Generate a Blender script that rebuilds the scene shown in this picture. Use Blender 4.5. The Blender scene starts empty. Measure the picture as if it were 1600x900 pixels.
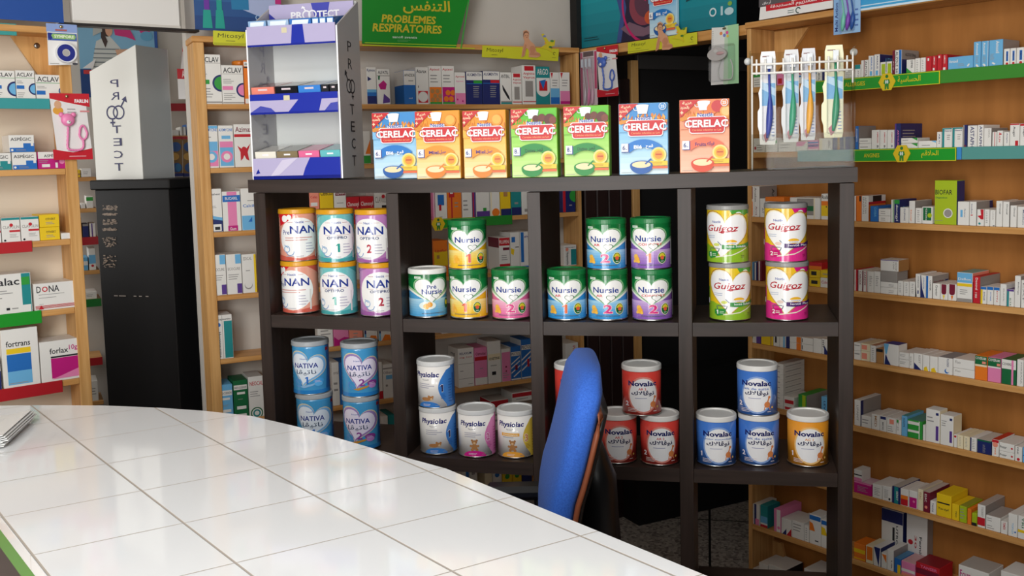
import bpy, math, random
from mathutils import Vector, Matrix
from mathutils.geometry import tessellate_polygon
random.seed(4)
SC = bpy.context.scene
COL = SC.collection
PI = math.pi

# ------------------------------------------------------------------ camera, daylight, exposure
ZC = 1.54                       # eye height
FPX, CX, CY = 1508.783, 800.0, 378.0
RGT = Vector((0.99968184, -0.00225413, -0.0251225))
DWN = Vector((-0.02522342, -0.08933819, -0.99568191))
FWD = Vector((0.0, 0.9959988, -0.08936662))
cam = bpy.data.cameras.new('camera'); co = bpy.data.objects.new('camera', cam); COL.objects.link(co)
m = Matrix.Identity(4)
for i in range(3):
    m[i][0] = RGT[i]; m[i][1] = -DWN[i]; m[i][2] = -FWD[i]
m[2][3] = ZC
co.matrix_world = m
cam.sensor_width = 36.0; cam.lens = FPX / 1600 * 36.0
cam.shift_y = -(450 - CY) / 1600.0
cam.clip_start = 0.05
SC.camera = co
SC.view_settings.view_transform = 'Standard'; SC.view_settings.look = 'None'
SC.view_settings.gamma = 1.0; SC.view_settings.use_curve_mapping = False
SC.view_settings.exposure = 0.0
world = bpy.data.worlds.new('world'); SC.world = world; world.use_nodes = True
bg = world.node_tree.nodes['Background']; bg.inputs[0].default_value = (0.80, 0.88, 1.0, 1); bg.inputs[1].default_value = 0.04

def area(name, loc, target, sx, sy, power, color):
    l = bpy.data.lights.new(name, 'AREA'); l.shape = 'RECTANGLE'; l.size = sx; l.size_y = sy; l.energy = power; l.color = color
    o = bpy.data.objects.new(name, l); COL.objects.link(o); o.location = loc
    o.rotation_euler = (Vector(target) - Vector(loc)).to_track_quat('-Z', 'Y').to_euler()
    return o
# the shop front: one tall daylight window behind the photographer
area('window_daylight', (-1.1, -1.0, 1.6), (-0.1, 2.6, 1.5), 1.0, 2.1, 84, (1.0, 0.99, 0.965))
area('nook_fill_light', (-2.25, 3.25, 1.75), (-1.3, 3.75, 1.7), 0.7, 1.2, 7.5, (1.0, 0.99, 0.965))  # unseen fill added to brighten the nook wall and the display there
area('front_fill_light', (0.25, -1.5, 1.35), (-0.9, 3.2, 1.5), 0.8, 0.9, 20, (1.0, 0.99, 0.965))  # fill added from the right to light the display on the cabinet
area('ceiling_panel_light', (-0.35, 0.25, 2.82), (-0.3, 1.0, 0.4), 1.6, 1.0, 44, (0.94, 0.975, 1.0))

# ------------------------------------------------------------------ pixel rays, wall frames
def ray(x, y):
    return RGT * ((x - CX) / FPX) + DWN * ((y - CY) / FPX) + FWD
class Frame:
    """a vertical plane seen from the front: t runs to the right, n runs into it, c = distance along n"""
    def __init__(s, t, c):
        s.t = Vector((t[0], t[1], 0)).normalized(); s.n = Vector((-s.t.y, s.t.x, 0)); s.c = c
        s.rot = math.atan2(s.t.y, s.t.x)
    def px(s, x, y, d=0.0):
        r = ray(x, y); k = (s.c + d) / s.n.dot(r); p = r * k
        return p.dot(s.t), p.z          # (s, z relative to the eye)
    def P(s, u, d, z):
        v = s.t * u + s.n * (s.c + d); return Vector((v.x, v.y, z + ZC))
def on_z(x, y, z):
    r = ray(x, y); p = r * (z / r.z); return Vector((p.x, p.y, z + ZC))
FR = Frame((0.62568, -0.78008), 2.672)     # right wall shelving
FB = Frame((0.893383, 0.449297), 3.325)    # back wall shelving
FL = Frame((0.77439, 0.632709), 3.127)     # left shelving
FU = Frame((0.97494, -0.2225), 2.32642)    # black rack
U0 = FU.t.dot(Vector((-0.67656, 2.54062, 0)))
ZR = [0.205, -0.0115, -0.228, -0.4445, -0.660, -0.869, -1.084, -1.300, -1.5155]
ZB = [0.194, -0.0175, -0.232, -0.4465, -0.664, -0.880, -1.096, -1.312]
ZL = [0.200, -0.006, -0.220, -0.431, -0.652, -0.868, -1.084, -1.300]

# ------------------------------------------------------------------ materials
def lin(h):
    h = h.lstrip('#'); r = []
    for i in (0, 2, 4):
        c = int(h[i:i + 2], 16) / 255.0
        r.append(c / 12.92 if c <= 0.04045 else ((c + 0.055) / 1.055) ** 2.4)
    return (r[0], r[1], r[2], 1.0)
PAL = {'W': ('#e9e6e0', 'white'), 'T': ('#1c8a8c', 'teal'), 'N': ('#1c2766', 'navy'), 'B': ('#1f6cbc', 'blue'),
       'L': ('#6cb2de', 'light blue'), 'R': ('#c41c2a', 'red'), 'M': ('#771430', 'maroon'), 'P': ('#e884b2', 'pink'),
       'F': ('#c0127a', 'magenta'), 'O': ('#ee7d20', 'orange'), 'Y': ('#eec81a', 'yellow'), 'G': ('#2f9a3a', 'green'),
       'K': ('#1b1b22', 'black'), 'V': ('#5a398c', 'violet'), 'C': ('#ecdfbd', 'cream'), 'S': ('#f0937c', 'salmon'),
       'A': ('#98928d', 'grey'), 'E': ('#a9bf1c', 'lime'), 'U': ('#b3824c', 'tan'), 'D': ('#12683a', 'dark green')}
MATS = {}
def principled(name, color, rough=0.5, metal=0.0, coat=0.0, spec=0.5):
    mt = bpy.data.materials.new(name); mt.use_nodes = True
    b = mt.node_tree.nodes['Principled BSDF']
    b.inputs['Base Color'].default_value = color; b.inputs['Roughness'].default_value = rough
    b.inputs['Metallic'].default_value = metal; b.inputs['Coat Weight'].default_value = coat
    b.inputs['Coat Roughness'].default_value = 0.08; b.inputs['Specular IOR Level'].default_value = spec
    return mt, b
def M(key):
    """'W' or '#rrggbb' carton; prefix g: glossy tin, m: metal, p: plastic"""
    if not isinstance(key, str): return key
    if key in MATS: return MATS[key]
    k = key; fin = 'c'
    if len(k) > 1 and k[1] == ':': fin, k = k[0], k[2:]
    col = lin(PAL[k][0] if k in PAL else k)
    if fin == 'g': mt, b = principled(key, col, 0.24, 0.0, 0.5)
    elif fin == 'm': mt, b = principled(key, col, 0.28, 1.0)
    elif fin == 'p': mt, b = principled(key, col, 0.35)
    else: mt, b = principled(key, col, 0.48)
    MATS[key] = mt; return mt
def nodes(mt): return mt.node_tree.nodes, mt.node_tree.links
def tex_noise(n, l, scale, vec=None, detail=4, rough=0.55):
    t = n.new('ShaderNodeTexNoise'); t.inputs['Scale'].default_value = scale; t.inputs['Detail'].default_value = detail
    t.inputs['Roughness'].default_value = rough
    if vec is not None: l.new(vec, t.inputs['Vector'])
    return t
def ramp(n, l, fac, stops):
    r = n.new('ShaderNodeValToRGB'); e = r.color_ramp.elements
    while len(e) < len(stops): e.new(0.5)
    for el, (p, c) in zip(e, stops): el.position = p; el.color = c
    l.new(fac, r.inputs['Fac']); return r
def wood(name, c1, c2, axis_scale, rough=0.5):
    mt, b = principled(name, lin(c1), rough, 0, 0, 0.35); n, l = nodes(mt)
    tc = n.new('ShaderNodeTexCoord'); mp = n.new('ShaderNodeMapping'); mp.inputs['Scale'].default_value = axis_scale
    l.new(tc.outputs['Object'], mp.inputs['Vector'])
    t = tex_noise(n, l, 1.0, mp.outputs['Vector'], 6)
    r = ramp(n, l, t.outputs['Fac'], [(0.32, lin(c2)), (0.62, lin(c1))])
    l.new(r.outputs['Color'], b.inputs['Base Color'])
    return mt
PINE = wood('pine_wood', '#d9a465', '#bd8344', (3, 60, 60), 0.42)
PINEV = wood('pine_wood_upright', '#dcab6d', '#c08a4c', (60, 60, 3), 0.42)
PANEL = wood('tan_plywood', '#aa6e32', '#955e24', (14, 14, 2), 0.6)
BLACKW = wood('black_brown_wood', '#382c27', '#2a211c', (3, 60, 60), 0.42)
BLACKV = wood('black_brown_wood_upright', '#382c27', '#2a211c', (60, 60, 3), 0.42)
EBONY = wood('black_cabinet_wood', '#0f0d0e', '#0b0a0b', (40, 40, 3), 0.5)
PLASTER, _b = principled('plaster', lin('#c9c3ba'), 0.85)
n, l = nodes(PLASTER); _t = tex_noise(n, l, 3.0); _r = ramp(n, l, _t.outputs['Fac'], [(0.3, lin('#c4bdb4')), (0.7, lin('#cfc9c0'))]); l.new(_r.outputs['Color'], _b.inputs['Base Color'])
CREAMW, _b = principled('warm_plaster', lin('#d8c9b4'), 0.85)
DARKW, _b = principled('passage_gloom', lin('#0d0a0a'), 0.7)  # darkness of the unlit passage put into its wall colour
DARKBR, _b = principled('dark_brown_door', lin('#2a1512'), 0.5)
CEIL, _b = principled('ceiling_paint', lin('#b9b4ab'), 0.9)
# terrazzo floor tiles
FLOOR, _b = principled('terrazzo', lin('#8d8681'), 0.35); n, l = nodes(FLOOR)
tc = n.new('ShaderNodeTexCoord')
v = n.new('ShaderNodeTexVoronoi'); v.inputs['Scale'].default_value = 95; l.new(tc.outputs['Object'], v.inputs['Vector'])
r = ramp(n, l, v.outputs['Color'], [(0.15, lin('#6f6863')), (0.4, lin('#a59d97')), (0.8, lin('#cbc4bc'))])
bk = n.new('ShaderNodeTexBrick'); bk.offset = 0.0; bk.inputs['Scale'].default_value = 1.0; bk.inputs['Mortar Size'].default_value = 0.005
bk.inputs['Brick Width'].default_value = 0.6; bk.inputs['Row Height'].default_value = 0.6
mp = n.new('ShaderNodeMapping'); mp.inputs['Rotation'].default_value = (0, 0, math.radians(11.5)); mp.inputs['Location'].default_value = (0.0, -0.4, 0)
l.new(tc.outputs['Object'], mp.inputs['Vector']); l.new(mp.outputs['Vector'], bk.inputs['Vector'])
mx = n.new('ShaderNodeMixRGB'); l.new(bk.outputs['Fac'], mx.inputs['Fac']); l.new(r.outputs['Color'], mx.inputs['Color1']); mx.inputs['Color2'].default_value = lin('#1a1817')
l.new(mx.outputs['Color'], _b.inputs['Base Color'])
# clear acrylic: mostly transparent with a Fresnel gloss
def clear(name, tint, gloss=0.03, base=0.0):
    mt = bpy.data.materials.new(name); mt.use_nodes = True; n, l = nodes(mt); n.clear()
    o = n.new('ShaderNodeOutputMaterial'); a = n.new('ShaderNodeBsdfTransparent'); a.inputs[0].default_value = tint
    g = n.new('ShaderNodeBsdfGlossy'); g.inputs['Roughness'].default_value = gloss
    f = n.new('ShaderNodeFresnel'); f.inputs['IOR'].default_value = 1.45
    ad = n.new('ShaderNodeMath'); ad.operation = 'ADD'; ad.inputs[1].default_value = base; ml = n.new('ShaderNodeMath'); ml.operation = 'MULTIPLY'; ml.inputs[1].default_value = 0.22; l.new(f.outputs[0], ml.inputs[0]); l.new(ml.outputs[0], ad.inputs[0])
    mxs = n.new('ShaderNodeMixShader'); l.new(ad.outputs[0], mxs.inputs[0]); l.new(a.outputs[0], mxs.inputs[1]); l.new(g.outputs[0], mxs.inputs[2])
    l.new(mxs.outputs[0], o.inputs[0]); MATS[name] = mt; return mt
ACRYL = clear('clear_acrylic', (0.90, 0.90, 0.88, 1))
BLIST = clear('clear_blister', (0.95, 0.95, 0.96, 1), 0.10, 0.0)

# ------------------------------------------------------------------ mesh building
class MB:
    def __init__(s): s.v = []; s.f = []; s.m = []; s.mats = []; s.sm = []
    def mi(s, mat):
        mat = M(mat)
        if mat not in s.mats: s.mats.append(mat)
        return s.mats.index(mat)
    def poly(s, pts, mat, smooth=False):
        b = len(s.v); s.v += [tuple(p) for p in pts]; s.f.append(tuple(range(b, b + len(pts)))); s.m.append(s.mi(mat)); s.sm.append(smooth)
    def faces(s, vs, fs, mat, smooth=False):
        b = len(s.v); s.v += [tuple(p) for p in vs]; k = s.mi(mat)
        for f in fs: s.f.append(tuple(i + b for i in f)); s.m.append(k); s.sm.append(smooth)
    def box(s, x0, x1, y0, y1, z0, z1, mat, sides=None):
        vs = [(x0, y0, z0), (x1, y0, z0), (x1, y1, z0), (x0, y1, z0), (x0, y0, z1), (x1, y0, z1), (x1, y1, z1), (x0, y1, z1)]
        fs = {'bot': (3, 2, 1, 0), 'top': (4, 5, 6, 7), 'front': (0, 1, 5, 4), 'right': (1, 2, 6, 5), 'back': (2, 3, 7, 6), 'left': (3, 0, 4, 7)}
        b = len(s.v); s.v += vs
        for k, f in fs.items():
            mt = (sides or {}).get(k, mat); s.f.append(tuple(i + b for i in f)); s.m.append(s.mi(mt)); s.sm.append(False)
    def bbox(s, x0, x1, y0, y1, z0, z1, mat, c=0.002):
        """box with chamfered vertical and horizontal edges"""
        xs = (x0, x1); ys = (y0, y1); zs = (z0, z1); idx = {}; vs = []
        for i in (0, 1):
            for j in (0, 1):
                for k in (0, 1):
                    sx, sy, sz = (1, -1)[i], (1, -1)[j], (1, -1)[k]
                    for a in range(3):
                        p = [xs[i] + sx * c, ys[j] + sy * c, zs[k] + sz * c]; p[a] = (xs[i], ys[j], zs[k])[a]
                        idx[(i, j, k, a)] = len(vs); vs.append(tuple(p))
        fs = []
        for a in range(3):
            o = [q for q in range(3) if q != a]
            for e in (0, 1):
                ring = []
                for u, w in ((0, 0), (1, 0), (1, 1), (0, 1)):
                    t = [0, 0, 0]; t[a] = e; t[o[0]] = u; t[o[1]] = w; ring.append(idx[(t[0], t[1], t[2], a)])
                fs.append(ring)
        for a in range(3):
            o = [q for q in range(3) if q != a]
            for u in (0, 1):
                for w in (0, 1):
                    t0 = [0, 0, 0]; t0[o[0]] = u; t0[o[1]] = w; t1 = list(t0); t1[a] = 1
                    fs.append([idx[(*t0, o[0])], idx[(*t1, o[0])], idx[(*t1, o[1])], idx[(*t0, o[1])]])
        for i in (0, 1):
            for j in (0, 1):
                for k in (0, 1): fs.append([idx[(i, j, k, 0)], idx[(i, j, k, 1)], idx[(i, j, k, 2)]])
        cen = Vector(((x0 + x1) / 2, (y0 + y1) / 2, (z0 + z1) / 2)); out = []
        for f in fs:
            a, b, d = Vector(vs[f[0]]), Vector(vs[f[1]]), Vector(vs[f[2]]); nn = (b - a).cross(d - a)
            out.append(f if nn.dot((a + b + d) / 3 - cen) > 0 else f[::-1])
        s.faces(vs, out, mat)
    def lathe(s, prof, mat, seg=48, cx=0, cy=0, smooth=True, caps=True):
        """prof: (r, z[, mat of the band above])"""
        b = len(s.v)
        for p in prof:
            for i in range(seg):
                a = 2 * PI * i / seg; s.v.append((cx + p[0] * math.cos(a), cy + p[0] * math.sin(a), p[1]))
        for q in range(len(prof) - 1):
            k = s.mi(prof[q][2] if len(prof[q]) > 2 else mat)
            for i in range(seg):
                j = (i + 1) % seg; s.f.append((b + q * seg + i, b + q * seg + j, b + (q + 1) * seg + j, b + (q + 1) * seg + i)); s.m.append(k); s.sm.append(smooth)
        if caps:
            k = s.mi(mat)
            if prof[0][0] > 1e-6: s.f.append(tuple(b + i for i in range(seg))[::-1]); s.m.append(k); s.sm.append(False)
            t = b + (len(prof) - 1) * seg
            if prof[-1][0] > 1e-6: s.f.append(tuple(t + i for i in range(seg))); s.m.append(k); s.sm.append(False)
    def tube(s, path, r, mat, seg=8, closed=False):
        path = [Vector(p) for p in path]; n = len(path); b = len(s.v); up = Vector((0.3, 0.2, 1)).normalized(); rings = []
        for i, p in enumerate(path):
            if closed: d = path[(i + 1) % n] - path[i - 1]
            else: d = path[min(i + 1, n - 1)] - path[max(i - 1, 0)]
            d.normalize(); a = d.cross(up)
            if a.length < 1e-3: a = d.cross(Vector((1, 0, 0)))
            a.normalize(); c = d.cross(a); rr = r[i] if isinstance(r, (list, tuple)) else r
            for q in range(seg):
                t = 2 * PI * q / seg; s.v.append(tuple(p + (a * math.cos(t) + c * math.sin(t)) * rr))
        k = s.mi(mat)
        for i in range(n if closed else n - 1):
            j = (i + 1) % n
            for q in range(seg):
                w = (q + 1) % seg; s.f.append((b + i * seg + q, b + i * seg + w, b + j * seg + w, b + j * seg + q)[::-1]); s.m.append(k); s.sm.append(True)
        if not closed:
            s.f.append(tuple(b + q for q in range(seg))); s.m.append(k); s.sm.append(False)
            s.f.append(tuple(b + (n - 1) * seg + q for q in range(seg))[::-1]); s.m.append(k); s.sm.append(False)
    def prism(s, pts, y0, y1, mat, side=None):
        """outline in x,z extruded from y0 (front) to y1"""
        if sum(pts[i][0] * pts[(i + 1) % len(pts)][1] - pts[(i + 1) % len(pts)][0] * pts[i][1] for i in range(len(pts))) < 0: pts = pts[::-1]
        n = len(pts); tr = tessellate_polygon([[Vector((p[0], p[1], 0)) for p in pts]])
        vs = [(p[0], y0, p[1]) for p in pts] + [(p[0], y1, p[1]) for p in pts]; fs = []
        for t in tr:
            a, b_, c = (pts[i] for i in t); ar = (b_[0] - a[0]) * (c[1] - a[1]) - (b_[1] - a[1]) * (c[0] - a[0])
            t = tuple(t) if ar > 0 else tuple(t)[::-1]
            fs.append(t); fs.append(tuple(i + n for i in t[::-1]))
        s.faces(vs, fs, mat)
        s.faces(vs, [(i, i + n, (i + 1) % n + n, (i + 1) % n) for i in range(n)], side or mat)
    def flat(s, pts, z0, z1, mat, side=None):
        """outline in x,y extruded z0..z1"""
        if sum(pts[i][0] * pts[(i + 1) % len(pts)][1] - pts[(i + 1) % len(pts)][0] * pts[i][1] for i in range(len(pts))) < 0: pts = pts[::-1]
        n = len(pts); tr = tessellate_polygon([[Vector((p[0], p[1], 0)) for p in pts]])
        vs = [(p[0], p[1], z0) for p in pts] + [(p[0], p[1], z1) for p in pts]; fs = []
        for t in tr:
            a, b_, c = (pts[i] for i in t); ar = (b_[0] - a[0]) * (c[1] - a[1]) - (b_[1] - a[1]) * (c[0] - a[0])
            t = tuple(t) if ar > 0 else tuple(t)[::-1]
            fs.append(tuple(i + n for i in t)); fs.append(t[::-1])
        s.faces(vs, fs, mat); s.faces(vs, [(i, (i + 1) % n, (i + 1) % n + n, i + n) for i in range(n)], side or mat)
    def build(s, name, parent=None, loc=(0, 0, 0), rz=0.0):
        me = bpy.data.meshes.new(name); me.from_pydata(s.v, [], s.f)
        for mt in s.mats: me.materials.append(mt)
        me.polygons.foreach_set('material_index', s.m); me.polygons.foreach_set('use_smooth', s.sm); me.update()
        o = bpy.data.objects.new(name, me); COL.objects.link(o); o.location = loc; o.rotation_euler = (0, 0, rz)
        if parent is not None: o.parent = parent
        return o
def tag(o, label, cat, group=None, kind=None):
    o['label'] = label; o['category'] = cat
    if group: o['group'] = group
    if kind: o['kind'] = kind
    return o
def thing(name, label, cat, loc, rz=0.0, group=None):
    o = bpy.data.objects.new(name, None); o.empty_display_size = 0.05; COL.objects.link(o); o.location = loc; o.rotation_euler = (0, 0, rz)
    return tag(o, label, cat, group)
def struct(o): o['kind'] = 'structure'; return o
def dup(root, loc, rz, label):
    r = root.copy(); COL.objects.link(r); r.location = loc; r.rotation_euler = (0, 0, rz); r['label'] = label
    for ch in list(root.children):
        c = ch.copy(); COL.objects.link(c); c.parent = r
    return r

# ------------------------------------------------------------------ printed artwork (flat shapes and lettering laid on a face)
AR = {'ا': 'FE8D FE8E', 'أ': 'FE83 FE84', 'ب': 'FE8F FE90 FE91 FE92', 'ت': 'FE95 FE96 FE97 FE98', 'ة': 'FE93 FE94', 'ج': 'FE9D FE9E FE9F FEA0', 'ح': 'FEA1 FEA2 FEA3 FEA4',
      'د': 'FEA9 FEAA', 'ر': 'FEAD FEAE', 'ز': 'FEAF FEB0', 'س': 'FEB1 FEB2 FEB3 FEB4', 'ع': 'FEC9 FECA FECB FECC', 'غ': 'FECD FECE FECF FED0', 'ف': 'FED1 FED2 FED3 FED4',
      'ق': 'FED5 FED6 FED7 FED8', 'ك': 'FED9 FEDA FEDB FEDC', 'ل': 'FEDD FEDE FEDF FEE0', 'م': 'FEE1 FEE2 FEE3 FEE4', 'ن': 'FEE5 FEE6 FEE7 FEE8', 'ه': 'FEE9 FEEA FEEB FEEC',
      'و': 'FEED FEEE', 'ي': 'FEF1 FEF2 FEF3 FEF4', 'ڤ': 'FB6A FB6B FB6C FB6D', 'ش': 'FEB5 FEB6 FEB7 FEB8', 'خ': 'FEA5 FEA6 FEA7 FEA8'}
def arab(w):
    w = w.replace('لا', '\u0001'); F = {k: [chr(int(x, 16)) for x in s.split()] for k, s in AR.items()}; F['\u0001'] = [chr(0xFEFB), chr(0xFEFC)]
    out = []
    for i, ch in enumerate(w):
        if ch not in F: out.append(ch); continue
        pj = i > 0 and w[i - 1] in F and len(F[w[i - 1]]) == 4
        nj = len(F[ch]) == 4 and i + 1 < len(w) and w[i + 1] in F
        out.append(F[ch][(3 if nj else 1) if pj else (2 if nj else 0)])
    return ''.join(out[::-1])
TXC = {}
def text_tris(s, bold=0.012, shear=0.0):
    k = (s, bold, shear)
    if k in TXC: return TXC[k]
    body = s
    if any('\u0600' < c < '\u06ff' for c in s): body = ' '.join(arab(w) for w in s.split(' ')[::-1])
    c = bpy.data.curves.new('t', 'FONT'); c.body = body; c.resolution_u = 2; c.offset = bold; c.shear = shear
    o = bpy.data.objects.new('t', c); me = o.to_mesh(); me.calc_loop_triangles()
    vs = [(p.co.x, p.co.y) for p in me.vertices]; tr = [[vs[i] for i in t.vertices] for t in me.loop_triangles]
    o.to_mesh_clear(); bpy.data.objects.remove(o); bpy.data.curves.remove(c)
    xs = [p[0] for t in tr for p in t] or [0, 1]; ys = [p[1] for t in tr for p in t] or [0, 1]
    TXC[k] = (tr, min(xs), max(xs), min(ys), max(ys)); return TXC[k]
def clip_half(poly, ax, lim, keep_less):
    out = []; n = len(poly)
    for i in range(n):
        a, b = poly[i], poly[(i + 1) % n]
        ia = (a[ax] <= lim) if keep_less else (a[ax] >= lim); ib = (b[ax] <= lim) if keep_less else (b[ax] >= lim)
        if ia: out.append(a)
        if ia != ib:
            t = (lim - a[ax]) / (b[ax] - a[ax]); out.append((a[0] + (b[0] - a[0]) * t, a[1] + (b[1] - a[1]) * t))
    return out
def clip_box(poly, x0, x1, y0, y1):
    for ax, lim, kl in ((0, x0, False), (0, x1, True), (1, y0, False), (1, y1, True)):
        if len(poly) < 3: return []
        poly = clip_half(poly, ax, lim, kl)
    return poly if len(poly) >= 3 else []
# art items -> (polygons, colour); x, y run 0..1 over the face of w by h metres
def R_(x0, y0, x1, y1, c): return lambda w, h: ([[(x0 * w, y0 * h), (x1 * w, y0 * h), (x1 * w, y1 * h), (x0 * w, y1 * h)]], c)
def tri2d(pts):
    tr = tessellate_polygon([[Vector((p[0], p[1], 0)) for p in pts]]); return [[pts[i] for i in t] for t in tr]
def PG(pts, c): return lambda w, h: (tri2d([(p[0] * w, p[1] * h) for p in pts]), c)
def EL(cx, cy, rx, c, ry=None, n=28, a0=0.0, a1=2 * PI):
    def f(w, h):
        a = rx * w; b = a if ry is None else ry * h
        full = a1 - a0 > 6.28; q = n if full else n + 1
        pts = [(cx * w + a * math.cos(a0 + (a1 - a0) * i / n), cy * h + b * math.sin(a0 + (a1 - a0) * i / n)) for i in range(q)]
        return (tri2d(pts), c)
    return f
def RING(cx, cy, r, t, c, a0=0.0, a1=2 * PI, n=28, ry=None):
    def f(w, h):
        out = []; k = 1.0 if ry is None else ry * h / (r * w)
        P = lambda q, a: (cx * w + q * w * math.cos(a), cy * h + q * w * math.sin(a) * k)
        for i in range(n):
            a, b = a0 + (a1 - a0) * i / n, a0 + (a1 - a0) * (i + 1) / n
            out.append([P(r - t, a), P(r, a), P(r, b), P(r - t, b)])
        return (out, c)
    return f
def LN(x0, y0, x1, y1, t, c):
    def f(w, h):
        a = Vector((x0 * w, y0 * h)); b = Vector((x1 * w, y1 * h)); d = (b - a).normalized(); q = Vector((-d.y, d.x)) * t * w / 2
        return ([[tuple(a + q), tuple(a - q), tuple(b - q), tuple(b + q)]], c)
    return f
def TX(s, x0, y0, x1, y1, c, rot=0, bold=0.012, shear=0.0, mirror=False):
    def f(w, h):
        tr, a0, a1, b0, b1 = text_tris(s, bold, shear); W, H = (x1 - x0) * w, (y1 - y0) * h; out = []
        for t in tr:
            q = []
            for (x, y) in t:
                u, v = (x - a0) / max(a1 - a0, 1e-6), (y - b0) / max(b1 - b0, 1e-6)
                if mirror: u = 1 - u
                if rot == -90: u, v = v, 1 - u
                elif rot == 90: u, v = 1 - v, u
                q.append((x0 * w + u * W, y0 * h + v * H))
            out.append(q)
        return (out, c)
    return f
def ONE(x0, y0, x1, y1, c):
    w = x1 - x0; h = y1 - y0; q = lambda u, v: (x0 + u * w, y0 + v * h)
    return PG([q(0.42, 0), q(0.85, 0), q(0.85, 1), q(0.5, 1), q(0.1, 0.84), q(0.1, 0.70), q(0.42, 0.78)], c)
def NUM(s, x0, y0, x1, y1, c, rot=0, bold=0.03): return ONE(x0, y0, x1, y1, c) if s == '1' else TX(s, x0, y0, x1, y1, c, rot, bold)
def SM(x0, y0, x1, y1, n, c='#9a9794'):
    """rows of print too small to read"""
    def f(w, h):
        out = []; dy = (y1 - y0) / n; rr = random.Random(int((x0 + y1) * 991) + n)
        for i in range(n):
            e = x0 + (x1 - x0) * rr.uniform(0.6, 1.0); y = (y1 - (i + 0.75) * dy) * h
            out.append([(x0 * w, y), (e * w, y), (e * w, y + dy * h * 0.32), (x0 * w, y + dy * h * 0.32)])
        return (out, c)
    return f
def GR(y0, y1, c0, c1, n=10, x0=0.0, x1=1.0):
    """printed colour blend, bottom to top, in n bands"""
    a, b = [int(c0[i:i + 2], 16) for i in (1, 3, 5)], [int(c1[i:i + 2], 16) for i in (1, 3, 5)]
    return [R_(x0, y0 + (y1 - y0) * i / n, x1, y0 + (y1 - y0) * (i + 1) / n, '#%02x%02x%02x' % tuple(int(p + (q - p) * i / max(n - 1, 1)) for p, q in zip(a, b))) for i in range(n)]
def HEART(cx, cy, s, c, sy=1.0, tilt=0.0, n=40):
    def f(w, h):
        pts = []
        for i in range(n):
            t = 2 * PI * i / n; x = 16 * math.sin(t) ** 3 / 17; y = (13 * math.cos(t) - 5 * math.cos(2 * t) - 2 * math.cos(3 * t) - math.cos(4 * t) + 2.5) / 17 * sy
            x, y = x * math.cos(tilt) - y * math.sin(tilt), x * math.sin(tilt) + y * math.cos(tilt)
            pts.append((cx * w + x * s * w, cy * h + y * s * w))
        return (tri2d(pts), c)
    return f
STEP = 0.00016
def lay(mb, items, w, h, mapf, pre='', slab=None, clip=(0, 1, 0, 1), step=STEP):
    for i, it in enumerate(items):
        polys, c = it(w, h); off = step * (i + 1)
        key = (pre + c) if isinstance(c, str) and not (len(c) > 1 and c[1] == ':') else c
        for p in polys:
            p = clip_box(p, clip[0] * w, clip[1] * w, clip[2] * h, clip[3] * h)
            if not p: continue
            parts = [p]
            if slab:
                parts = []; a, b = min(q[0] for q in p), max(q[0] for q in p); k0, k1 = int(math.floor(a / slab)), int(math.floor(b / slab))
                for k in range(k0, k1 + 1):
                    q = clip_half(p, 0, k * slab, False)
                    if len(q) >= 3: q = clip_half(q, 0, (k + 1) * slab, True)
                    if len(q) >= 3: parts.append(q)
            for q in parts:
                ar = sum(q[j][0] * q[(j + 1) % len(q)][1] - q[(j + 1) % len(q)][0] * q[j][1] for j in range(len(q)))
                if abs(ar) < 1e-10: continue
                if ar < 0: q = q[::-1]
                mb.poly([mapf(u, v_, off) for u, v_ in q], key)
def face_front(x0, y0, z0): return lambda u, v_, o: (x0 + u, y0 - o, z0 + v_)
def face_right(x1, y0, z0): return lambda u, v_, o: (x1 + o, y0 + u, z0 + v_)
def face_left(x0, y1, z0): return lambda u, v_, o: (x0 - o, y1 - u, z0 + v_)
def face_top(x0, y0, z1): return lambda u, v_, o: (x0 + u, y0 + v_, z1 + o)
def num(s): return float(s)
def rng(s): a, b = s.split('-'); return num(a), num(b)
def ops(st):
    """compact print description -> art items"""
    out = []
    for t in st.split():
        k = t[0]
        if k == '|': a, b = rng(t[2:]); out.append(R_(a, 0, b, 1, t[1]))
        elif k == '#': x, y = t[2:].split(','); a, b = rng(x); c, d = rng(y); out.append(R_(a, c, b, d, t[1]))
        elif k in "'^":
            s, c, x, y = t[1:].rsplit(',', 3); a, b = rng(x); e, f = rng(y)
            out.append(TX(s.replace('_', ' '), a, e, b, f, c, -90 if k == '^' else 0))
        elif k == 'o': a = [num(q) for q in t[2:].split(',')]; out.append(EL(a[0], a[1], a[2], t[1]))
        elif k == '=': x, y, q = t[1:].split(','); a, b = rng(x); e, f = rng(y); out.append(SM(a, e, b, f, int(q)))
        elif k == '/': out.append(PG([tuple(num(q) for q in p.split(',')) for p in t[2:].split(':')], t[1]))
        else: a, b = rng(t[1:]); out.append(R_(0, a, 1, b, k))
    return out
ORD = 'first second third fourth fifth sixth seventh eighth ninth tenth eleventh twelfth thirteenth fourteenth fifteenth sixteenth seventeenth eighteenth nineteenth twentieth'.split() + ['twenty-' + q for q in 'first second third fourth fifth sixth seventh eighth ninth'.split()] + ['thirtieth'] + ['thirty-' + q for q in 'first second third fourth fifth sixth seventh eighth ninth'.split()] + ['fortieth'] + ['forty-' + q for q in 'first second third fourth'.split()]
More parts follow.
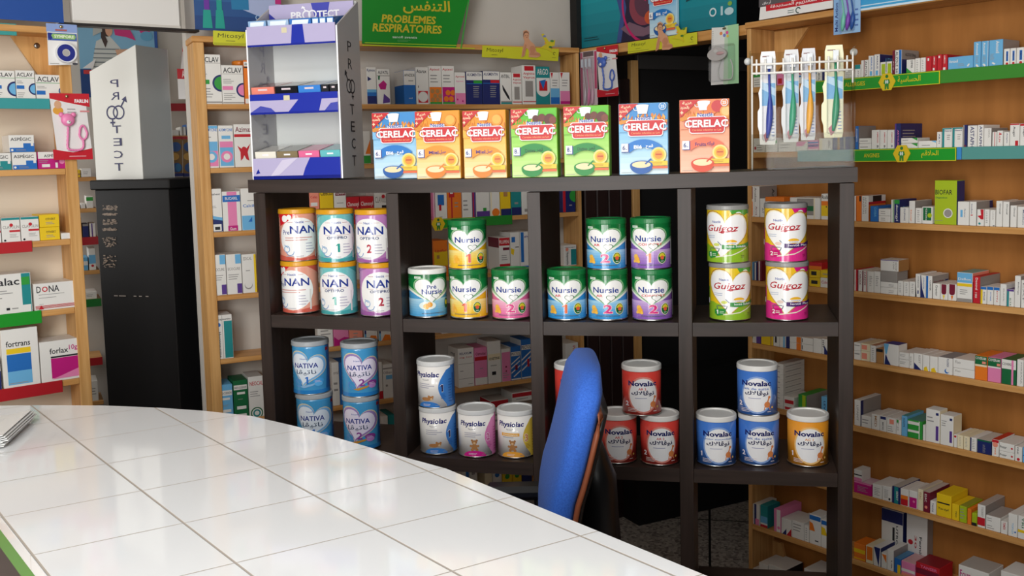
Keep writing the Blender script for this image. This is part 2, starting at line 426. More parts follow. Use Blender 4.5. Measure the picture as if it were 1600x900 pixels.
def ball(mb, c, r, mat, seg=16, rings=10):
    vs = []; fs = []
    for i in range(rings + 1):
        t = PI * i / rings
        for j in range(seg):
            a = 2 * PI * j / seg; vs.append((c[0] + r[0] * math.sin(t) * math.cos(a), c[1] + r[1] * math.sin(t) * math.sin(a), c[2] - r[2] * math.cos(t)))
    for i in range(rings):
        for j in range(seg): k = (j + 1) % seg; fs.append((i * seg + j, i * seg + k, (i + 1) * seg + k, (i + 1) * seg + j))
    mb.faces(vs, fs, mat, True)

# ------------------------------------------------------------------ the room
def slab(name, fr, s0, s1, d0, d1, z0, z1, mat):
    b = MB(); b.box(s0, s1, fr.c + d0, fr.c + d1, z0, z1, mat)
    return struct(b.build(name, None, (0, 0, 0), fr.rot))
def SB(x, y=300, fr=None): return fr.px(x, y)[0]
sB0, sB1 = FB.px(301, 60)[0], FB.px(905, 110)[0]
sL1 = FL.px(122, 275)[0]; sL0 = sL1 - 1.3
sR0 = FR.px(1167, 100)[0]; sR1 = sR0 + 1.75
b = MB(); b.poly([(-4.5, -3, 0), (4.5, -3, 0), (4.5, 6, 0), (-4.5, 6, 0)], FLOOR); struct(b.build('floor'))
b = MB(); b.box(-4.5, 4.5, -2.6, 6, 2.9, 2.98, CEIL); struct(b.build('ceiling'))
slab('wall_back', FB, sB0, sB1 + 0.12, 0.135, 0.22, 0, 2.9, PLASTER)
slab('wall_left', FL, sL0 - 0.9, sL1 - 0.005, 0.115, 0.2, 0, 2.9, CREAMW)
slab('wall_nook', FB, sB0 - 1.6, sB0 + 0.6, 1.02, 1.1, 0, 2.9, PLASTER)
slab('wall_right', FR, sR0 + 0.0, sR1 + 1.2, 0.15, 0.22, 0, 2.9, PANEL)
sP = FB.px(906, 300, 0.05)[0]
slab('wall_passage', FB, sP, sP + 1.6, 0.05, 0.1, 0, 2.9, DARKW)
slab('baseboard_passage', FB, FB.px(998, 790, -0.088)[0], sP + 1.5, -0.088, 0.0485, 0, 0.62, DARKW)
# brown panelled door leaf, post and lintel in the dark passage
s0, s1 = FB.px(911, 300, 0.038)[0], FB.px(985, 300, 0.038)[0]; s2 = FB.px(996, 300, 0.038)[0]
b = MB(); f0 = FB.c + 0.038
for i in range(4):
    a, e = s0 + (s1 - s0) * i / 4, s0 + (s1 - s0) * (i + 1) / 4
    b.bbox(a + 0.001, e - 0.001, f0 - 0.012, f0 + 0.011, 0.0, ZC + 0.3, DARKBR, 0.004)
struct(b.build('door_1', None, (0, 0, 0), FB.rot))
zt = FB.px(990, 95, 0.038)[1] + ZC
b = MB(); b.bbox(s1, s2, f0 - 0.02, f0 + 0.011, 0, zt, PINEV, 0.002); struct(b.build('trim_1', None, (0, 0, 0), FB.rot))
za, zb = FB.px(1080, 110, 0.038)[1] + ZC, FB.px(1080, 88, 0.038)[1] + ZC
b = MB(); b.bbox(s2 + 0.002, sP + 1.2, f0 - 0.012, f0 + 0.011, za, zb, '#3a3735', 0.002); struct(b.build('trim_2', None, (0, 0, 0), FB.rot))
# header beam that bridges the passage from the back shelving to the right shelving
sH = FR.px(906, 82)[0]; zh1 = FR.px(1040, 57)[1] + ZC; zh0 = FR.px(1040, 72)[1] + ZC
b = MB(); b.bbox(sH, sR0 - 0.003, FR.c + 0.0, FR.c + 0.10, zh0, zh1, PINE, 0.0015); struct(b.build('trim_3', None, (0, 0, 0), FR.rot))

# ------------------------------------------------------------------ pine shelving units
def shelving(name, label, fr, s0, s1, ups, zs, depth, ztop, th=0.018, back=None):
    t = thing(name, label, 'shelving', fr.P(s0, 0, -ZC), fr.rot); L = s1 - s0
    for (a, w) in ups:
        b = MB(); b.bbox(a - s0, a - s0 + w, 0, depth - 0.002, 0, ztop + ZC - 0.02, PINEV, 0.0012); b.build('upright', t)
    xs = sorted([0] + [v for a, w in ups for v in (a - s0, a - s0 + w)] + [L])
    for z in zs:
        for i in range(len(xs) - 1):
            m_ = (xs[i] + xs[i + 1]) / 2
            if any(a - s0 <= m_ <= a - s0 + w for a, w in ups) or xs[i + 1] - xs[i] < 0.01: continue
            b = MB(); b.bbox(xs[i] + 0.0006, xs[i + 1] - 0.0006, 0.001, depth - 0.004, z + ZC - th, z + ZC, PINE, 0.001); b.build('shelf', t)
    b = MB(); b.bbox(-0.004, L, -0.006, depth, ztop + ZC - 0.0195, ztop + ZC, PINE, 0.002); b.build('top_board', t)
    if back:
        b = MB(); b.box(0, L, depth, depth + 0.006, 0.02, ztop + ZC - 0.02, back); b.build('back_panel', t)
    return t
zTB = 0.415
sBm = FB.px(455, 200)[0]
tB = shelving('wall_shelving', 'pine shelving of medicines along the back wall behind the black rack', FB, sB0, sB1,
              [(sB0, 0.034), (sBm, 0.02), (sB1 - 0.014, 0.014)], ZB, 0.13, zTB, 0.017)
tL = shelving('wall_shelving', 'pine shelving at the far left with teal, red and green shelf strips', FL, sL0, sL1,
              [(sL0, 0.03), (sL1 - 0.034, 0.034)], ZL, 0.112, 0.415, 0.018)
tR = shelving('wall_shelving', 'long pine shelving with tan backing filling the right side', FR, sR0, sR1,
              [(sR0, 0.016), (sR1 - 0.016, 0.016)], ZR, 0.13, 0.42, 0.018, PANEL)
def gusset(t, fr, s0, pts, d, mat=PINEV, screw=None):
    q = [fr.px(x, y, d) for x, y in pts]
    b = MB(); b.prism([(s - s0, z + ZC) for s, z in q], d - 0.012, d, mat); g = b.build('bracket', t)
    if screw:
        s, z = fr.px(*screw, d); c = MB(); ball(c, (s - s0, d - 0.012, z + ZC), (0.009, 0.004, 0.009), 'm:#8f8b86'); c.build('screw', g)
gusset(tR, FR, sR0, [(1213, 50), (1266, 43), (1243, 78), (1213, 120)], 0.129)
gusset(tR, FR, sR0, [(1196, 838), (1224, 848), (1236, 900), (1196, 885)], 0.129)
gusset(tL, FL, sL0, [(11, 50), (88, 47), (88, 160), (60, 120)], 0.108, PINEV, (56, 72))
def strip(t, fr, s0, x0, x1, z, col, h=0.036, label=None, items=None, y=200, name='label_strip'):
    a, e = fr.px(x0, y)[0] - s0, fr.px(x1, y)[0] - s0
    b = MB(); b.bbox(a, e, -0.0035, 0.0, z + ZC - h + 0.002, z + ZC + 0.003, 'p:' + col if len(col) > 1 else col, 0.0008)
    if items: lay(b, items, e - a, h, face_front(a, -0.0035, z + ZC - h + 0.002))
    o = b.build(name, t)
    if label: o['label'] = label
    return o
YB = '#d8c81e'
def sign_items(txt, ar, x_hex, xt, xa):
    f = [R_(0, 0.0, 1, 0.05, YB), R_(0, 0.94, 1, 0.99, YB), R_(0.992, 0, 1, 1, YB)]
    f.append(TX(txt, xt[0], 0.34, xt[1], 0.68, YB)); f.append(TX(ar, xa[0], 0.24, xa[1], 0.82, YB)); return f
def hexicon(t, fr, s0, x, y, r):
    s, z = fr.px(x, y); b = MB(); cx, cz = s - s0, z + ZC
    pts = [(cx + r * math.cos(PI / 3 * i), cz + r * 1.05 * math.sin(PI / 3 * i)) for i in range(6)]
    b.prism(pts, -0.0065, -0.004, '#e6c51c')
    W = 2 * r; it = [EL(0.5, 0.78, 0.09, '#2c7a30'), PG([(0.36, 0.62), (0.64, 0.62), (0.70, 0.42), (0.62, 0.40), (0.62, 0.12), (0.53, 0.12), (0.5, 0.3), (0.47, 0.12), (0.38, 0.12), (0.38, 0.40), (0.30, 0.42)], '#2c8a34'),
                     EL(0.45, 0.5, 0.045, '#dfe8e4', 0.10), EL(0.55, 0.5, 0.045, '#dfe8e4', 0.10)]
    lay(b, it, W, W * 1.05, face_front(cx - r, -0.0065, cz - r * 1.05)); o = b.build('sign_icon', t); o['label'] = 'yellow hexagon sign with a green figure and lungs'
GS = '#1f9a2c'
strip(tR, FR, sR0, 1272, 1470, ZR[0], GS, 0.037, 'bright green sign strip about allergies', sign_items('ALLERGIES', 'الحساسية', 0, (0.27, 0.435), (0.69, 0.86)), 120)
strip(tR, FR, sR0, 1470.6, 1640, ZR[0], '#3c8a2e', 0.036, 'plain green strip', None, 115)
hexicon(tR, FR, sR0, 1387.5, 128, 0.027)
strip(tR, FR, sR0, 1247, 1334, ZR[1], '#6f9ea0', 0.034, 'grey blue strip', None, 240)
strip(tR, FR, sR0, 1334.6, 1495, ZR[1], GS, 0.037, 'bright green sign strip about sore throats', sign_items('ANGINES', 'الحلاقم', 0, (0.11, 0.27), (0.68, 0.84)), 240)
strip(tR, FR, sR0, 1495.6, 1503, ZR[1], '#3f8fd0', 0.034, None, None, 240)
strip(tR, FR, sR0, 1503.6, 1640, ZR[1], '#5a9a94', 0.034, 'dull teal strip', None, 240)
hexicon(tR, FR, sR0, 1410.5, 240, 0.027)
strip(tL, FL, sL0, -40, 25, 0.415, '#3f9c98', 0.033, 'teal strip', None, 38)
strip(tL, FL, sL0, -40, 77, ZL[0], '#3f9c9e', 0.030, 'teal strip', None, 155)
strip(tL, FL, sL0, -40, 50, ZL[2], '#b8262c', 0.032, 'red strip', None, 385)
strip(tL, FL, sL0, -40, 65, ZL[3], '#1f9428', 0.038, 'green strip', None, 498)
strip(tL, FL, sL0, -40, 98, ZL[4], '#b01e26', 0.036, 'red strip', None, 610)
strip(tB, FB, sB0, 684, 742, ZB[2], GS, 0.035, 'bright green sign strip about food', [R_(0, 0, 1, 0.05, YB), R_(0, 0.94, 1, 0.99, YB), R_(0.985, 0, 1, 1, YB), TX('ALIMENTS', 0.35, 0.3, 0.9, 0.7, YB)], 348)
strip(tB, FB, sB0, 742.6, 800, ZB[2], '#23862e', 0.035, 'plain green strip', None, 345)
hexicon(tB, FB, sB0, 684, 350, 0.027)

# ------------------------------------------------------------------ black display rack
def sag(u): return -0.0095 * math.sin(PI * min(max(u / 1.5, 0), 1))
rack = thing('display_rack', 'open black-brown display rack of cubes holding the formula tins', 'shelving', FU.P(U0, 0, -ZC), FU.rot)
RD = 0.275
def sagboard(name, u0, u1, y0, y1, zt, th, mat, n=10):
    b = MB(); vs = []; fs = []
    for i in range(n + 1):
        u = u0 + (u1 - u0) * i / n; z = zt + sag(u) + ZC
        vs += [(u, y0, z - th), (u, y1, z - th), (u, y1, z), (u, y0, z)]
    for i in range(n):
        a, c = 4 * i, 4 * i + 4
        for k in range(4): fs.append((a + k, a + (k + 1) % 4, c + (k + 1) % 4, c + k)[::-1])
    fs += [(0, 1, 2, 3)[::-1], (4 * n, 4 * n + 1, 4 * n + 2, 4 * n + 3)]
    b.faces(vs, fs, mat); return b.build(name, rack)
sagboard('top_board', -0.012, 1.506, -0.004, RD, -0.047, 0.0335, BLACKW, 24)
POST = [0.0, 0.3675, 0.7345, 1.0995, 1.467]
for i, u in enumerate(POST):
    b = MB(); zt = -0.0815 + sag(u + 0.016) + ZC
    b.bbox(u, u + 0.033, 0, RD - 0.003, 0, zt - 0.0006, BLACKV, 0.001); b.build('side_panel' if i in (0, 4) else 'divider', rack)
ZS = [-0.4045, -0.7650, -1.1255, -1.5055]
for z in ZS:
    for i in range(4):
        sagboard('shelf', POST[i] + 0.0338, POST[i + 1] - 0.0008, 0.0012, RD - 0.004, z, 0.0335, BLACKW, 5)

# ------------------------------------------------------------------ tiled counter
TILE, _b = principled('white_glazed_tile', lin('#e9eaeb'), 0.07, 0, 0.0, 0.5); n, l = nodes(TILE)
tc = n.new('ShaderNodeTexCoord')
def gridline(q, off, per, wd):
    d = n.new('ShaderNodeVectorMath'); d.operation = 'DOT_PRODUCT'; d.inputs[1].default_value = (q[0], q[1], 0); l.new(tc.outputs['Object'], d.inputs[0])
    a = n.new('ShaderNodeMath'); a.operation = 'SUBTRACT'; l.new(d.outputs['Value'], a.inputs[0]); a.inputs[1].default_value = off - 50 * per - per / 2
    md = n.new('ShaderNodeMath'); md.operation = 'MODULO'; l.new(a.outputs[0], md.inputs[0]); md.inputs[1].default_value = per
    s_ = n.new('ShaderNodeMath'); s_.operation = 'SUBTRACT'; l.new(md.outputs[0], s_.inputs[0]); s_.inputs[1].default_value = per / 2
    ab = n.new('ShaderNodeMath'); ab.operation = 'ABSOLUTE'; l.new(s_.outputs[0], ab.inputs[0])
    mr = n.new('ShaderNodeMapRange'); l.new(ab.outputs[0], mr.inputs[0]); mr.inputs[1].default_value = wd * 0.55; mr.inputs[2].default_value = wd; mr.inputs[3].default_value = 1; mr.inputs[4].default_value = 0
    return mr.outputs[0]
g1 = gridline((0.779913, 0.625888), 0.491, 0.2035, 0.0022); g2 = gridline((-0.518329, 0.855181), 1.6625, 0.1908, 0.0014)
mxx = n.new('ShaderNodeMath'); mxx.operation = 'MAXIMUM'; l.new(g1, mxx.inputs[0]); l.new(g2, mxx.inputs[1])
mc = n.new('ShaderNodeMixRGB'); l.new(mxx.outputs[0], mc.inputs[0]); mc.inputs[1].default_value = lin('#e9eaeb'); mc.inputs[2].default_value = lin('#b0a69b')
l.new(mc.outputs[0], _b.inputs['Base Color'])
rr_ = n.new('ShaderNodeMapRange'); l.new(mxx.outputs[0], rr_.inputs[0]); rr_.inputs[3].default_value = 0.07; rr_.inputs[4].default_value = 0.6; l.new(rr_.outputs[0], _b.inputs['Roughness'])
bp = n.new('ShaderNodeBump'); bp.inputs['Strength'].default_value = 0.5; bp.inputs['Distance'].default_value = 0.002; bp.invert = True; l.new(mxx.outputs[0], bp.inputs['Height'])
l.new(bp.outputs[0], _b.inputs['Normal'])
ZK = 1.0
E1 = Vector((0.625888, -0.779913)); Q1 = Vector((0.779913, 0.625888))
edge = [Vector(p) for p in [(-0.125, 1.639), (-0.259, 1.757), (-0.331, 1.824), (-0.438, 1.921), (-0.564, 2.02), (-0.681, 2.073), (-0.793, 2.11), (-0.935, 2.144), (-1.104, 2.163), (-1.24, 2.168)]]
edge = [Q1 * 0.9285 + E1 * 0.55, Q1 * 0.9285 + E1 * -1.356] + edge
left = [Q1 * 0.284 + E1 * -2.55, Q1 * 0.284 + E1 * 0.55]
outline = edge + [Vector((-1.36, 2.16))] + left
ctr = thing('service_counter', 'white tiled counter with a rounded far end in the foreground', 'counter', (0, 0, 0))
b = MB(); b.flat([(p.x, p.y) for p in outline], ZK - 0.022, ZK, TILE); b.build('tiled_top', ctr)
def inset(pts, d):
    n = len(pts); out = []
    ar = sum(pts[i].x * pts[(i + 1) % n].y - pts[(i + 1) % n].x * pts[i].y for i in range(n)); sg = 1 if ar > 0 else -1
    for i in range(n):
        a = (pts[i] - pts[i - 1]).normalized(); c = (pts[(i + 1) % n] - pts[i]).normalized()
        na, nc = Vector((-a.y, a.x)) * sg, Vector((-c.y, c.x)) * sg; q = (na + nc).normalized(); out.append(pts[i] + q * d / max(q.dot(na), 0.4))
    return out
b = MB(); b.flat([(p.x, p.y) for p in inset(outline, 0.003)], ZK - 0.058, ZK - 0.0222, 'p:#4f8f3e'); o = b.build('edge_band', ctr); o['label'] = 'green edge band'
b = MB(); b.flat([(p.x, p.y) for p in inset(outline, 0.02)], 0.0, ZK - 0.0582, 'p:#15172a'); o = b.build('counter_base', ctr); o['label'] = 'dark blue glossy base'
for i in range(3):
    p = left[1] - E1 * (0.72 + i * 0.30) - Q1 * 0.0
    b = MB(); w = 0.24; a = math.atan2(-E1.y, -E1.x)
    b.box(0, w, 0.0, 0.004, 0.3, 0.9, '#c9cbd6'); q = b.build('front_card', ctr, (p.x + Q1.x * 0.0158, p.y + Q1.y * 0.0158, 0), a); q['label'] = 'pale card on the base'
pt = on_z(2, 682, -0.54)
t = thing('paper_stack', 'loose stack of white paper sheets at the left end of the tiled counter', 'paper', (pt.x - 0.03, pt.y + 0.0, ZK + 0.0004), 0.2)
for i in range(7):
    b = MB(); x0 = random.uniform(-0.006, 0.006); k = random.uniform(-0.03, 0.03); n_ = 6; vs = []; fs = []
    for j in range(n_ + 1):
        x = -0.2 + 0.265 * j / n_; zz = i * 0.0026 + (0.004 + 0.0010 * i) * max(0, (x - 0.0) / 0.065) ** 2
        vs += [(x + x0, -0.10 + k * x, zz), (x + x0, 0.10 + k * x, zz), (x + x0, 0.10 + k * x, zz + 0.0012), (x + x0, -0.10 + k * x, zz + 0.0012)]
    for j in range(n_):
        for q in range(4): fs.append((4 * j + q, 4 * j + (q + 1) % 4, 4 * j + 4 + (q + 1) % 4, 4 * j + 4 + q)[::-1])
    fs += [(0, 1, 2, 3)[::-1], (4 * n_, 4 * n_ + 1, 4 * n_ + 2, 4 * n_ + 3)]
    b.faces(vs, fs, '#e8e8e6'); b.build('sheet', t)

# ------------------------------------------------------------------ blue office chair between counter and rack
BLUEF, _b = principled('blue_chair_fabric', lin('#2c62c8'), 0.85); n, l = nodes(BLUEF); tc = n.new('ShaderNodeTexCoord')
_t = tex_noise(n, l, 320, tc.outputs['Object']); _r = ramp(n, l, _t.outputs['Fac'], [(0.3, lin('#2557b8')), (0.7, lin('#386fd2'))]); l.new(_r.outputs['Color'], _b.inputs['Base Color'])
_b.inputs['Sheen Weight'].default_value = 0.04
BLKP = M('p:#141416')
ch = thing('office_chair', 'blue upholstered office chair seen edge-on between the counter and the black rack', 'chair', (0.085, 2.04, 0), -0.012)
def pad(name, rows, mat, parent, seg=28, ex=0.55):
    """rows: (z, x centre, half thickness, half width)"""
    b = MB(); vs = []; fs = []
    for (z, xc, tx, wy) in rows:
        for q in range(seg):
            a = 2 * PI * q / seg; c, s_ = math.cos(a), math.sin(a)
            vs.append((xc + tx * math.copysign(abs(c) ** ex, c), wy * math.copysign(abs(s_) ** ex, s_), z))
    for i in range(len(rows) - 1):
        for q in range(seg): w = (q + 1) % seg; fs.append((i * seg + q, i * seg + w, (i + 1) * seg + w, (i + 1) * seg + q))
    fs.append(tuple(range(seg))[::-1]); fs.append(tuple((len(rows) - 1) * seg + q for q in range(seg)))
    b.faces(vs, fs, mat, True); return b.build(name, parent)
def lean(z): return 0.002 + (z - 0.72) * 0.115 + 0.028 * max(0, (z - 0.85)) / 0.25 - 0.010 * math.exp(-((z - 0.80) / 0.08) ** 2)
rows = []
for i in range(15):
    v = i / 14; z = 0.60 + 0.50 * v; e = 1 - max(0, (abs(v - 0.5) - 0.36) / 0.14) ** 2.2
    rows.append((z, lean(z) - 0.006 + 0.0, 0.035 * (0.72 + 0.28 * max(e, 0) ** 0.5), 0.205 * (0.62 + 0.38 * max(e, 0) ** 0.5)))
pad('backrest', rows, BLUEF, ch)
rows = [(z, x + 0.036, 0.014, w * 0.93) for (z, x, tx, w) in rows[1:-2]]
o = pad('back_shell', rows, BLKP, ch); o['label'] = 'black plastic back shell'
b = MB(); path = []
for side in (-1, 1):
    q = [(x - 0.006, side * (w * 1.03), z) for (z, x, tx, w) in rows]; path += q if side == -1 else q[::-1]
b.tube(path, 0.006, '#8a4a2c', 6, True); o = b.build('edge_piping', ch); o['label'] = 'worn brown piping'
b = MB(); b.tube([(0.075, 0, 0.93), (0.085, 0, 0.84), (0.095, 0, 0.66), (0.07, 0, 0.46), (-0.1, 0, 0.40)], [0.02, 0.045, 0.045, 0.03, 0.03], BLKP, 10); b.build('back_bracket', ch)
rows = []
for i in range(9):
    v = i / 8; e = 1 - abs(2 * v - 1) ** 3; rows.append((0.43 + 0.075 * v, -0.2, 0.215 * (0.86 + 0.14 * e), 0.22 * (0.86 + 0.14 * e)))
pad('seat', rows, BLUEF, ch)
for sd in (-1, 1):
    b = MB(); b.tube([(-0.12, sd * 0.22, 0.425), (-0.10, sd * 0.265, 0.47), (-0.02, sd * 0.272, 0.66), (-0.03, sd * 0.27, 0.70)], [0.017, 0.017, 0.017, 0.02], BLKP, 8)
    a = b.build('armrest', ch); b = MB(); b.bbox(-0.17, 0.09, sd * 0.27 - 0.03, sd * 0.27 + 0.03, 0.70, 0.735, BLKP, 0.012); b.build('arm_pad', a)
b = MB(); b.lathe([(0.05, 0.385), (0.05, 0.425)], BLKP, 16, -0.2, 0); b.lathe([(0.03, 0.12), (0.03, 0.26), (0.018, 0.262), (0.018, 0.385)], BLKP, 16, -0.2, 0); b.build('gas_column', ch)
for k in range(5):
    a = 2 * PI * k / 5 + 0.3; dx, dy = math.cos(a), math.sin(a); b = MB()
    b.tube([(-0.2 + 0.02 * dx, 0.02 * dy, 0.115), (-0.2 + 0.27 * dx, 0.27 * dy, 0.085)], [0.026, 0.016], BLKP, 8); lg = b.build('base_leg', ch)
    b = MB(); x, y = -0.2 + 0.27 * dx, 0.27 * dy
    b.tube([(x - 0.022 * dy, y + 0.022 * dx, 0.028), (x + 0.022 * dy, y - 0.022 * dx, 0.028)], 0.0275, BLKP, 14); b.tube([(x, y, 0.03), (x, y, 0.085)], 0.008, BLKP, 6); b.build('caster', lg)

# ------------------------------------------------------------------ formula tins
W_ = '#f1efec'
def tin_nan(base, dark, num, numc, pre=False):
    it = [PG([(-0.5, 0.62), (0.02, 0.9), (0.3, 1.0), (-0.5, 1.0)], dark), PG([(1.5, 0.6), (0.98, 0.86), (0.76, 1.0), (1.5, 1.0)], dark), PG([(-0.5, 0), (1.5, 0), (1.5, 0.1), (0.9, 0.12), (0.5, 0.04), (0.1, 0.12), (-0.5, 0.1)], dark)]
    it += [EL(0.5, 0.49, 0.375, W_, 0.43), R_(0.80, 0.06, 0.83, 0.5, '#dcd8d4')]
    if pre: it += [PG([(0.1, 1), (0.46, 1), (0.3, 0.84), (0.12, 0.74)], '#d4202c'), EL(0.24, 0.9, 0.06, W_), EL(0.33, 0.93, 0.045, W_)]
    it += [TX('Nestlé', 0.42, 0.80, 0.58, 0.85, '#2b4aa0'), LN(0.3, 0.825, 0.4, 0.825, 0.006, '#b86a6a'), LN(0.6, 0.825, 0.7, 0.825, 0.006, '#b86a6a')]
    if pre: it += [TX('Pre', 0.20, 0.56, 0.33, 0.66, '#1f3489', 0, 0), TX('NAN', 0.34, 0.58, 0.80, 0.745, '#1f3489', 0, 0.02), SM(0.24, 0.42, 0.76, 0.52, 2, '#cf8d84')]
    else: it += [TX('NAN', 0.27, 0.58, 0.76, 0.75, '#1f3489', 0, 0.02), TX('OPTIPRO', 0.33, 0.475, 0.68, 0.535, '#26336f', 0, 0.02), NUM(num, 0.47, 0.2, 0.56, 0.38, numc, 0, 0.03), LN(0.3, 0.56, 0.72, 0.56, 0.006, '#c8a0a0')]
    it += [RING(0.27, 0.25, 0.06, 0.012, '#7fa7cf'), RING(0.33, 0.2, 0.075, 0.012, '#6c93c2', PI, 2 * PI), LN(0.22, 0.34, 0.3, 0.27, 0.012, '#7fa7cf'), SM(0.6, 0.16, 0.78, 0.4, 4, '#b9b4c4'), SM(0.25, 0.08, 0.75, 0.12, 1, '#b5b0b8')]
    return dict(R=0.0487, H=0.126, lid='p:#d99a1c', lh=0.0125, base=base, items=it, ribs=True)
def curve(y0, dy, x0=-0.5, x1=1.5, n=24, ph=0.0): return [(x0 + (x1 - x0) * i / n, y0 + dy * (1 - math.cos(2 * PI * (x0 + (x1 - x0) * i / n - 0.5 + ph))) / 2) for i in range(n + 1)]
def tin_nursie(low, lo2, num, numc, sub=None, pre=False):
    it = GR(0.0, 0.42, low, lo2, 7, -0.5, 1.5)
    up = curve(0.37, 0.24); um = curve(0.42, 0.24); ug = curve(0.46, 0.25)
    it += [PG(up + [(1.5, 1.0), (-0.5, 1.0)], '#eef0e4'), PG(um + [(1.5, 1.0), (-0.5, 1.0)], '#9cc79a'), PG(ug + [(1.5, 1.0), (-0.5, 1.0)], '#147a3c'), R_(-0.5, 0.9, 1.5, 1.0, '#0f6a32')]
    it += [HEART(0.49, 0.595, 0.34, '#8fc08c', 0.80), HEART(0.49, 0.595, 0.315, '#0e5a2c', 0.80), HEART(0.49, 0.597, 0.305, '#f4f2ee', 0.80)]
    if pre: it += [TX('Pré', 0.42, 0.655, 0.58, 0.745, '#1f3a8a', 0, 0.02), TX('Nursie', 0.33, 0.53, 0.69, 0.65, '#1f3a8a', 0, 0.02)]
    else: it += [TX('Nursie', 0.27, 0.60, 0.70, 0.735, '#1f3a8a', 0, 0.02)]
    if sub: it += [TX(sub, 0.33, 0.51, 0.33 + 0.055 * len(sub), 0.565, '#d4302c', 0, 0.02)]
    it += [HEART(0.57, 0.47, 0.085, '#0e5a2c', 0.75), HEART(0.57, 0.472, 0.072, '#f4f2ee', 0.75), R_(0.2, 0.905, 0.32, 0.955, '#dfeadd'), TX('Guigoz', 0.215, 0.915, 0.305, 0.945, '#3a6a3c')]
    if not pre:
        it += [NUM(num, 0.445, 0.125, 0.555 if num == '1' else 0.60, 0.345, '#f6dcd6', 0, 0.06), NUM(num, 0.45, 0.135, 0.55 if num == '1' else 0.59, 0.335, numc, 0, 0.03)]
        it += [EL(0.28, 0.25, 0.045, '#f3bd4e'), EL(0.30, 0.19, 0.05, '#f0b03c'), EL(0.25, 0.15, 0.025, '#f3bd4e'), EL(0.335, 0.145, 0.025, '#f3bd4e')]
        it += [EL(0.71, 0.235, 0.075, '#dfe6b8', 0.135), EL(0.71, 0.235, 0.065, '#115f32', 0.12), PG([(0.655, 0.26), (0.765, 0.26), (0.745, 0.32), (0.71, 0.345), (0.675, 0.32)], '#d8c634'), EL(0.71, 0.235, 0.032, '#e0603c'), R_(0.685, 0.15, 0.735, 0.165, '#cfe0cc')]
    else:
        it += [EL(0.42, 0.26, 0.14, '#e4efe9', 0.1), EL(0.40, 0.24, 0.05, '#f0b65c'), EL(0.46, 0.28, 0.045, '#e8a23e'), EL(0.79, 0.28, 0.05, '#115f32', 0.12), EL(0.79, 0.30, 0.035, '#d8c634', 0.06)]
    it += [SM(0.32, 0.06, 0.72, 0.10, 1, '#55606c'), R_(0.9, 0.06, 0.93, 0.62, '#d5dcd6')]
    return dict(R=0.0487, H=0.112, lid='p:#16743a' if not pre else 'p:#e9e7e2', lh=0.013, base=low, items=it, ribs=False, silver=0.004)
def tin_guigoz(top, low, corner, ban, num):
    it = GR(0.0, 0.9, low, top, 8, -0.5, 1.5)[1:]
    it = [R_(-0.5, 0.0, 1.5, 0.34, low), PG(curve(0.3, 0.3, ph=0.2) + [(1.5, 1), (-0.5, 1)], top), R_(-0.5, 0, 0.08, 0.62, low), PG([(0.58, 1), (0.63, 0.9), (0.74, 0.84), (0.9, 0.92), (1.5, 0.95), (1.5, 1)], corner), EL(0.73, 0.93, 0.05, '#dfe8d8', 0.035)]
    it += [HEART(0.49, 0.50, 0.45, '#b98a22', 1.0, -0.10), HEART(0.49, 0.50, 0.43, '#f3e7c6', 1.0, -0.10), HEART(0.49, 0.50, 0.41, '#f4f2f0', 1.0, -0.10)]
    it += [PG([(0.12, 0.0), (1.5, 0.0), (1.5, 0.26), (0.9, 0.26), (0.62, 0.13), (0.36, 0.09)], low), PG([(0.36, 0.09), (0.62, 0.13), (0.9, 0.26), (0.9, 0.28), (0.62, 0.15), (0.36, 0.11)], '#e8e2cc')]
    it += [TX('Nestlé', 0.30, 0.755, 0.45, 0.80, '#2b4aa0'), TX('Guigoz', 0.20, 0.555, 0.73, 0.72, '#b61c2c', 0, 0.012, 0.25), LN(0.42, 0.575, 0.68, 0.60, 0.014, '#b61c2c'), SM(0.2, 0.46, 0.44, 0.53, 2, '#a8b4cc')]
    it += [RING(0.34, 0.27, 0.09, 0.012, '#54606a', PI, 2 * PI), LN(0.27, 0.27, 0.41, 0.27, 0.01, '#54606a'), EL(0.38, 0.34, 0.05, '#e8cfc0' if num == '2' else '#d6dd70', 0.03), LN(0.4, 0.4, 0.46, 0.33, 0.012, '#6a7a8a')]
    it += [EL(0.61, 0.385, 0.09, '#eeb52c', 0.05), R_(0.5, 0.35, 0.72, 0.385, '#f4f2f0'), TX('Croissance', 0.54, 0.36, 0.68, 0.38, '#3a4a8a'), PG([(0.47, 0.26), (0.6, 0.25), (0.95, 0.30), (0.95, 0.38), (0.75, 0.33), (0.47, 0.34)], ban), TX('lenté Plus' if num == '2' else 'lenté Soluble', 0.53, 0.285, 0.86, 0.325, '#f0eef4')]
    it += [PG([(0.22, 0.20), (0.40, 0.22), (0.41, 0.16), (0.36, 0.10), (0.27, 0.07), (0.22, 0.12)], '#2f8a3a' if num == '1' else '#c8186e'), NUM(num, 0.25, 0.11, 0.29 if num == '1' else 0.30, 0.19, '#f6f4f0', 0, 0.02), SM(0.31, 0.12, 0.38, 0.18, 2, '#dfe6d2'), R_(0.06, 0.3, 0.09, 0.4, '#e6dfe6'), SM(0.76, 0.08, 0.84, 0.14, 2, '#5c6a30' if num == '1' else '#8a1450')]
    return dict(R=0.0487, H=0.127, lid='p:#8f8d8a', lh=0.011, base=top, items=it, ribs=True)
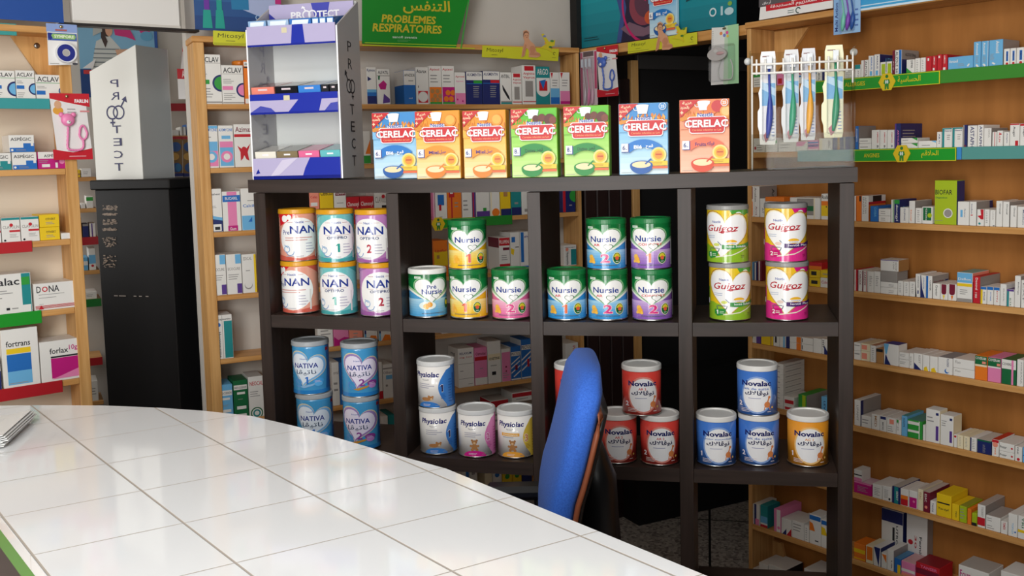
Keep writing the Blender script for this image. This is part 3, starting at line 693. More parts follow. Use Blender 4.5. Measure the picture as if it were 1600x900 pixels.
def tin_nativa(c2, num, numc, inner):
    base = '#4597c8'
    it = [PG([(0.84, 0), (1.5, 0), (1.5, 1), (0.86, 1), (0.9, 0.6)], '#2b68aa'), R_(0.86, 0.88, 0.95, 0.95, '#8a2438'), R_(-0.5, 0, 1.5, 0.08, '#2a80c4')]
    it += [HEART(0.49, 0.50, 0.39, '#d8cba4', 0.95, -0.22), HEART(0.49, 0.50, 0.37, c2, 0.95, -0.22), HEART(0.48, 0.505, 0.325, inner, 0.95, -0.22)]
    it += [TX('Nestlé', 0.38, 0.73, 0.52, 0.76, '#5a6fb0'), TX('NATIVA', 0.26, 0.55, 0.70, 0.655, '#1f2f86', 0, 0.02), TX('ناتيڤا', 0.30, 0.40, 0.66, 0.52, '#3a4a66', 0, 0.008)]
    it += [NUM(num, 0.46, 0.22, 0.53 if num == '1' else 0.56, 0.37, numc, 0, 0.02), RING(0.33, 0.24, 0.07, 0.012, '#5f8fcf'), LN(0.27, 0.3, 0.38, 0.2, 0.012, '#5f8fcf'), PG([(0.36, 0.16), (0.6, 0.22), (0.74, 0.3), (0.72, 0.26), (0.6, 0.18), (0.44, 0.13)], '#c08a3c' if num == '2' else '#8ab6dc'), EL(0.70, 0.27, 0.10, numc if num == '2' else '#4aa0dc', 0.06), EL(0.70, 0.21, 0.075, '#b884c4' if num == '2' else '#5fb0e4', 0.05), SM(0.63, 0.24, 0.78, 0.29, 2, '#d8c8e0')]
    return dict(R=0.0488, H=0.130, lid='p:#a5a8aa', lh=0.0125, base=base, items=it, ribs=True)
def tin_physio(c, dk, num, extra=False):
    base = '#efeae4'
    xs = lambda y: 0.77 - 0.15 * math.sin(PI * min(max((y - 0.05) / 0.85, 0), 1))
    q = [(xs(i / 20) + 0.10 * (1 if i > 18 else 0), i / 20) for i in range(21)]
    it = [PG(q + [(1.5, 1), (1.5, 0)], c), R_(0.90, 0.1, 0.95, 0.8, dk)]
    it += [TX('Physiolac', 0.17, 0.70, 0.64, 0.865, '#1f2170', 0, 0.03, 0.15), TX('بريميوم'[:0] or 'ﺎﻳﺰﻳﻓ', 0.34, 0.655, 0.46, 0.69, '#55555c'), SM(0.26, 0.46, 0.56, 0.60, 3, '#a7a4b4')]
    if extra: it += [R_(0.24, 0.51, 0.56, 0.585, '#f2b04a'), TX('Croissance', 0.27, 0.525, 0.53, 0.57, '#f6ead4', 0, 0.02)]
    it += [EL(0.44, 0.0, 0.20, c if num != '3' else '#f0a63c', 0.14) if num != '2' else EL(0.44, 0.0, 0.20, '#d6248c', 0.14), SM(0.34, 0.03, 0.54, 0.09, 2, '#e4d8e4')]
    br = '#b07a4a'
    if num == '1': it += [EL(0.40, 0.20, 0.085, br, 0.045), EL(0.48, 0.225, 0.05, br, 0.05), EL(0.455, 0.27, 0.018, br), EL(0.52, 0.265, 0.018, br), EL(0.50, 0.205, 0.02, '#d6b48a')]
    else: it += [EL(0.44, 0.24, 0.05, br, 0.07), EL(0.44, 0.35, 0.045, br, 0.05), EL(0.40, 0.395, 0.018, br), EL(0.48, 0.395, 0.018, br), EL(0.44, 0.33, 0.02, '#d6b48a'), EL(0.40, 0.17, 0.024, br), EL(0.48, 0.17, 0.024, br), EL(0.38, 0.26, 0.02, br), EL(0.50, 0.26, 0.02, br)]
    it += [NUM(num, 0.645, 0.37, 0.715, 0.56, '#f2f0f0', 0, 0.07), NUM(num, 0.65, 0.38, 0.71, 0.55, '#17184a' if num == '1' else ('#c23c86' if num == '2' else '#d98a3a'), 0, 0.03), SM(0.66, 0.2, 0.76, 0.34, 4, dk), SM(0.56, 0.04, 0.66, 0.07, 1), SM(0.8, 0.1, 0.9, 0.7, 9, dk)]
    return dict(R=0.0485, H=0.110, lid='p:#d5d4d1', lh=0.012, base=base, items=it, ribs=False, silver=0.003)
def tin_novalac(c, c2, num, sub, subc):
    it = [EL(0.52, 0.46, 0.262, c2, 0.43), EL(0.52, 0.46, 0.235, '#eeecec', 0.39), TX('Novalac', 0.26, 0.665, 0.75, 0.785, '#1c2060', 0, 0.035), TX(sub, 0.5 - 0.016 * len(sub), 0.575, 0.5 + 0.016 * len(sub), 0.63, subc, 0, 0.02),
          TX('نوڤالاك', 0.32, 0.43, 0.70, 0.57, '#26264e', 0, 0.03), SM(0.38, 0.37, 0.62, 0.41, 1, '#8a8ab0')]
    it += [NUM(num, 0.20, 0.19, 0.245 if num == '1' else 0.265, 0.30, '#f4e8ee', 0, 0.03), EL(0.68, 0.24, 0.05, '#d8824a', 0.07), LN(0.68, 0.28, 0.71, 0.40, 0.022, '#d8824a'), EL(0.715, 0.41, 0.022, '#d8824a'), LN(0.64, 0.2, 0.63, 0.12, 0.014, '#d8824a'), LN(0.71, 0.2, 0.73, 0.12, 0.014, '#d8824a'), EL(0.77, 0.17, 0.018, '#e0b45c'),
           SM(0.25, 0.06, 0.48, 0.16, 3, '#e8dcd8'), SM(0.68, 0.06, 0.78, 0.1, 1, '#e8dcd8')]
    return dict(R=0.0482, H=0.110, lid='p:#dedbd6', lh=0.0125, base=c, items=it, ribs=False, silver=0.003)
TINC = {}
def tin(key, spec, label, group, loc, rz):
    if key in TINC: return dup(TINC[key], loc, rz, label)
    t = thing('formula_tin', label, 'tin', loc, rz, group); R, H, lh = spec['R'], spec['H'], spec['lh']
    b = MB(); sv = spec.get('silver', 0.0025); prof = []
    if spec['ribs']:
        prof = [(R, sv)]
        for i in range(1, 24):
            z = sv + (H - sv) * i / 24; prof.append((R - (0.0005 if i % 2 else 0.0), z))
        prof.append((R, H))
    else: prof = [(R, sv), (R, H)]
    b.lathe(prof, 'g:' + spec['base'], 64)
    Wd, Hd = PI * R, H - sv
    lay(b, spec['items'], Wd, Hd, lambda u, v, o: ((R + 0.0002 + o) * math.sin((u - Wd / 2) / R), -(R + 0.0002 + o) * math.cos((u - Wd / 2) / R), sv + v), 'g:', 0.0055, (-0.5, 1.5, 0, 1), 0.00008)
    b.build('body', t)
    b = MB(); b.lathe([(R * 0.9, 0.0015), (R + 0.0004, 0.0), (R + 0.0009, 0.0012), (R + 0.0004, sv)], 'm:#c9c7c2', 48); b.build('base_rim', t)
    b = MB(); q = R + 0.0012
    b.lathe([(R, H - 0.0005), (q, H), (q + 0.0004, H + 0.002), (q, H + lh - 0.002), (q - 0.0015, H + lh), (R * 0.86, H + lh), (R * 0.83, H + lh - 0.0028), (0.0, H + lh - 0.0028)], spec['lid'], 56, 0, 0, False); b.build('lid', t)
    TINC[key] = t; return t
def tin_pos(x0, x1, yb, zs, R):
    cx = (x0 + x1) / 2; p = on_z(cx, yb, zs); h = Vector((p.x, p.y, 0)).normalized(); p = p + h * R
    d = FU.n.dot(Vector((p.x, p.y, 0))) - FU.c; dd = min(max(d, R + 0.012), RD - R - 0.02)
    for k in range(3):
        # keep the pixel column while clamping the depth
        pr = ray(cx, yb - 30); kk = (FU.c + dd) / FU.n.dot(pr); p = Vector((pr.x * kk, pr.y * kk, 0))
    return p
D1 = tin_nan('#e39c86', '#c95a4a', '', '', True); D2 = tin_nan('#6fbcbc', '#3f9c9e', '1', '#1f9a8c'); D3 = tin_nan('#b87cb4', '#9a5a9c', '2', '#b0243c')
N0 = tin_nursie('#4f9fd0', '#a8d0e2', '', '', None, True); N1 = tin_nursie('#f0b81a', '#f4dc88', '1', '#e2532c'); N2 = tin_nursie('#e4679c', '#f0b4c8', '2', '#d4287a')
NA1 = tin_nursie('#2f8fd2', '#9ccce8', '1', '#e2632c', 'AR'); NA2 = tin_nursie('#2f8fd2', '#9ccce8', '2', '#d4287a', 'AR'); NC1 = tin_nursie('#8a5cb4', '#c8a8d8', '1', '#e8835c', 'CONFORT'); NC2 = tin_nursie('#8a5cb4', '#c8a8d8', '2', '#d4287a', 'CONFORT')
G1 = tin_guigoz('#e6c322', '#8fb82c', '#4f9c3a', '#3f9448', '1'); G2 = tin_guigoz('#ecbc22', '#e0308a', '#d01c7c', '#4a2468', '2')
V1 = tin_nativa('#7fb2dc', '1', '#2f6cc0', '#dfe6ee'); V2 = tin_nativa('#9a7fb8', '2', '#8a3c90', '#e4dcec')
P1 = tin_physio('#3f7fc8', '#2c62a8', '1'); P2 = tin_physio('#dc7cb4', '#b84c90', '2'); P3 = tin_physio('#e2c04a', '#b8922c', '3', True)
VR = tin_novalac('#d8433a', '#e08a7c', '2', 'AR 2', '#d23c34'); VB1 = tin_novalac('#4274c4', '#86a4d8', '1', 'lait pour nourrissons', '#5a78b8'); VB2 = tin_novalac('#4274c4', '#86a4d8', '2', 'lait de suite', '#5a78b8'); VO = tin_novalac('#e2942a', '#ecbc74', '1', 'AC 1', '#e2942a')
SH1, SH2 = -0.4045, -0.7650
CANS = [  # x0, x1, base y, shelf, tins from the bottom up: (key, spec, turn in degrees, pixel shift, label)
    (442, 498, 490, SH1, 'gold-lidded tins', [('n1', D1, -26, 0, 'gold-lidded salmon formula tin at the bottom of the leftmost stack'), ('n1', D1, 4, 0, 'gold-lidded salmon formula tin with red corner on top of the leftmost stack')]),
    (501, 559, 493, SH1, 'gold-lidded tins', [('n2', D2, -17, 0, 'gold-lidded teal formula tin at the bottom of its stack'), ('n2', D2, 2, -1, 'gold-lidded teal formula tin on top of its stack')]),
    (563, 621, 496, SH1, 'gold-lidded tins', [('n3', D3, 4, 0, 'gold-lidded mauve formula tin at the bottom, beside the rack divider'), ('n3', D3, -20, -3, 'gold-lidded mauve formula tin on top, beside the rack divider')]),
    (640, 698, 498, SH1, 'green heart tins', [('s0', N0, 12, 0, 'white-lidded green and blue heart tin, single, left in the second cube')]),
    (703, 763, 500, SH1, 'green heart tins', [('s1', N1, -14, 0, 'green and yellow heart tin numbered 1, lower of the pair'), ('s1', N1, 2, 0, 'green and yellow heart tin numbered 1, upper of the pair')]),
    (769, 829, 501, SH1, 'green heart tins', [('s2', N2, -6, 0, 'green and pink heart tin numbered 2, alone at the cube\'s right')]),
    (856, 916, 503, SH1, 'green heart tins', [('a1', NA1, -6, 0, 'green and blue heart tin numbered 1, single beside the divider')]),
    (919, 981, 502, SH1, 'green heart tins', [('a2', NA2, -4, 0, 'green and blue heart tin numbered 2, lower of the middle pair'), ('a2', NA2, -8, -1, 'green and blue heart tin numbered 2, upper of the middle pair')]),
    (988, 1050, 502, SH1, 'green heart tins', [('c2', NC2, 0, 0, 'green and purple heart tin numbered 2, lower of the pair'), ('c1', NC1, -6, -1, 'green and purple heart tin numbered 1, upper of the pair')]),
    (1109, 1172, 502, SH1, 'wavy heart tins', [('g1', G1, 6, 0, 'yellow and lime formula tin with red script, bottom of its pair'), ('g1', G1, -10, -3, 'yellow and lime formula tin with red script, top of its pair')]),
    (1197, 1262, 501, SH1, 'wavy heart tins', [('g2', G2, 4, 0, 'yellow and pink formula tin with red script, bottom of its pair'), ('g2', G2, 2, -2, 'yellow and pink formula tin with red script, top of its pair')]),
    (465, 522, 708, SH2, 'blue heart tins', [('v1', V1, -6, 0, 'light blue heart tin numbered 1, lower, half hidden by the counter'), ('v1', V1, -14, -3, 'light blue heart tin numbered 1, upper of the left blue pair')]),
    (537, 595, 712, SH2, 'blue heart tins', [('v2', V2, -10, 0, 'light blue tin with violet heart, lower of the pair'), ('v2', V2, 2, 1, 'light blue tin with violet heart, upper of the pair')]),
    (656, 714, 707, SH2, 'white tins with coloured sides', [('p1', P1, 2, 0, 'white formula tin with blue side, lower of the pair'), ('p1', P1, -16, -1, 'white formula tin with blue side, upper of the pair')]),
    (716, 775, 714, SH2, 'white tins with coloured sides', [('p2', P2, 2, 0, 'white formula tin with pink side numbered 2')]),
    (778, 836, 712, SH2, 'white tins with coloured sides', [('p3', P3, -2, 0, 'white formula tin with yellow side numbered 3, beside the divider')]),
    (868, 929, 719, SH2, 'red tins', [('r', VR, 0, 0, 'red formula tin hidden low behind the blue chair'), ('r', VR, 0, 0, 'red formula tin peeking out above the blue chair back')]),
    (934, 996, 721, SH2, 'red tins', [('r', VR, 4, 0, 'red formula tin, lower left of the pyramid of three')]),
    (1000, 1062, 725, SH2, 'red tins', [('r', VR, 2, 0, 'red formula tin, lower right of the pyramid of three')]),
    (1088, 1150, 727, SH2, 'blue tins with white disc', [('b1', VB1, 4, 0, 'blue formula tin with white disc numbered 1, beside the divider')]),
    (1153, 1218, 727, SH2, 'blue tins with white disc', [('b2', VB2, 2, 0, 'blue formula tin with white disc numbered 2, lower of the pair'), ('b2', VB2, -4, -2, 'blue formula tin with white disc numbered 2, upper of the pair')]),
    (1229, 1295, 730, SH2, 'orange tin', [('o', VO, 4, 0, 'orange formula tin with white disc, alone in the lower right cube')]),
]
pyr = []
for (x0, x1, yb, zs, grp, L) in CANS:
    R = L[0][1]['R']; p = tin_pos(x0, x1, yb, zs, R); u = p.dot(FU.t) - U0; z = zs + sag(u) + ZC + 0.0020
    if L[0][0] == 'r': pyr.append((p, z))
    for (k, sp, turn, dx, lab) in L:
        q = p + FU.t * (dx * p.y / FPX)
        tin(k, sp, lab, grp, (q.x, q.y, z), math.atan2(q.y, q.x) - PI / 2 + math.radians(turn)); z += sp['H'] + sp['lh'] + 0.0004
a, c = pyr[1][0], pyr[2][0]; q = (a + c) / 2 + FU.t * (6 * 2.35 / FPX)
tin('r', VR, 'red formula tin on top of the pyramid of three', 'red tins', (q.x, q.y, max(pyr[1][1], pyr[2][1]) + VR['H'] + VR['lh'] + 0.0006), math.atan2(q.y, q.x) - PI / 2 + 0.03)

# ------------------------------------------------------------------ cereal cartons on top of the rack
def sector(cx, cy, r0, r1, a0, a1, c, n=14):
    def f(w, h):
        out = []
        for i in range(n):
            a, b_ = a0 + (a1 - a0) * i / n, a0 + (a1 - a0) * (i + 1) / n
            out.append([(cx * w + r * w * math.cos(t), cy * h + r * w * math.sin(t)) for r, t in ((r0, a), (r1, a), (r1, b_), (r0, b_))])
        return (out, c)
    return f
def wheat(seed):
    r = random.Random(seed); out = []
    for i in range(26):
        x = r.uniform(0.02, 1.0); y = r.uniform(0.70, 0.80); l = r.uniform(0.06, 0.11); a = r.uniform(-0.5, 0.5); w = 0.022
        out.append(PG([(x, y), (x + w + a * 0.02, y + l * 0.5), (x + a * 0.08, y + l), (x - w + a * 0.02, y + l * 0.5)], r.choice(['#e8962c', '#d97c1e', '#f0b050', '#c96a18'])))
    return out
def cereal_art(sky, mid, low, arc, arct, fr, ar, age, fruit, bowl, n25=False):
    it = GR(0.0, 0.74, low, mid, 9) + [R_(0, 0.74, 1, 1, sky)]
    it += wheat(len(fr) * 7 + 3) + [PG([(0, 0.70), (0.25, 0.74), (0.6, 0.70), (1, 0.72), (1, 0.765), (0.6, 0.74), (0.25, 0.78), (0, 0.76)], '#d98a2c')]
    it += [PG([(0.0, 0.72), (0.2, 0.66), (0.2, 0.6), (0, 0.6)], mid), PG([(0.36, 0.97), (0.62, 0.97), (0.58, 0.85), (0.40, 0.85)], '#e9ebec'), RING(0.36, 0.93, 0.055, 0.016, '#e0e4e8'), EL(0.49, 0.965, 0.13, '#f6f7f6', 0.015)]
    for (x, y, r, c) in fruit: it.append(EL(x, y, r, c))
    it += [PG([(0, 1), (0.42, 1), (0, 0.745)], '#c81e22'), TX('غنية', 0.06, 0.925, 0.26, 0.975, '#f4d8b0', 0, 0.03), TX('بالحديد', 0.02, 0.865, 0.2, 0.92, '#f4d8b0', 0, 0.03), TX('+', 0.02, 0.80, 0.08, 0.85, '#f4d8b0', 0, 0.04)]
    it += [PG([(0.20, 0.765), (0.90, 0.765), (0.94, 0.745), (0.90, 0.555), (0.86, 0.535), (0.24, 0.535), (0.20, 0.555), (0.16, 0.745)], '#f6ecec'), PG([(0.215, 0.755), (0.885, 0.755), (0.92, 0.74), (0.885, 0.562), (0.85, 0.546), (0.25, 0.546), (0.215, 0.562), (0.18, 0.74)], '#cc1c26')]
    it += [TX('CERELAC', 0.09, 0.608, 0.985, 0.732, '#b8181f', 0, 0.055), TX('CERELAC', 0.105, 0.618, 0.97, 0.722, '#f8f6f4', 0, 0.032), TX('Céréales infantiles au Lait', 0.26, 0.57, 0.84, 0.597, '#f0a06c'), PG([(0.35, 0.76), (0.68, 0.76), (0.68, 0.80), (0.35, 0.80)], '#e8ecf4'), TX('Nestlé', 0.365, 0.762, 0.665, 0.815, '#24409a', 0, 0.02)]
    it += [sector(0.50, 0.095, 0.42, 0.58, math.radians(48), math.radians(132), arc), TX(fr, 0.31, 0.365, 0.31 + 0.055 * min(len(fr), 4), 0.415, arct, 0, 0.03), TX(ar, 0.55, 0.36, 0.70, 0.425, arct, 0, 0.03)]
    it += [R_(0.06, 0.315, 0.215, 0.435, '#2c3c8c'), R_(0.055, 0.325, 0.195, 0.44, '#f2f2f4'), TX(age, 0.08, 0.35, 0.135, 0.415, '#28387e', 0, 0.02), R_(0.14, 0.355, 0.175, 0.365, '#8a92b4')]
    it += [EL(0.81, 0.275, 0.155, '#f2dc8c'), EL(0.81, 0.275, 0.12, '#f0c43c'), EL(0.81, 0.275, 0.085, '#e8963c'), R_(0.75, 0.27, 0.87, 0.29, '#c8542c'), R_(0.63, 0.125, 1.0, 0.19, '#f0c93c'), SM(0.66, 0.14, 0.97, 0.18, 2, '#b88a2c'), R_(0.63, 0.085, 1.0, 0.118, '#ea6a3a')]
    it += [EL(0.46, 0.13, 0.23, bowl, 0.12, 24, PI, 2 * PI), R_(0.23, 0.122, 0.69, 0.136, bowl), EL(0.46, 0.138, 0.23, bowl, 0.06), EL(0.46, 0.142, 0.19, '#f0dcae', 0.045), LN(0.54, 0.15, 0.66, 0.22, 0.03, bowl), SM(0.05, 0.025, 0.28, 0.045, 1)]
    if n25: it += [EL(0.90, 0.945, 0.075, sky), RING(0.90, 0.945, 0.075, 0.012, '#dfe6f0'), TX('25', 0.86, 0.925, 0.94, 0.965, '#f4f4f6', 0, 0.02)]
    return it
BLU = ('#3c8ccc', '#7fbce4', '#d8ecf4', '#1f78c8', '#f4f6fa'); ORG = ('#f0961c', '#f6b440', '#f8e4b4', '#f0962c', '#5a3a7c'); GRN = ('#5cbc1c', '#8cd048', '#d2ec9c', '#1f8a3c', '#0f5a2c'); FRU = ('#f08a54', '#f49a74', '#f8c4a8', '#ef7050', '#5a2a6c')
hon = [(0.8, 0.85, 0.13, '#e8922c'), (0.8, 0.86, 0.10, '#f0b04c')]; dat = [(0.55, 0.85, 0.07, '#5a2418'), (0.68, 0.86, 0.08, '#6a2c1c'), (0.85, 0.83, 0.12, '#5a2014'), (0.92, 0.82, 0.08, '#7a3420')]
fru = [(0.66, 0.87, 0.11, '#ec7a3c'), (0.76, 0.9, 0.12, '#c8383c'), (0.93, 0.83, 0.12, '#f0a04c'), (0.93, 0.83, 0.09, '#f4c07c')]
CER = [(583, 653, 172, 0.035, BLU, 'Blé', 'قمح', '6', [], '#1f5ca8', 0, 'light blue baby cereal carton next to the white condom display'),
       (650, 719, 170, 0.006, ORG, 'Miel', 'عسل', '6', hon, '#e8842c', 0, 'yellow orange baby cereal carton, left of the two alike'),
       (724, 791, 169, 0.006, ORG, 'Miel', 'عسل', '6', hon, '#e8842c', 0, 'yellow orange baby cereal carton, right of the two alike'),
       (799, 871, 166, 0.006, GRN, 'Dattes', 'تمر', '8', dat, '#1f8a3c', 0, 'green baby cereal carton, left of the two green ones'),
       (881, 952, 162, 0.006, GRN, 'Dattes', 'تمر', '8', dat, '#1f8a3c', 0, 'green baby cereal carton, right of the two green ones'),
       (967, 1044, 158, 0.006, BLU, 'Blé', 'قمح', '6', [], '#1f5ca8', 1, 'light blue baby cereal carton marked 25, standing apart in the middle'),
       (1062, 1140, 152, 0.006, FRU, 'Fruits', 'فواكه', '6', fru, '#dc4a2c', 1, 'salmon orange fruit baby cereal carton nearest the acrylic stand')]
for (x0, x1, yt, d, C, fr_, ar_, age, fruit, bowl, n25, lab) in CER:
    y = (yt + 275) / 2; a, e = FU.px(x0, y, d)[0], FU.px(x1, y, d)[0]; z1 = FU.px((x0 + x1) / 2, yt + 3, d)[1]; u = (a + e) / 2 - U0; z0 = -0.047 + sag(u) + 0.0008
    w, h, dp = e - a, z1 - z0, 0.040 if d < 0.02 else 0.04
    b = MB(); b.bbox(-w / 2, w / 2, 0, dp, 0, h, C[1], 0.0012)
    lay(b, cereal_art(C[0], C[1], C[2], C[3], C[4], fr_, ar_, age, fruit, bowl, n25), w, h, face_front(-w / 2, 0, 0), '', None, (0.012, 0.988, 0.008, 0.992))
    lay(b, [R_(0.15, 0.72, 0.85, 0.97, '#d8b8a8'), R_(0.2, 0.9, 0.8, 0.96, '#c8282c'), SM(0.2, 0.1, 0.8, 0.68, 14, '#7a7a8a')], dp, h, face_left(-w / 2, dp, 0))
    p = FU.P((a + e) / 2, d, z0); tag(b.build('cereal_box', None, p, FU.rot), lab, 'cereal box', 'baby cereal cartons on the rack')

# ------------------------------------------------------------------ white condom displays
def sexes(cx, cy, r, c, asp, mir=False):
    """two linked rings with arrow and cross"""
    s = -1 if mir else 1; t = r * 0.22; d = 0.55 * r
    k = asp
    return [RING(cx - s * d, cy, r, t, c, ry=r * k), RING(cx + s * d, cy, r, t, c, ry=r * k), LN(cx - s * (d + 0.5 * r), cy + 0.85 * r * k, cx - s * (d + 1.1 * r), cy + 1.7 * r * k, t, c),
            PG([(cx - s * (d + 1.35 * r), cy + 2.2 * r * k), (cx - s * (d + 1.5 * r), cy + 1.3 * r * k), (cx - s * (d + 0.65 * r), cy + 1.75 * r * k)], c),
            LN(cx + s * d, cy - r * k, cx + s * d, cy - 1.8 * r * k, t, c), LN(cx + s * (d - 0.4 * r), cy - 1.4 * r * k, cx + s * (d + 0.4 * r), cy - 1.4 * r * k, t, c)]
def protect_letters(w, h, mir, c='#20205c'):
    it = []; ys = [0.93, 0.80, None, 0.52, 0.40, 0.28, 0.16]; ch = 'PR TECT'.replace(' ', '')
    k = 0; H = 0.065
    for i, y in enumerate([0.88, 0.765, 0.615, 0.46, 0.345, 0.23, 0.115]):
        if i == 2: it += sexes(0.5, y, 0.125, c, w / h, mir); continue
        it.append(TX('PRTECT'[k], 0.42, y - 0.035, 0.60, y + 0.035, c, 0, 0.0, 0, mir)); k += 1
    return it
DISPW = M('p:#dedcdb')
MATS['disp_side'] = principled('display_side_plastic', lin('#b9b7b6'), 0.22)[0]
def condom_stand(label, loc, rot, w, dp, hf, hb, mirrored=False):
    t = thing('condom_display', label, 'display stand', loc, rot)
    th = 0.004
    def panel(x, name):
        b = MB(); pts = [(0, 0), (dp, 0), (dp, hb), (0, hf)]
        vs = [(x, y, z) for y, z in pts] + [(x + th, y, z) for y, z in pts]
        b.faces(vs, [(0, 1, 2, 3)[::-1], (4, 5, 6, 7), (1, 5, 6, 2)[::-1][::-1], (2, 6, 7, 3), (0, 4, 5, 1)[::-1][::-1]], 'disp_side'); b.faces([vs[0], vs[4], vs[7], vs[3]], [(0, 1, 2, 3)], 'p:#f4f4f6')
        H = hf
        lay(b, protect_letters(dp, H, False, '#1c1c24'), dp, H, face_right(x + th, 0, 0) if x > 0 else face_left(x, dp, 0))
        lay(b, protect_letters(dp, H, True, '#9a98a0'), dp, H, face_left(x, dp, 0) if x > 0 else (lambda u, v, o: (x + th + o, u, v)))
        return b.build(name, t)
    panel(0, 'side_panel'); panel(w - th, 'side_panel')
    b = MB(); b.box(th, w - th, dp - 0.006, dp - 0.003, 0, hb, 'p:#dfe2de'); b.build('back_panel', t)
    return t, th
LAV, BLU_ = '#b9b0d2', '#2634a4'
base_z = -0.047
uA = FU.px(391, 200, 0.006)[0] - U0; uB = FU.px(533, 200, 0.006)[0] - U0
sp = Vector(FU.P(U0 + uA, 0.006, base_z + sag(uA + 0.1) + 0.001)); cw = uB - uA
hf = FU.px(531, 38, 0.006)[1] - base_z; hb = FU.px(571, 1, 0.156)[1] - base_z
lab0 = 'white condom display with blue trays standing on the rack top'
st, th = condom_stand(lab0, sp, FU.rot, cw, 0.150, hf, hb)
def zt_(y, d=0.006): return FU.px(460, y, d)[1] - base_z - sag(uA + 0.1)
TILT = 0.17
trays = [(zt_(71), zt_(39), 'top'), (zt_(178), zt_(146), 'mid'), (max(zt_(280), 0.001), zt_(247), 'low')]
for i, (z0, z1, nm) in enumerate(trays):
    b = MB(); x0, x1 = th + 0.0006, cw - th - 0.0006
    q_ = [(x0, 0.0, z0), (x1, 0.0, z0), (x1, 0.140, z0 + 0.14 * TILT), (x0, 0.140, z0 + 0.14 * TILT)]; q2 = [(x, y, z + 0.003) for x, y, z in q_]
    b.faces(q_ + q2, [(3, 2, 1, 0), (4, 5, 6, 7), (0, 1, 5, 4), (1, 2, 6, 5), (2, 3, 7, 6), (3, 0, 4, 7)], 'g:' + BLU_); b.box(x0, x1, -0.003, -0.0001, z0, z1, 'g:' + LAV)
    H = z1 - z0; w = x1 - x0
    art = [[PG([(0.5, 0), (0.66, 0), (0.64, 1), (0.52, 1)], BLU_), R_(0, 0, 1, 0.09, '#1c2890'), R_(0.40, 0.62, 0.46, 0.88, '#d8cfae')],
           [R_(0, 0.68, 1, 1, BLU_), PG([(0.42, 0), (0.78, 0), (0.84, 1), (0.62, 1)], BLU_), PG([(0, 0.1), (0.12, 0.42), (0.24, 0.3), (0.3, 0.05)], '#4a50ac'), PG([(0.84, 0.05), (0.92, 0.45), (1, 0.5), (1, 0.05)], '#4a50ac'), R_(0, 0, 1, 0.1, '#1c2890'), R_(0.39, 0.66, 0.46, 0.9, '#d8cfae')],
           [PG([(0.56, 0), (1, 0), (1, 1), (0.66, 1), (0.6, 0.5)], BLU_), PG([(0.2, 0.15), (0.34, 0.9), (0.52, 1.0), (0.3, 0.2)], '#d2cae0'), R_(0, 0, 1, 0.16, '#141e7c'), PG([(0.03, 0.25), (0.08, 0.3), (0.06, 0.5), (0.04, 0.35)], '#1c2890')]][i]
    lay(b, art, w, H, face_front(x0, -0.003, z0), 'g:'); o = b.build('tray', st); o['label'] = 'glossy blue and lavender tray'
hz0, hz1 = FU.px(500, 27, 0.13)[1] - base_z, hb
b = MB(); b.box(th + 0.001, cw - th - 0.001, 0.128, 0.132, hz0 - 0.03, hz1, 'g:' + LAV)
it = [PG([(0, 0.0), (0.16, 0.0), (0.1, 0.4), (0, 0.7)], '#2a2f96'), PG([(0.55, 0.35), (0.68, 0.35), (0.72, 1), (0.5, 1)], '#4a4fae'), R_(0, 0, 1, 0.14, '#6f74b8')]
lw = cw - 2 * th; hh = hz1 - hz0 + 0.03; y0_, y1_ = 0.44, 0.70
it += [TX('PR', 0.26, y0_, 0.40, y1_, '#f4f2f6', 0, 0.03), RING(0.445, (y0_ + y1_) / 2, 0.05, 0.016, '#f4f2f6'), RING(0.515, (y0_ + y1_) / 2, 0.05, 0.016, '#f4f2f6'), LN(0.44, y1_, 0.41, y1_ + 0.16, 0.014, '#f4f2f6'), PG([(0.40, y1_ + 0.21), (0.385, y1_ + 0.10), (0.435, y1_ + 0.14)], '#f4f2f6'), TX('TECT', 0.57, y0_, 0.83, y1_, '#f4f2f6', 0, 0.03)]
lay(b, it, lw, hh, face_front(th + 0.001, 0.128, hz0 - 0.03), 'g:'); o = b.build('header_card', st); o['label'] = 'lavender header card with white logo'
def in_stand(name, x0, x1, zb, h, d, col, top, label, grp, front=None, sidec=None):
    a, e = FU.px(x0, 200, 0.01)[0] - U0 - uA, FU.px(x1, 200, 0.01)[0] - U0 - uA
    b = MB(); b.bbox(-(e - a) / 2 + 0.0005, (e - a) / 2 - 0.0005, 0, d, 0, h, col, 0.0008)
    lay(b, [R_(0.02, 0.02, 0.98, 0.98, top)] + [R_(0, k / 12, 0.04, k / 12 + 0.05, '#15151a') for k in range(12)], e - a - 0.001, d, face_top(-(e - a) / 2 + 0.0005, 0, h))
    if front: lay(b, front, e - a, h, face_front(-(e - a) / 2, 0, 0))
    q = sp + FU.t * ((a + e) / 2) + FU.n * (0.003 + 0.17 * h) + Vector((0, 0, zb + 0.17 * (0.003 + 0.17 * h) - 0.0008))
    o = b.build(name, None, q, FU.rot); o.rotation_euler = (math.atan(0.17), 0, FU.rot); tag(o, label, 'carton', grp)
zb = trays[0][0] + 0.0046
ht = zt_(30) - zb
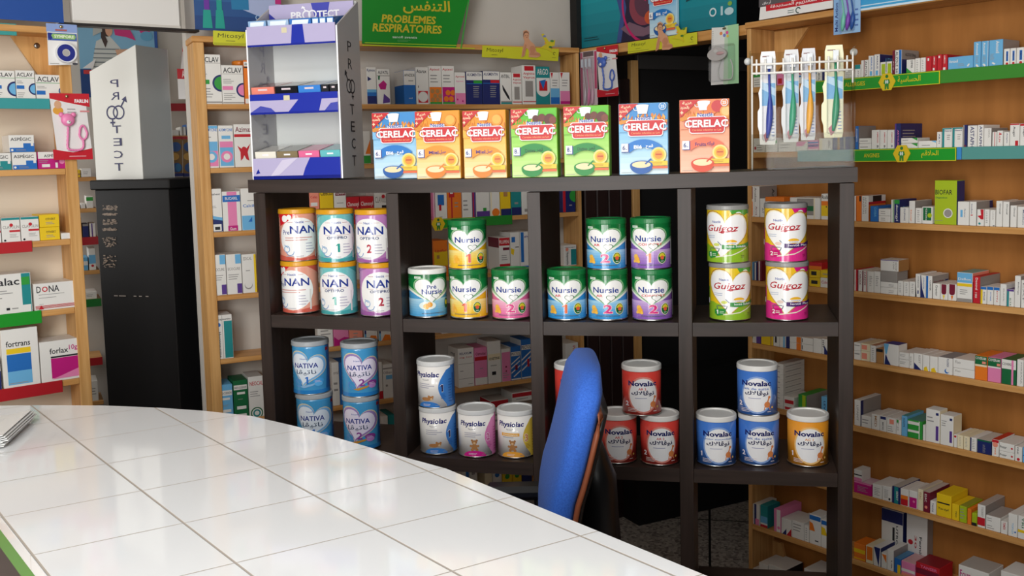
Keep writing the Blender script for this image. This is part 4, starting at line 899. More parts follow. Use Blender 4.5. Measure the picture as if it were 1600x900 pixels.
for k, (a, e, c, lb) in enumerate([(395, 423, '#8fb4dc', 'pale'), (425, 458, '#a9c4e2', 'silvery'), (459, 493, '#3f78c4', 'mid'), (494, 505, '#4a86cc', ''), (505.5, 516, '#5a90d2', ''), (516.5, 528, '#3c74be', '')]):
    lab = ['pale blue carton, leftmost in top tray of the display', 'silvery blue carton, second from left in the display top tray', 'wide mid blue carton, third from left in the display top tray', 'slim blue carton, fourth from left in the display top tray', 'slim blue carton, fifth from left in the display top tray', 'slim blue carton at right end of the display top tray'][k]
    in_stand('condom_carton', a, e, zb, ht, 0.108, 'g:' + c, 'g:#a8bcd4', lab, 'cartons in the condom display', [PG([(0.1, 0.75), (0.8, 0.65), (0.9, 0.95), (0.15, 0.95)], '#e4eef8')])
zb = trays[1][0] + 0.0045; ht = zt_(135) - zb
for k, (a, e, c, tp, lb) in enumerate([(395, 431, 'g:#ee8a78', 'g:#8a3834', 'coral carton with dark red top, leftmost in middle tray of the display'), (432, 467, 'g:#17171c', 'g:#2a2a30', 'black carton, second from left in middle tray of the display'), (468, 503, 'g:#3f86d8', 'g:#3a3c74', 'shiny blue carton in the middle tray of the display'), (504, 516, 'g:#2a2a2e', 'g:#55504e', 'slim dark carton in the middle tray of the display'), (517, 529, 'g:#2c2c30', 'g:#4a4644', 'slim dark carton at right end of the middle tray')]):
    in_stand('condom_carton', a, e, zb, ht, 0.115, c, tp, lb, 'cartons in the condom display', [R_(0.3, 0.86, 0.7, 0.93, '#d8c8cc')])
zb = trays[2][0] + 0.0045; ht = zt_(237) - zb
for k, (a, e, c, tp, lb) in enumerate([(396, 429, 'g:#efeadb', 'g:#e4dfd0', 'cream carton, leftmost in bottom tray of the display'), (430, 463, 'g:#8a7a5c', 'g:#5a4f40', 'tan patterned carton in bottom tray of the display'), (464, 497, 'g:#e8709c', 'g:#d85a8a', 'pink carton in bottom tray of the display'), (498, 530, 'g:#6cc0c4', 'g:#58aab0', 'aqua carton at right of the display bottom tray')]):
    in_stand('condom_carton', a, e, zb, ht, 0.10, c, tp, lb, 'cartons in the condom display', [R_(0.35, 0.84, 0.65, 0.9, '#f4eef0')])
# second display, turned sideways on the tall black cabinet
cz = -0.0525
ca = ray(147, 283) * (3.49 / ray(147, 283).y); cb = ray(262, 279) * (3.40 / ray(262, 279).y)
ct = Vector((cb.x - ca.x, cb.y - ca.y, 0)); cl = ct.length; FC = Frame((ct.x, ct.y), 0); FC.c = FC.n.dot(Vector((ca.x, ca.y, 0))); c0 = FC.t.dot(Vector((ca.x, ca.y, 0)))
cab = thing('black_cabinet', 'tall black cabinet with torn tape marks behind the left shelves', 'cabinet', FC.P(c0, 0, -ZC), FC.rot)
b = MB(); b.bbox(0, cl, 0, 0.39, 0.0, cz + ZC - 0.035, EBONY, 0.002)
r = random.Random(5); it = []
for (y0_, y1_) in ((322, 329), (334, 337), (343, 352), (357, 361), (370, 386), (400, 418)):
    za, zb_ = FC.px(168, y1_)[1] + ZC, FC.px(168, y0_)[1] + ZC
    for k in range(60):
        x = FC.px(160 + r.random() * 21, y0_)[0] - c0; z = r.uniform(za, zb_); w_ = r.uniform(0.002, 0.011)
        it.append(R_(x / cl, z / 1.5, (x + w_) / cl, (z + r.uniform(0.001, 0.004)) / 1.5, r.choice(['#8d7a6a', '#a08c7a', '#6d5d50'])))
for k in range(9):
    x = FC.px(172 + r.random() * 60, 463)[0] - c0; z = FC.px(190, 463)[1] + ZC; it.append(R_(x / cl, z / 1.5, (x + 0.012) / cl, (z + 0.004) / 1.5, '#8a8078'))
it = [(lambda f: (lambda w, h: f(w, h)))(q) for q in it]
lay(b, it, cl, 1.5, face_front(0, 0, 0), '', None, (0, 1, 0, 1), 0.000009); b.build('body', cab)
b = MB(); b.bbox(-0.012, cl + 0.012, -0.012, 0.395, cz + ZC - 0.0345, cz + ZC, EBONY, 0.004); b.build('top_board', cab)
# display on the cabinet: side panel turned to the room
pa = ray(150, 270) * (3.585 / ray(150, 270).y); pb = ray(220, 270); 
FD = Frame((0.95, -0.31), 0); FD.c = FD.n.dot(Vector((pa.x, pa.y, 0))); d0 = FD.t.dot(Vector((pa.x, pa.y, 0)))
dw = FD.px(219, 200)[0] - d0; h1 = FD.px(143, 112)[1] - cz; h2 = FD.px(215, 70)[1] - cz
t = thing('condom_display', 'grey condom display with mirrored lettering on top of the tall black cabinet', 'display stand', FD.P(d0, 0, cz + 0.0005), FD.rot)
MATS['frost'] = principled('frosted_panel', lin('#e9e9e3'), 0.3)[0]; MATS['silverback'] = principled('silver_panel', lin('#d9dcdb'), 0.25, 0.25)[0]
b = MB(); b.prism([(0, 0), (dw, 0), (dw, h2), (0, h1)], 0, 0.004, 'frost')
lay(b, protect_letters(dw, h1, True), dw, h1, face_front(0, 0, 0)); b.build('side_panel', t)
BW = 0.18
b = MB(); b.prism([(0, 0), (dw, 0), (dw, h2), (0, h1)], BW - 0.004, BW, 'frost'); b.build('side_panel', t)
b = MB(); b.box(dw - 0.004, dw, 0.0042, BW - 0.0042, 0, h2, 'silverback'); b.build('back_panel', t)
for z0 in (0.002, 0.14, 0.30):
    b = MB(); b.box(0.0, dw - 0.0045, 0.0045, BW - 0.0045, z0, z0 + 0.004, 'g:' + BLU_); b.box(-0.003, 0.0, 0.0045, BW - 0.0045, z0, z0 + 0.05, 'g:' + LAV); b.build('tray', t)

# ------------------------------------------------------------------ hanging packs and posters
def plate(name, label, cat, fr, d, pts, th, base, items=None, group=None, pre='', child=None, off=0.0):
    """flat sheet whose corner pixels lie on the plane fr at depth d; returns object, origin and size"""
    q = [fr.px(x, y, d) for x, y in pts]; s0 = min(a for a, z in q); z0 = min(z for a, z in q); w = max(a for a, z in q) - s0; h = max(z for a, z in q) - z0
    loc = fr.P(s0, d, z0)
    root = thing(name, label, cat, loc, fr.rot, group) if child else None
    b = MB(); b.prism([(a - s0, z - z0) for a, z in q], 0, th, base)
    if items: lay(b, items, w, h, face_front(0, 0, 0), pre)
    if child: o = b.build(child, root); return root, w, h
    o = b.build(name, None, loc, fr.rot); tag(o, label, cat, group); return o, w, h
# green sign over the back shelf
it = [R_(0, 0.0, 1, 0.012, '#c8dc2c'), PG([(0.865, 0.0), (0.875, 0.0), (1.0, 1.0), (0.99, 1.0)], '#2fae3c')]
YG = '#cdb92c'
q, w_, h_ = plate('respiratory_sign', 'green sign in yellow capitals about breathing problems above back shelf', 'sign', FB, -0.012, [(566, 68), (712, 75.5), (739, -28), (566, -45)], 0.004, '#0f8a24',
    it + [R_(0.02, 0.035, 0.83, 0.045, '#b8d42c'), TX('PROBLEMES', 0.17, 0.325, 0.65, 0.435, YG, 0, 0.03, 0.15), TX('RESPIRATOIRES', 0.09, 0.195, 0.70, 0.31, YG, 0, 0.03, 0.15), TX('التنفس', 0.36, 0.46, 0.78, 0.66, YG, 0, 0.02), TX('sanofi aventis', 0.26, 0.115, 0.475, 0.15, '#d8e8d4'), SM(0.30, 0.07, 0.42, 0.10, 2, '#6fae6c')])
def mitosyl(fr, pts, label, full=True):
    it = [TX('Mitosyl', 0.06, 0.48, 0.27, 0.83, '#4a4a12', 0, 0.0, 0.1), SM(0.12, 0.3, 0.2, 0.4, 1, '#6a6a2c'), SM(0.02, 0.1, 0.36, 0.2, 1, '#8a8a2c')]
    if full: it += [RING(0.935, 0.55, 0.018, 0.006, '#3a3a1c', 0.5, 5.0), SM(0.90, 0.22, 0.97, 0.3, 1, '#6a6a2c')]
    else: it = [TX('Mitosyl', 0.13, 0.45, 0.85, 0.82, '#4a4a12', 0, 0.0, 0.1), SM(0.35, 0.28, 0.7, 0.4, 1, '#6a6a2c'), R_(0.02, 0.02, 0.98, 0.2, '#b3b320')]
    return plate('shelf_talker', label, 'shelf card', fr, -0.012, pts, 0.002, '#cfce2a', it, None, '', 'strip')
def baby(root, w, h, cx, cz, s):
    """cut-out picture of a crawling baby and a flower sprig, printed on card"""
    sk, sk2, hair = '#d9a07c', '#c98a66', '#7a5238'; b = MB()
    out = [(-0.62, -0.85), (-0.36, -0.75), (-0.20, -0.1), (-0.02, -0.42), (-0.05, -0.82), (0.55, -0.86), (0.86, -0.75), (0.80, -0.55), (0.55, -0.45), (0.42, 0.02), (0.10, 0.26), (-0.02, 0.42), (0.02, 0.86), (-0.18, 1.0), (-0.42, 0.92), (-0.44, 0.5), (-0.34, 0.22), (-0.52, -0.35)]
    b.prism([(cx + x * s, cz + z * s) for x, z in out], -0.0035, -0.0022, sk)
    W = 2 * s
    it = [EL(0.39, 0.83, 0.115, hair, 0.12), EL(0.405, 0.79, 0.10, sk, 0.115), PG([(0.3, 0.44), (0.48, 0.6), (0.7, 0.52), (0.74, 0.3), (0.5, 0.32)], sk), EL(0.62, 0.35, 0.12, sk2, 0.12), PG([(0.5, 0.16), (0.93, 0.14), (0.9, 0.22), (0.55, 0.26)], sk2), LN(0.37, 0.5, 0.24, 0.12, 0.07, sk2), EL(0.37, 0.80, 0.014, '#4a3020'), EL(0.45, 0.80, 0.014, '#4a3020'), EL(0.41, 0.745, 0.03, '#b86a58', 0.012)]
    lay(b, it, W, W, face_front(cx - s, -0.0035, cz - s)); o = b.build('baby_picture', root); o['label'] = 'cut-out picture of a crawling baby'
    b = MB(); cx2 = cx + 1.45 * s
    b.prism([(cx2 - 0.62 * s, cz - 0.2 * s), (cx2 - 0.1 * s, cz + 0.1 * s), (cx2 - 0.5 * s, cz + 0.75 * s), (cx2 - 0.3 * s, cz + 0.8 * s), (cx2 + 0.1 * s, cz + 0.25 * s), (cx2 + 0.6 * s, cz + 0.4 * s), (cx2 + 0.55 * s, cz + 0.0 * s), (cx2 + 0.2 * s, cz - 0.1 * s), (cx2 + 0.35 * s, cz - 0.5 * s), (cx2, cz - 0.3 * s)], -0.0035, -0.0022, '#d8c62c')
    it = [EL(0.3, 0.85, 0.1, '#7a8ab8', 0.06), EL(0.78, 0.62, 0.12, '#4f8a3c', 0.06), EL(0.66, 0.3, 0.1, '#3f7a34', 0.05), EL(0.35, 0.5, 0.06, '#e8a82c', 0.05)]
    lay(b, it, 1.24 * s, 1.3 * s, face_front(cx2 - 0.62 * s, -0.0035, cz - 0.5 * s), '', None); o = b.build('flower_picture', root)
r_, w_, h_ = mitosyl(FB, [(753, 89), (872, 95.5), (873.5, 76.5), (754, 71)], 'yellow shelf card with crawling baby on the back shelf edge')
baby(r_, w_, h_, w_ * 0.60, h_ * 1.15, 0.056)
r_, w_, h_ = mitosyl(FR, [(981, 84), (1089, 69), (1089, 50), (981, 66.5)], 'yellow shelf card with crawling baby on the passage beam')
baby(r_, w_, h_, w_ * 0.53, h_ * 1.0, 0.056)
mitosyl(FB, [(333, 69), (389, 72.5), (389, 50.5), (333, 47.5)], 'yellow shelf card beside the white condom display', False)
# posters on top of the shelving
it = GR(0, 1, '#0c7886', '#12a2ae', 6) + [PG([(0.27, 0), (0.62, 0), (0.66, 1), (0.24, 1), (0.30, 0.4)], '#3a4f8c'), PG([(0.30, 0.0), (0.60, 0.0), (0.62, 1), (0.30, 1), (0.34, 0.5)], '#241a3a'),
    EL(0.46, 0.50, 0.10, '#8a3c4c', 0.3), EL(0.47, 0.55, 0.075, '#5a3448', 0.24), PG([(0.30, 0.2), (0.36, 0.28), (0.46, 0.16), (0.52, 0.2), (0.54, 0.45), (0.6, 0.5), (0.56, 0.1), (0.45, 0.04), (0.36, 0.08)], '#7a5a6c'), EL(0.50, 0.3, 0.04, '#c8542c', 0.1),
    RING(0.48, 0.55, 0.17, 0.012, '#c01c64', 0.6, 4.6, 30, 0.62), LN(0.40, 0.85, 0.47, 0.55, 0.01, '#c01c64'), PG([(0.72, 0.42), (0.80, 0.48), (0.80, 1), (0.72, 1)], '#12424c'), R_(0.73, 0.55, 0.79, 0.95, '#3f9fb4'), PG([(0.83, 0.55), (0.95, 0.66), (0.95, 1), (0.83, 1)], '#6fb4c8'), SM(0.845, 0.66, 0.93, 0.9, 4, '#3c3c8c'),
    SM(0.04, 0.09, 0.2, 0.16, 2, '#083c44'), RING(0.875, 0.22, 0.02, 0.007, '#cfe0e4', ry=0.06), LN(0.925, 0.16, 0.925, 0.28, 0.012, '#b8d4da'), EL(0.965, 0.2, 0.025, '#b8d4da', 0.05), EL(0.97, 0.3, 0.012, '#7fae4c', 0.03)]
plate('stomach_poster', 'teal poster picturing a stomach, standing on the passage beam', 'poster', FR, 0.02, [(905.5, 76), (1150, 39), (1150, -45), (905.5, -25)], 0.004, '#0d8591', it)
b_pts = [(1015, 60), (1058, 53), (1058, -30), (1015, -28)]
q = [FR.px(x, y, 0.004) for x, y in b_pts]; s0 = q[0][0]; w_ = q[1][0] - q[0][0]; z0 = 0.4155; h_ = w_ * 1.55
zc0 = FR.px(1036, 57)[1]
b = MB(); b.bbox(0, w_, 0, 0.012, 0, h_, '#bfe0f2', 0.001)
lay(b, cereal_art(BLU[0], BLU[1], BLU[2], BLU[3], BLU[4], 'Blé', 'قمح', '6', [], '#1f5ca8', True), w_, h_, face_front(0, 0, 0), '', None, (0.01, 0.99, 0.01, 0.99))
tag(b.build('cereal_carton_card', None, FR.P(s0, 0.004, zc0 + 0.0008), FR.rot), 'flat light blue cereal carton leaning before the teal stomach poster', 'carton')
it = [R_(0, 0.19, 0.45, 1, '#5a5558'), R_(0.4, 0.25, 1, 1, '#5c8a3c'), R_(0, 0.19, 0.42, 0.30, '#5a5558'), PG([(0.10, 0.115), (1, 0.125), (1, 0.215), (0.10, 0.205)], '#c41c2c'), TX('نسبة المغنزيوم المستهدفة', 0.16, 0.13, 0.95, 0.20, '#f4ecea', 0, 0.02), TX('أرهاق', 0.05, 0.215, 0.17, 0.27, '#f0ecec'), RING(0.54, 0.06, 0.035, 0.012, '#2c4a44', 0.3, 5), SM(0.40, 0.03, 0.49, 0.09, 2, '#4a6a64')]
plate('magnesium_poster', 'white and red Arabic poster standing on the right shelving top', 'poster', FR, 0.004, [(1186, 31.5), (1301, 12.5), (1304, -90), (1196, -75)], 0.004, '#efedea', it)
it = [R_(0, 0.0, 1, 0.03, '#d8ecf8'), R_(0, 0.06, 1, 0.075, '#cfe8f6')]
plate('blue_poster', 'light blue poster at the upper right corner on the shelving', 'poster', FR, -0.010, [(1344, 16), (1640, -26), (1640, -120), (1344, -90)], 0.004, '#3fa4da', it)
it = [R_(0, 0, 1, 1, '#1b4c9c'), EL(0.25, 0.42, 0.13, '#d8e4ea', 0.30), EL(0.25, 0.47, 0.085, '#2c7ab8', 0.2), TX('3', 0.22, 0.38, 0.28, 0.58, '#e8eef2', 0, 0.03), PG([(0.02, 0.45), (0.12, 0.28), (0.18, 0.36), (0.1, 0.55)], '#dfe6e6'), SM(0.02, 0.1, 0.3, 0.16, 1, '#7fa8d8')]
plate('blue_round_poster', 'dark blue poster with white ring at the top left corner', 'poster', FL, 0.01, [(-60, 26), (96, 31), (93, -70), (-60, -76)], 0.004, '#1b4c9c', it)
it = GR(0, 1, '#16407c', '#3f7fb4', 5) + [PG([(0.55, 0.3), (1, 0.1), (1, 1), (0.5, 1)], '#a8b4d8'), R_(0.42, 0.3, 0.62, 1.0, '#1f78a8'), RING(0.52, 0.5, 0.05, 0.012, '#7fc0d8'), RING(0.72, 0.2, 0.03, 0.01, '#9ab8dc'), RING(0.82, 0.2, 0.025, 0.01, '#9ab8dc'), R_(0.93, 0.4, 1.0, 1, '#c0287a')]
for x in (0.14, 0.28): it += [R_(x - 0.025, 0.35, x + 0.025, 1.0, '#aeb4b8'), PG([(x - 0.055, 0.03), (x + 0.055, 0.03), (x + 0.04, 0.28), (x - 0.04, 0.28)], '#149a8c'), R_(x - 0.03, 0.28, x + 0.03, 0.42, '#6a2c9c' if x < 0.2 else '#149a8c')]
plate('inhaler_poster', 'blue poster picturing two inhaler pens behind the white condom display', 'poster', FB, 0.03, [(305, 46), (430, 51), (436, -60), (310, -66)], 0.004, '#1d4f94', it)
# white carton and the dark shelf it stands on, in the gap between left and back shelving
gA, gB = FL.P(sL1 + 0.006, 0.03, 0), FB.P(sB0 - 0.006, 0.0, 0); gv = gB - gA; FG = Frame((gv.x, gv.y), 0); FG.c = FG.n.dot(Vector((gA.x, gA.y, 0))); g0 = FG.t.dot(Vector((gA.x, gA.y, 0)))
zg = FG.px(200, 40)[1]
b = MB(); b.bbox(-0.02, gv.length + 0.03, 0, 0.045, zg + ZC - 0.008, zg + ZC, '#221c1a', 0.001)
tag(b.build('bridge_board', None, FG.P(g0, 0, -ZC), FG.rot), 'thin dark board bridging the gap between left and back shelving', 'board')
a, e = FG.px(113, 20, 0.004)[0], FG.px(281, 20, 0.004)[0]
b = MB(); b.bbox(0, e - a, 0, 0.038, 0, 0.2, '#e7e4df', 0.003); lay(b, [TX('وشرا', 0.475, 0.42, 0.57, 0.6, '#3a3a3c', 0, 0.0), R_(0, 0, 1, 0.04, '#d2cdc4')], e - a, 0.2, face_front(0, 0, 0))
tag(b.build('white_carton', None, FG.P(a, 0.004, zg + 0.0008), FG.rot), 'large white carton with a handwritten word, above the left gap', 'box')
FN = Frame((0.893383, 0.449297), 3.325 + 1.0)
it = [R_(0, 0, 1, 1, '#7fb4d4'), R_(0, 0.0, 0.6, 0.35, '#163f7c'), R_(0.96, 0.3, 1, 1, '#1d4f9c'), PG([(0.12, 0.28), (0.5, 0.28), (0.52, 0.62), (0.38, 0.78), (0.22, 0.70)], '#ccd0cc')]
it += [R_(0.14 + 0.01 * i, 0.32 + 0.055 * i, 0.5, 0.335 + 0.055 * i, '#7a8488') for i in range(6)]
it += [PG([(0.45, 0.6), (0.72, 0.62), (0.74, 0.56), (0.48, 0.50)], '#d8a888'), EL(0.36, 0.86, 0.07, '#3a2620', 0.10), PG([(0.29, 0.88), (0.36, 0.7), (0.33, 0.62), (0.28, 0.75)], '#3a2620'), EL(0.385, 0.84, 0.045, '#d8a284', 0.075), PG([(0.44, 0.9), (0.6, 0.98), (0.66, 0.84), (0.72, 0.72), (0.6, 0.76), (0.46, 0.78)], '#cc2878'), EL(0.57, 0.95, 0.05, '#a8683c', 0.05), PG([(0.18, 0.76), (0.3, 0.82), (0.3, 0.92), (0.2, 0.96)], '#b4b8b4'), EL(0.84, 0.86, 0.07, '#cc2878', 0.06), EL(0.86, 0.78, 0.08, '#5fa4c8', 0.06), PG([(0.03, 0.36), (0.2, 0.48), (0.16, 0.36)], '#eaeaea'), R_(0.04, 0.29, 0.3, 0.34, '#c83a3c'), R_(0.12, 0.02, 0.18, 0.27, '#e4e0e0')]
plate('family_poster', 'blue poster of a smiling woman carrying a child, behind the left gap', 'poster', FN, 0.0, [(128, 152), (243, 148), (244, 30), (126, 30)], 0.004, '#7fb4d4', it)
it = [R_(0, 0, 1, 0.28, '#e8e4e2'), R_(0, 0.28, 1, 0.42, '#c4202c'), TX('ALGIDA'[:0] or 'Alodont', 0.25, 0.3, 0.95, 0.4, '#f0e6e4'), PG([(0.6, 0.42), (1, 0.42), (1, 0.7), (0.7, 0.66)], '#2c1a1e'), PG([(0.2, 0.42), (0.5, 0.42), (0.6, 0.62), (0.35, 0.66)], '#ded8d6'), RING(0.55, 0.14, 0.14, 0.03, '#b8505a', 0.5, 5), RING(0.72, 0.17, 0.10, 0.03, '#4a4a54', 0.5, 5)]
plate('red_banner', 'narrow red and white hanging banner left of the pine post', 'poster', FN, -0.45, [(279, 153), (302, 155), (302, 44), (288, 42)], 0.003, '#d2242c', it)
# shelves glimpsed far behind the gap
nk = thing('nook_shelving', 'distant narrow shelves seen in the gap behind the left shelving', 'shelving', FN.P(0, 0, -ZC), FN.rot)
NS = []
for (x0, x1, y, strip_) in ((112, 150, 277, None), (112, 152, 326, None), (114, 154, 371, '#b01c28'), (116, 156, 423, None), (118, 158, 468, '#1c7a30'), (120, 160, 560, '#b8242c'), (122, 162, 628, None), (258, 306, 162, '#b0202c'), (258, 306, 212, None)):
    a, e = FN.px(x0, y, -0.16)[0], FN.px(x1, y, -0.16)[0]; z = FN.px((x0 + x1) / 2, y, -0.16)[1] + ZC
    b = MB(); b.bbox(a, e, -0.16, 0.0, z - 0.016, z, PINE, 0.001)
    o = b.build('shelf', nk)
    if strip_: b = MB(); b.box(a, e, -0.164, -0.1602, z - 0.03, z + 0.001, 'p:' + strip_); b.build('label_strip', o)
    NS.append((y, z))
# ------------------------------------------------------------------ blister packs
def strand(mb, pts, r, mat): mb.tube(pts, r, mat, 7)
def bez(pts, n=10):
    out = []
    P = [Vector(p) for p in pts]
    for i in range(len(P) - 1):
        p0, p1, p2, p3 = P[max(i - 1, 0)], P[i], P[i + 1], P[min(i + 2, len(P) - 1)]
        for k in range(n):
            t = k / n; out.append(0.5 * ((2 * p1) + (p2 - p0) * t + (2 * p0 - 5 * p1 + 4 * p2 - p3) * t * t + (3 * p1 - p0 - 3 * p2 + p3) * t ** 3))
    out.append(P[-1]); return out
def pin(root, x, z, y=-0.004):
    b = MB(); ball(b, (x, y, z), (0.005, 0.004, 0.005), 'm:#c8b48a', 10, 6); b.build('push_pin', root)
# tape roll pack
it = [R_(0, 0.80, 1, 1, '#8fa6d8'), R_(0.03, 0.60, 0.97, 0.78, '#4a64ac'), PG([(0.12, 0.60), (0.2, 0.70), (0.14, 0.78), (0.03, 0.78), (0.03, 0.66)], '#1f2f86'), PG([(0.2, 0.64), (0.9, 0.64), (0.94, 0.70), (0.9, 0.76), (0.2, 0.76), (0.14, 0.72)], '#8fbc6c'), TX('SYMPORE', 0.24, 0.665, 0.88, 0.735, '#eef4da', 0, 0.03), R_(0.28, 0.83, 0.66, 0.87, '#b0605a'), SM(0.05, 0.03, 0.35, 0.07, 1), EL(0.86, 0.055, 0.09, '#4a4a52', 0.03)]
r_, w_, h_ = plate('tape_pack', 'blister card with a blue-centred tape roll hanging at top left', 'blister pack', FL, -0.012, [(76, 102), (121, 101), (120, 39), (73, 39)], 0.0015, '#eeece9', it, None, '', 'card')
b = MB(); cx, cz_, R = w_ * 0.56, h_ * 0.30, w_ * 0.33
for (r0, r1, y, m_) in ((0.0, R, -0.018, 'p:#e9eaee'),):
    b.prism([(cx + R * math.cos(2 * PI * i / 40), cz_ + R * math.sin(2 * PI * i / 40)) for i in range(40)], -0.018, -0.0005, 'p:#e9eaee')
lay(b, [EL(0.47, 0.5, 0.44, '#1c2a86'), EL(0.47, 0.5, 0.19, '#c8c4c0'), EL(0.46, 0.49, 0.16, '#b2aeaa')], 2 * R, 2 * R, face_front(cx - R, -0.018, cz_ - R)); o = b.build('tape_roll', r_); o['label'] = 'white tape roll with blue centre'
pin(r_, w_ * 0.47, h_ * 0.93)
# soother clips
def soother(label, fr, d, pts, col, tilt, head):
    it = [PG([(0, 1), (1, 1), (1, 0.80), (0.45, 0.86), (0, 0.92)], '#c81c2c'), TX('FARLIN', 0.62, 0.86, 0.97, 0.915, '#f4eeee', 0, 0.05), PG([(0, 0), (1, 0), (1, 0.17), (0.5, 0.11), (0, 0.16)], '#c41428'), SM(0.4, 0.04, 0.85, 0.07, 1, '#e8b8bc'), EL(0.19, 0.74, 0.13, '#e0a23c', 0.06), EL(0.19, 0.83, 0.09, '#d9a882', 0.06), SM(0.42, 0.70, 0.72, 0.79, 2, '#a8a4a4'), R_(0.74, 0.72, 0.98, 0.745, '#d88a8c'), R_(0.44, 0.655, 0.49, 0.675, '#3a2a3c')]
    r_, w_, h_ = plate('soother_clip_pack', label, 'blister pack', fr, d, pts, 0.0015, '#e9e6e4', it, None, '', 'card')
    X = lambda u: u * w_; Z = lambda v: v * h_
    b = MB(); R = w_ * 0.18; hx, hz = X(head[0]), Z(head[1]); m_ = 'p:' + col
    ball(b, (hx, -0.010, hz), (R, 0.010, R * 0.95), m_)
    for s_ in (-1, 1): ball(b, (hx + s_ * R * 0.85, -0.008, hz + R * 0.75), (R * 0.38, 0.006, R * 0.38), m_, 12, 8)
    ball(b, (hx, -0.019, hz - R * 0.35), (R * 0.32, 0.004, R * 0.28), 'p:#ece6e6', 12, 8); ball(b, (hx, -0.0225, hz - R * 0.25), (R * 0.08, 0.002, R * 0.07), 'p:#2a2a30', 8, 6)
    o = b.build('clip', r_); o['label'] = 'round clip with ears'
    b = MB(); path = bez([(hx, -0.008, hz - R), (X(0.38), -0.007, Z(0.35)), (X(0.36), -0.007, Z(0.18)), (X(0.48), -0.007, Z(0.145)), (X(0.68), -0.007, Z(0.15)), (X(0.76), -0.007, Z(0.2)), (X(0.76), -0.007, Z(0.30))], 9)
    b.tube(path, [0.0030 + 0.0011 * (i % 3 == 0) for i in range(len(path))], m_, 7); b.build('cord', r_)
    b = MB(); lp = [(X(0.77) + w_ * 0.085 * math.sin(a) * (1.0 if math.cos(a) < 0 else 1.25), -0.007, Z(0.41) - h_ * 0.105 * math.cos(a)) for a in [2 * PI * i / 20 for i in range(20)]]
    b.tube(lp, 0.0031, m_, 7, True); b.build('loop', r_)
    pin(r_, w_ * 0.42, h_ * 0.955); return r_
soother('red and white blister card with a pink soother clip at left', FL, -0.012, [(91, 250), (145, 244), (132, 146.5), (77, 149)], '#ef86b8', 0, (0.40, 0.60))
soother('red and white blister card with a blue soother clip by the passage', FR, -0.014, [(937, 152), (966.5, 147), (960.5, 70), (932, 75)], '#4a6cc4', 0, (0.33, 0.68))
# toothbrush pack on the beam
def brush(mb, x, z0, z1, y, col, wv, neck='p:#e9e9ee', headw=0.0055, rr=0.0032, fat=1.9):
    L = z1 - z0; pts = []; rad = []
    for i in range(19):
        v = i / 18; pts.append((x + wv * math.sin(v * PI * 1.6) * 0.006, y, z0 + L * v)); rad.append(rr * (fat * math.sin(PI * min(v / 0.42, 1)) ** 0.5 * (1 if v < 0.25 else 1 - (v - 0.25) / 0.3) if v < 0.48 else 0.55) if v < 0.80 else headw * 0.62)
    rad = [max(q, rr * 0.5) for q in rad]
    mb.tube(pts[:15], rad[:15], col, 8); mb.tube(pts[14:], rad[14:], neck, 8)
    mb.box(pts[15][0] - headw * 0.6, pts[15][0] + headw * 0.6, y - 0.008, y - 0.001, z0 + L * 0.82, z0 + L * 0.99, '#dfe8f0')
it = [R_(0, 0.0, 1, 1, '#d9c8cc'), R_(0.02, 0.02, 0.15, 0.98, '#c46a84'), R_(0.85, 0.3, 0.98, 0.98, '#c04a70'), R_(0.2, 0.9, 0.8, 0.99, '#6a5a5c')]
r_, w_, h_ = plate('toothbrush_pack', 'blister of white and pink toothbrushes beside the blue soother card', 'blister pack', FR, -0.009, [(908, 166), (934, 161), (931, 78), (906, 82)], 0.0015, '#d9c8cc', it, None, '', 'card')
for i, (c, x) in enumerate((('p:#cfc8cc', 0.3), ('p:#e488b0', 0.52), ('p:#e0b8c8', 0.74))):
    b = MB(); brush(b, x * w_, 0.0, h_ * 0.86, -0.007, c, 1.0, 'p:#d8d4d8', 0.006); b.build('toothbrush', r_)
b = MB(); b.bbox(w_ * 0.16, w_ * 0.86, -0.016, -0.0008, 0.004, h_ * 0.88, BLIST, 0.003); o = b.build('blister', r_)
# pale green soother pack
it = [R_(0.55, 0, 1, 1, '#a8d8a8'), PG([(0.45, 0), (0.62, 0), (0.62, 1), (0.52, 1)], '#c4dcc0'), EL(0.38, 0.88, 0.05, '#e88a4c', 0.03), EL(0.5, 0.84, 0.05, '#7a8ad0', 0.03), EL(0.6, 0.88, 0.05, '#e8589c', 0.03), EL(0.62, 0.82, 0.04, '#eec04c', 0.025), EL(0.5, 0.955, 0.07, '#5c5a40', 0.02), SM(0.06, 0.6, 0.12, 0.95, 10, '#b8b8b4')]
r_, w_, h_ = plate('soother_pack', 'pale green and white blister card with a clear soother on passage beam', 'blister pack', FR, -0.012, [(1111, 133), (1153, 130), (1154, 41), (1112, 43.5)], 0.0015, '#e9e8e4', it, None, '', 'card')
b = MB(); b.prism([(w_ * (0.36 + 0.34 * math.cos(a)), h_ * (0.52 + 0.11 * math.sin(a))) for a in [2 * PI * i / 24 for i in range(24)]], -0.022, -0.016, 'p:#c9c4c0'); ball(b, (w_ * 0.32, -0.012, h_ * 0.58), (w_ * 0.2, 0.011, h_ * 0.08), 'p:#d8d6d2'); ball(b, (w_ * 0.5, -0.024, h_ * 0.53), (w_ * 0.14, 0.004, h_ * 0.03), 'p:#d8b0b0'); o = b.build('soother', r_)
b = MB(); b.tube(bez([(w_ * 0.4, -0.006, h_ * 0.42), (w_ * 0.3, -0.006, h_ * 0.25), (w_ * 0.36, -0.006, h_ * 0.1), (w_ * 0.6, -0.006, h_ * 0.08), (w_ * 0.8, -0.006, h_ * 0.1), (w_ * 0.82, -0.006, h_ * 0.3), (w_ * 0.74, -0.006, h_ * 0.42)], 8), 0.0022, 'p:#cfcfcb', 6); b.build('chain', r_)
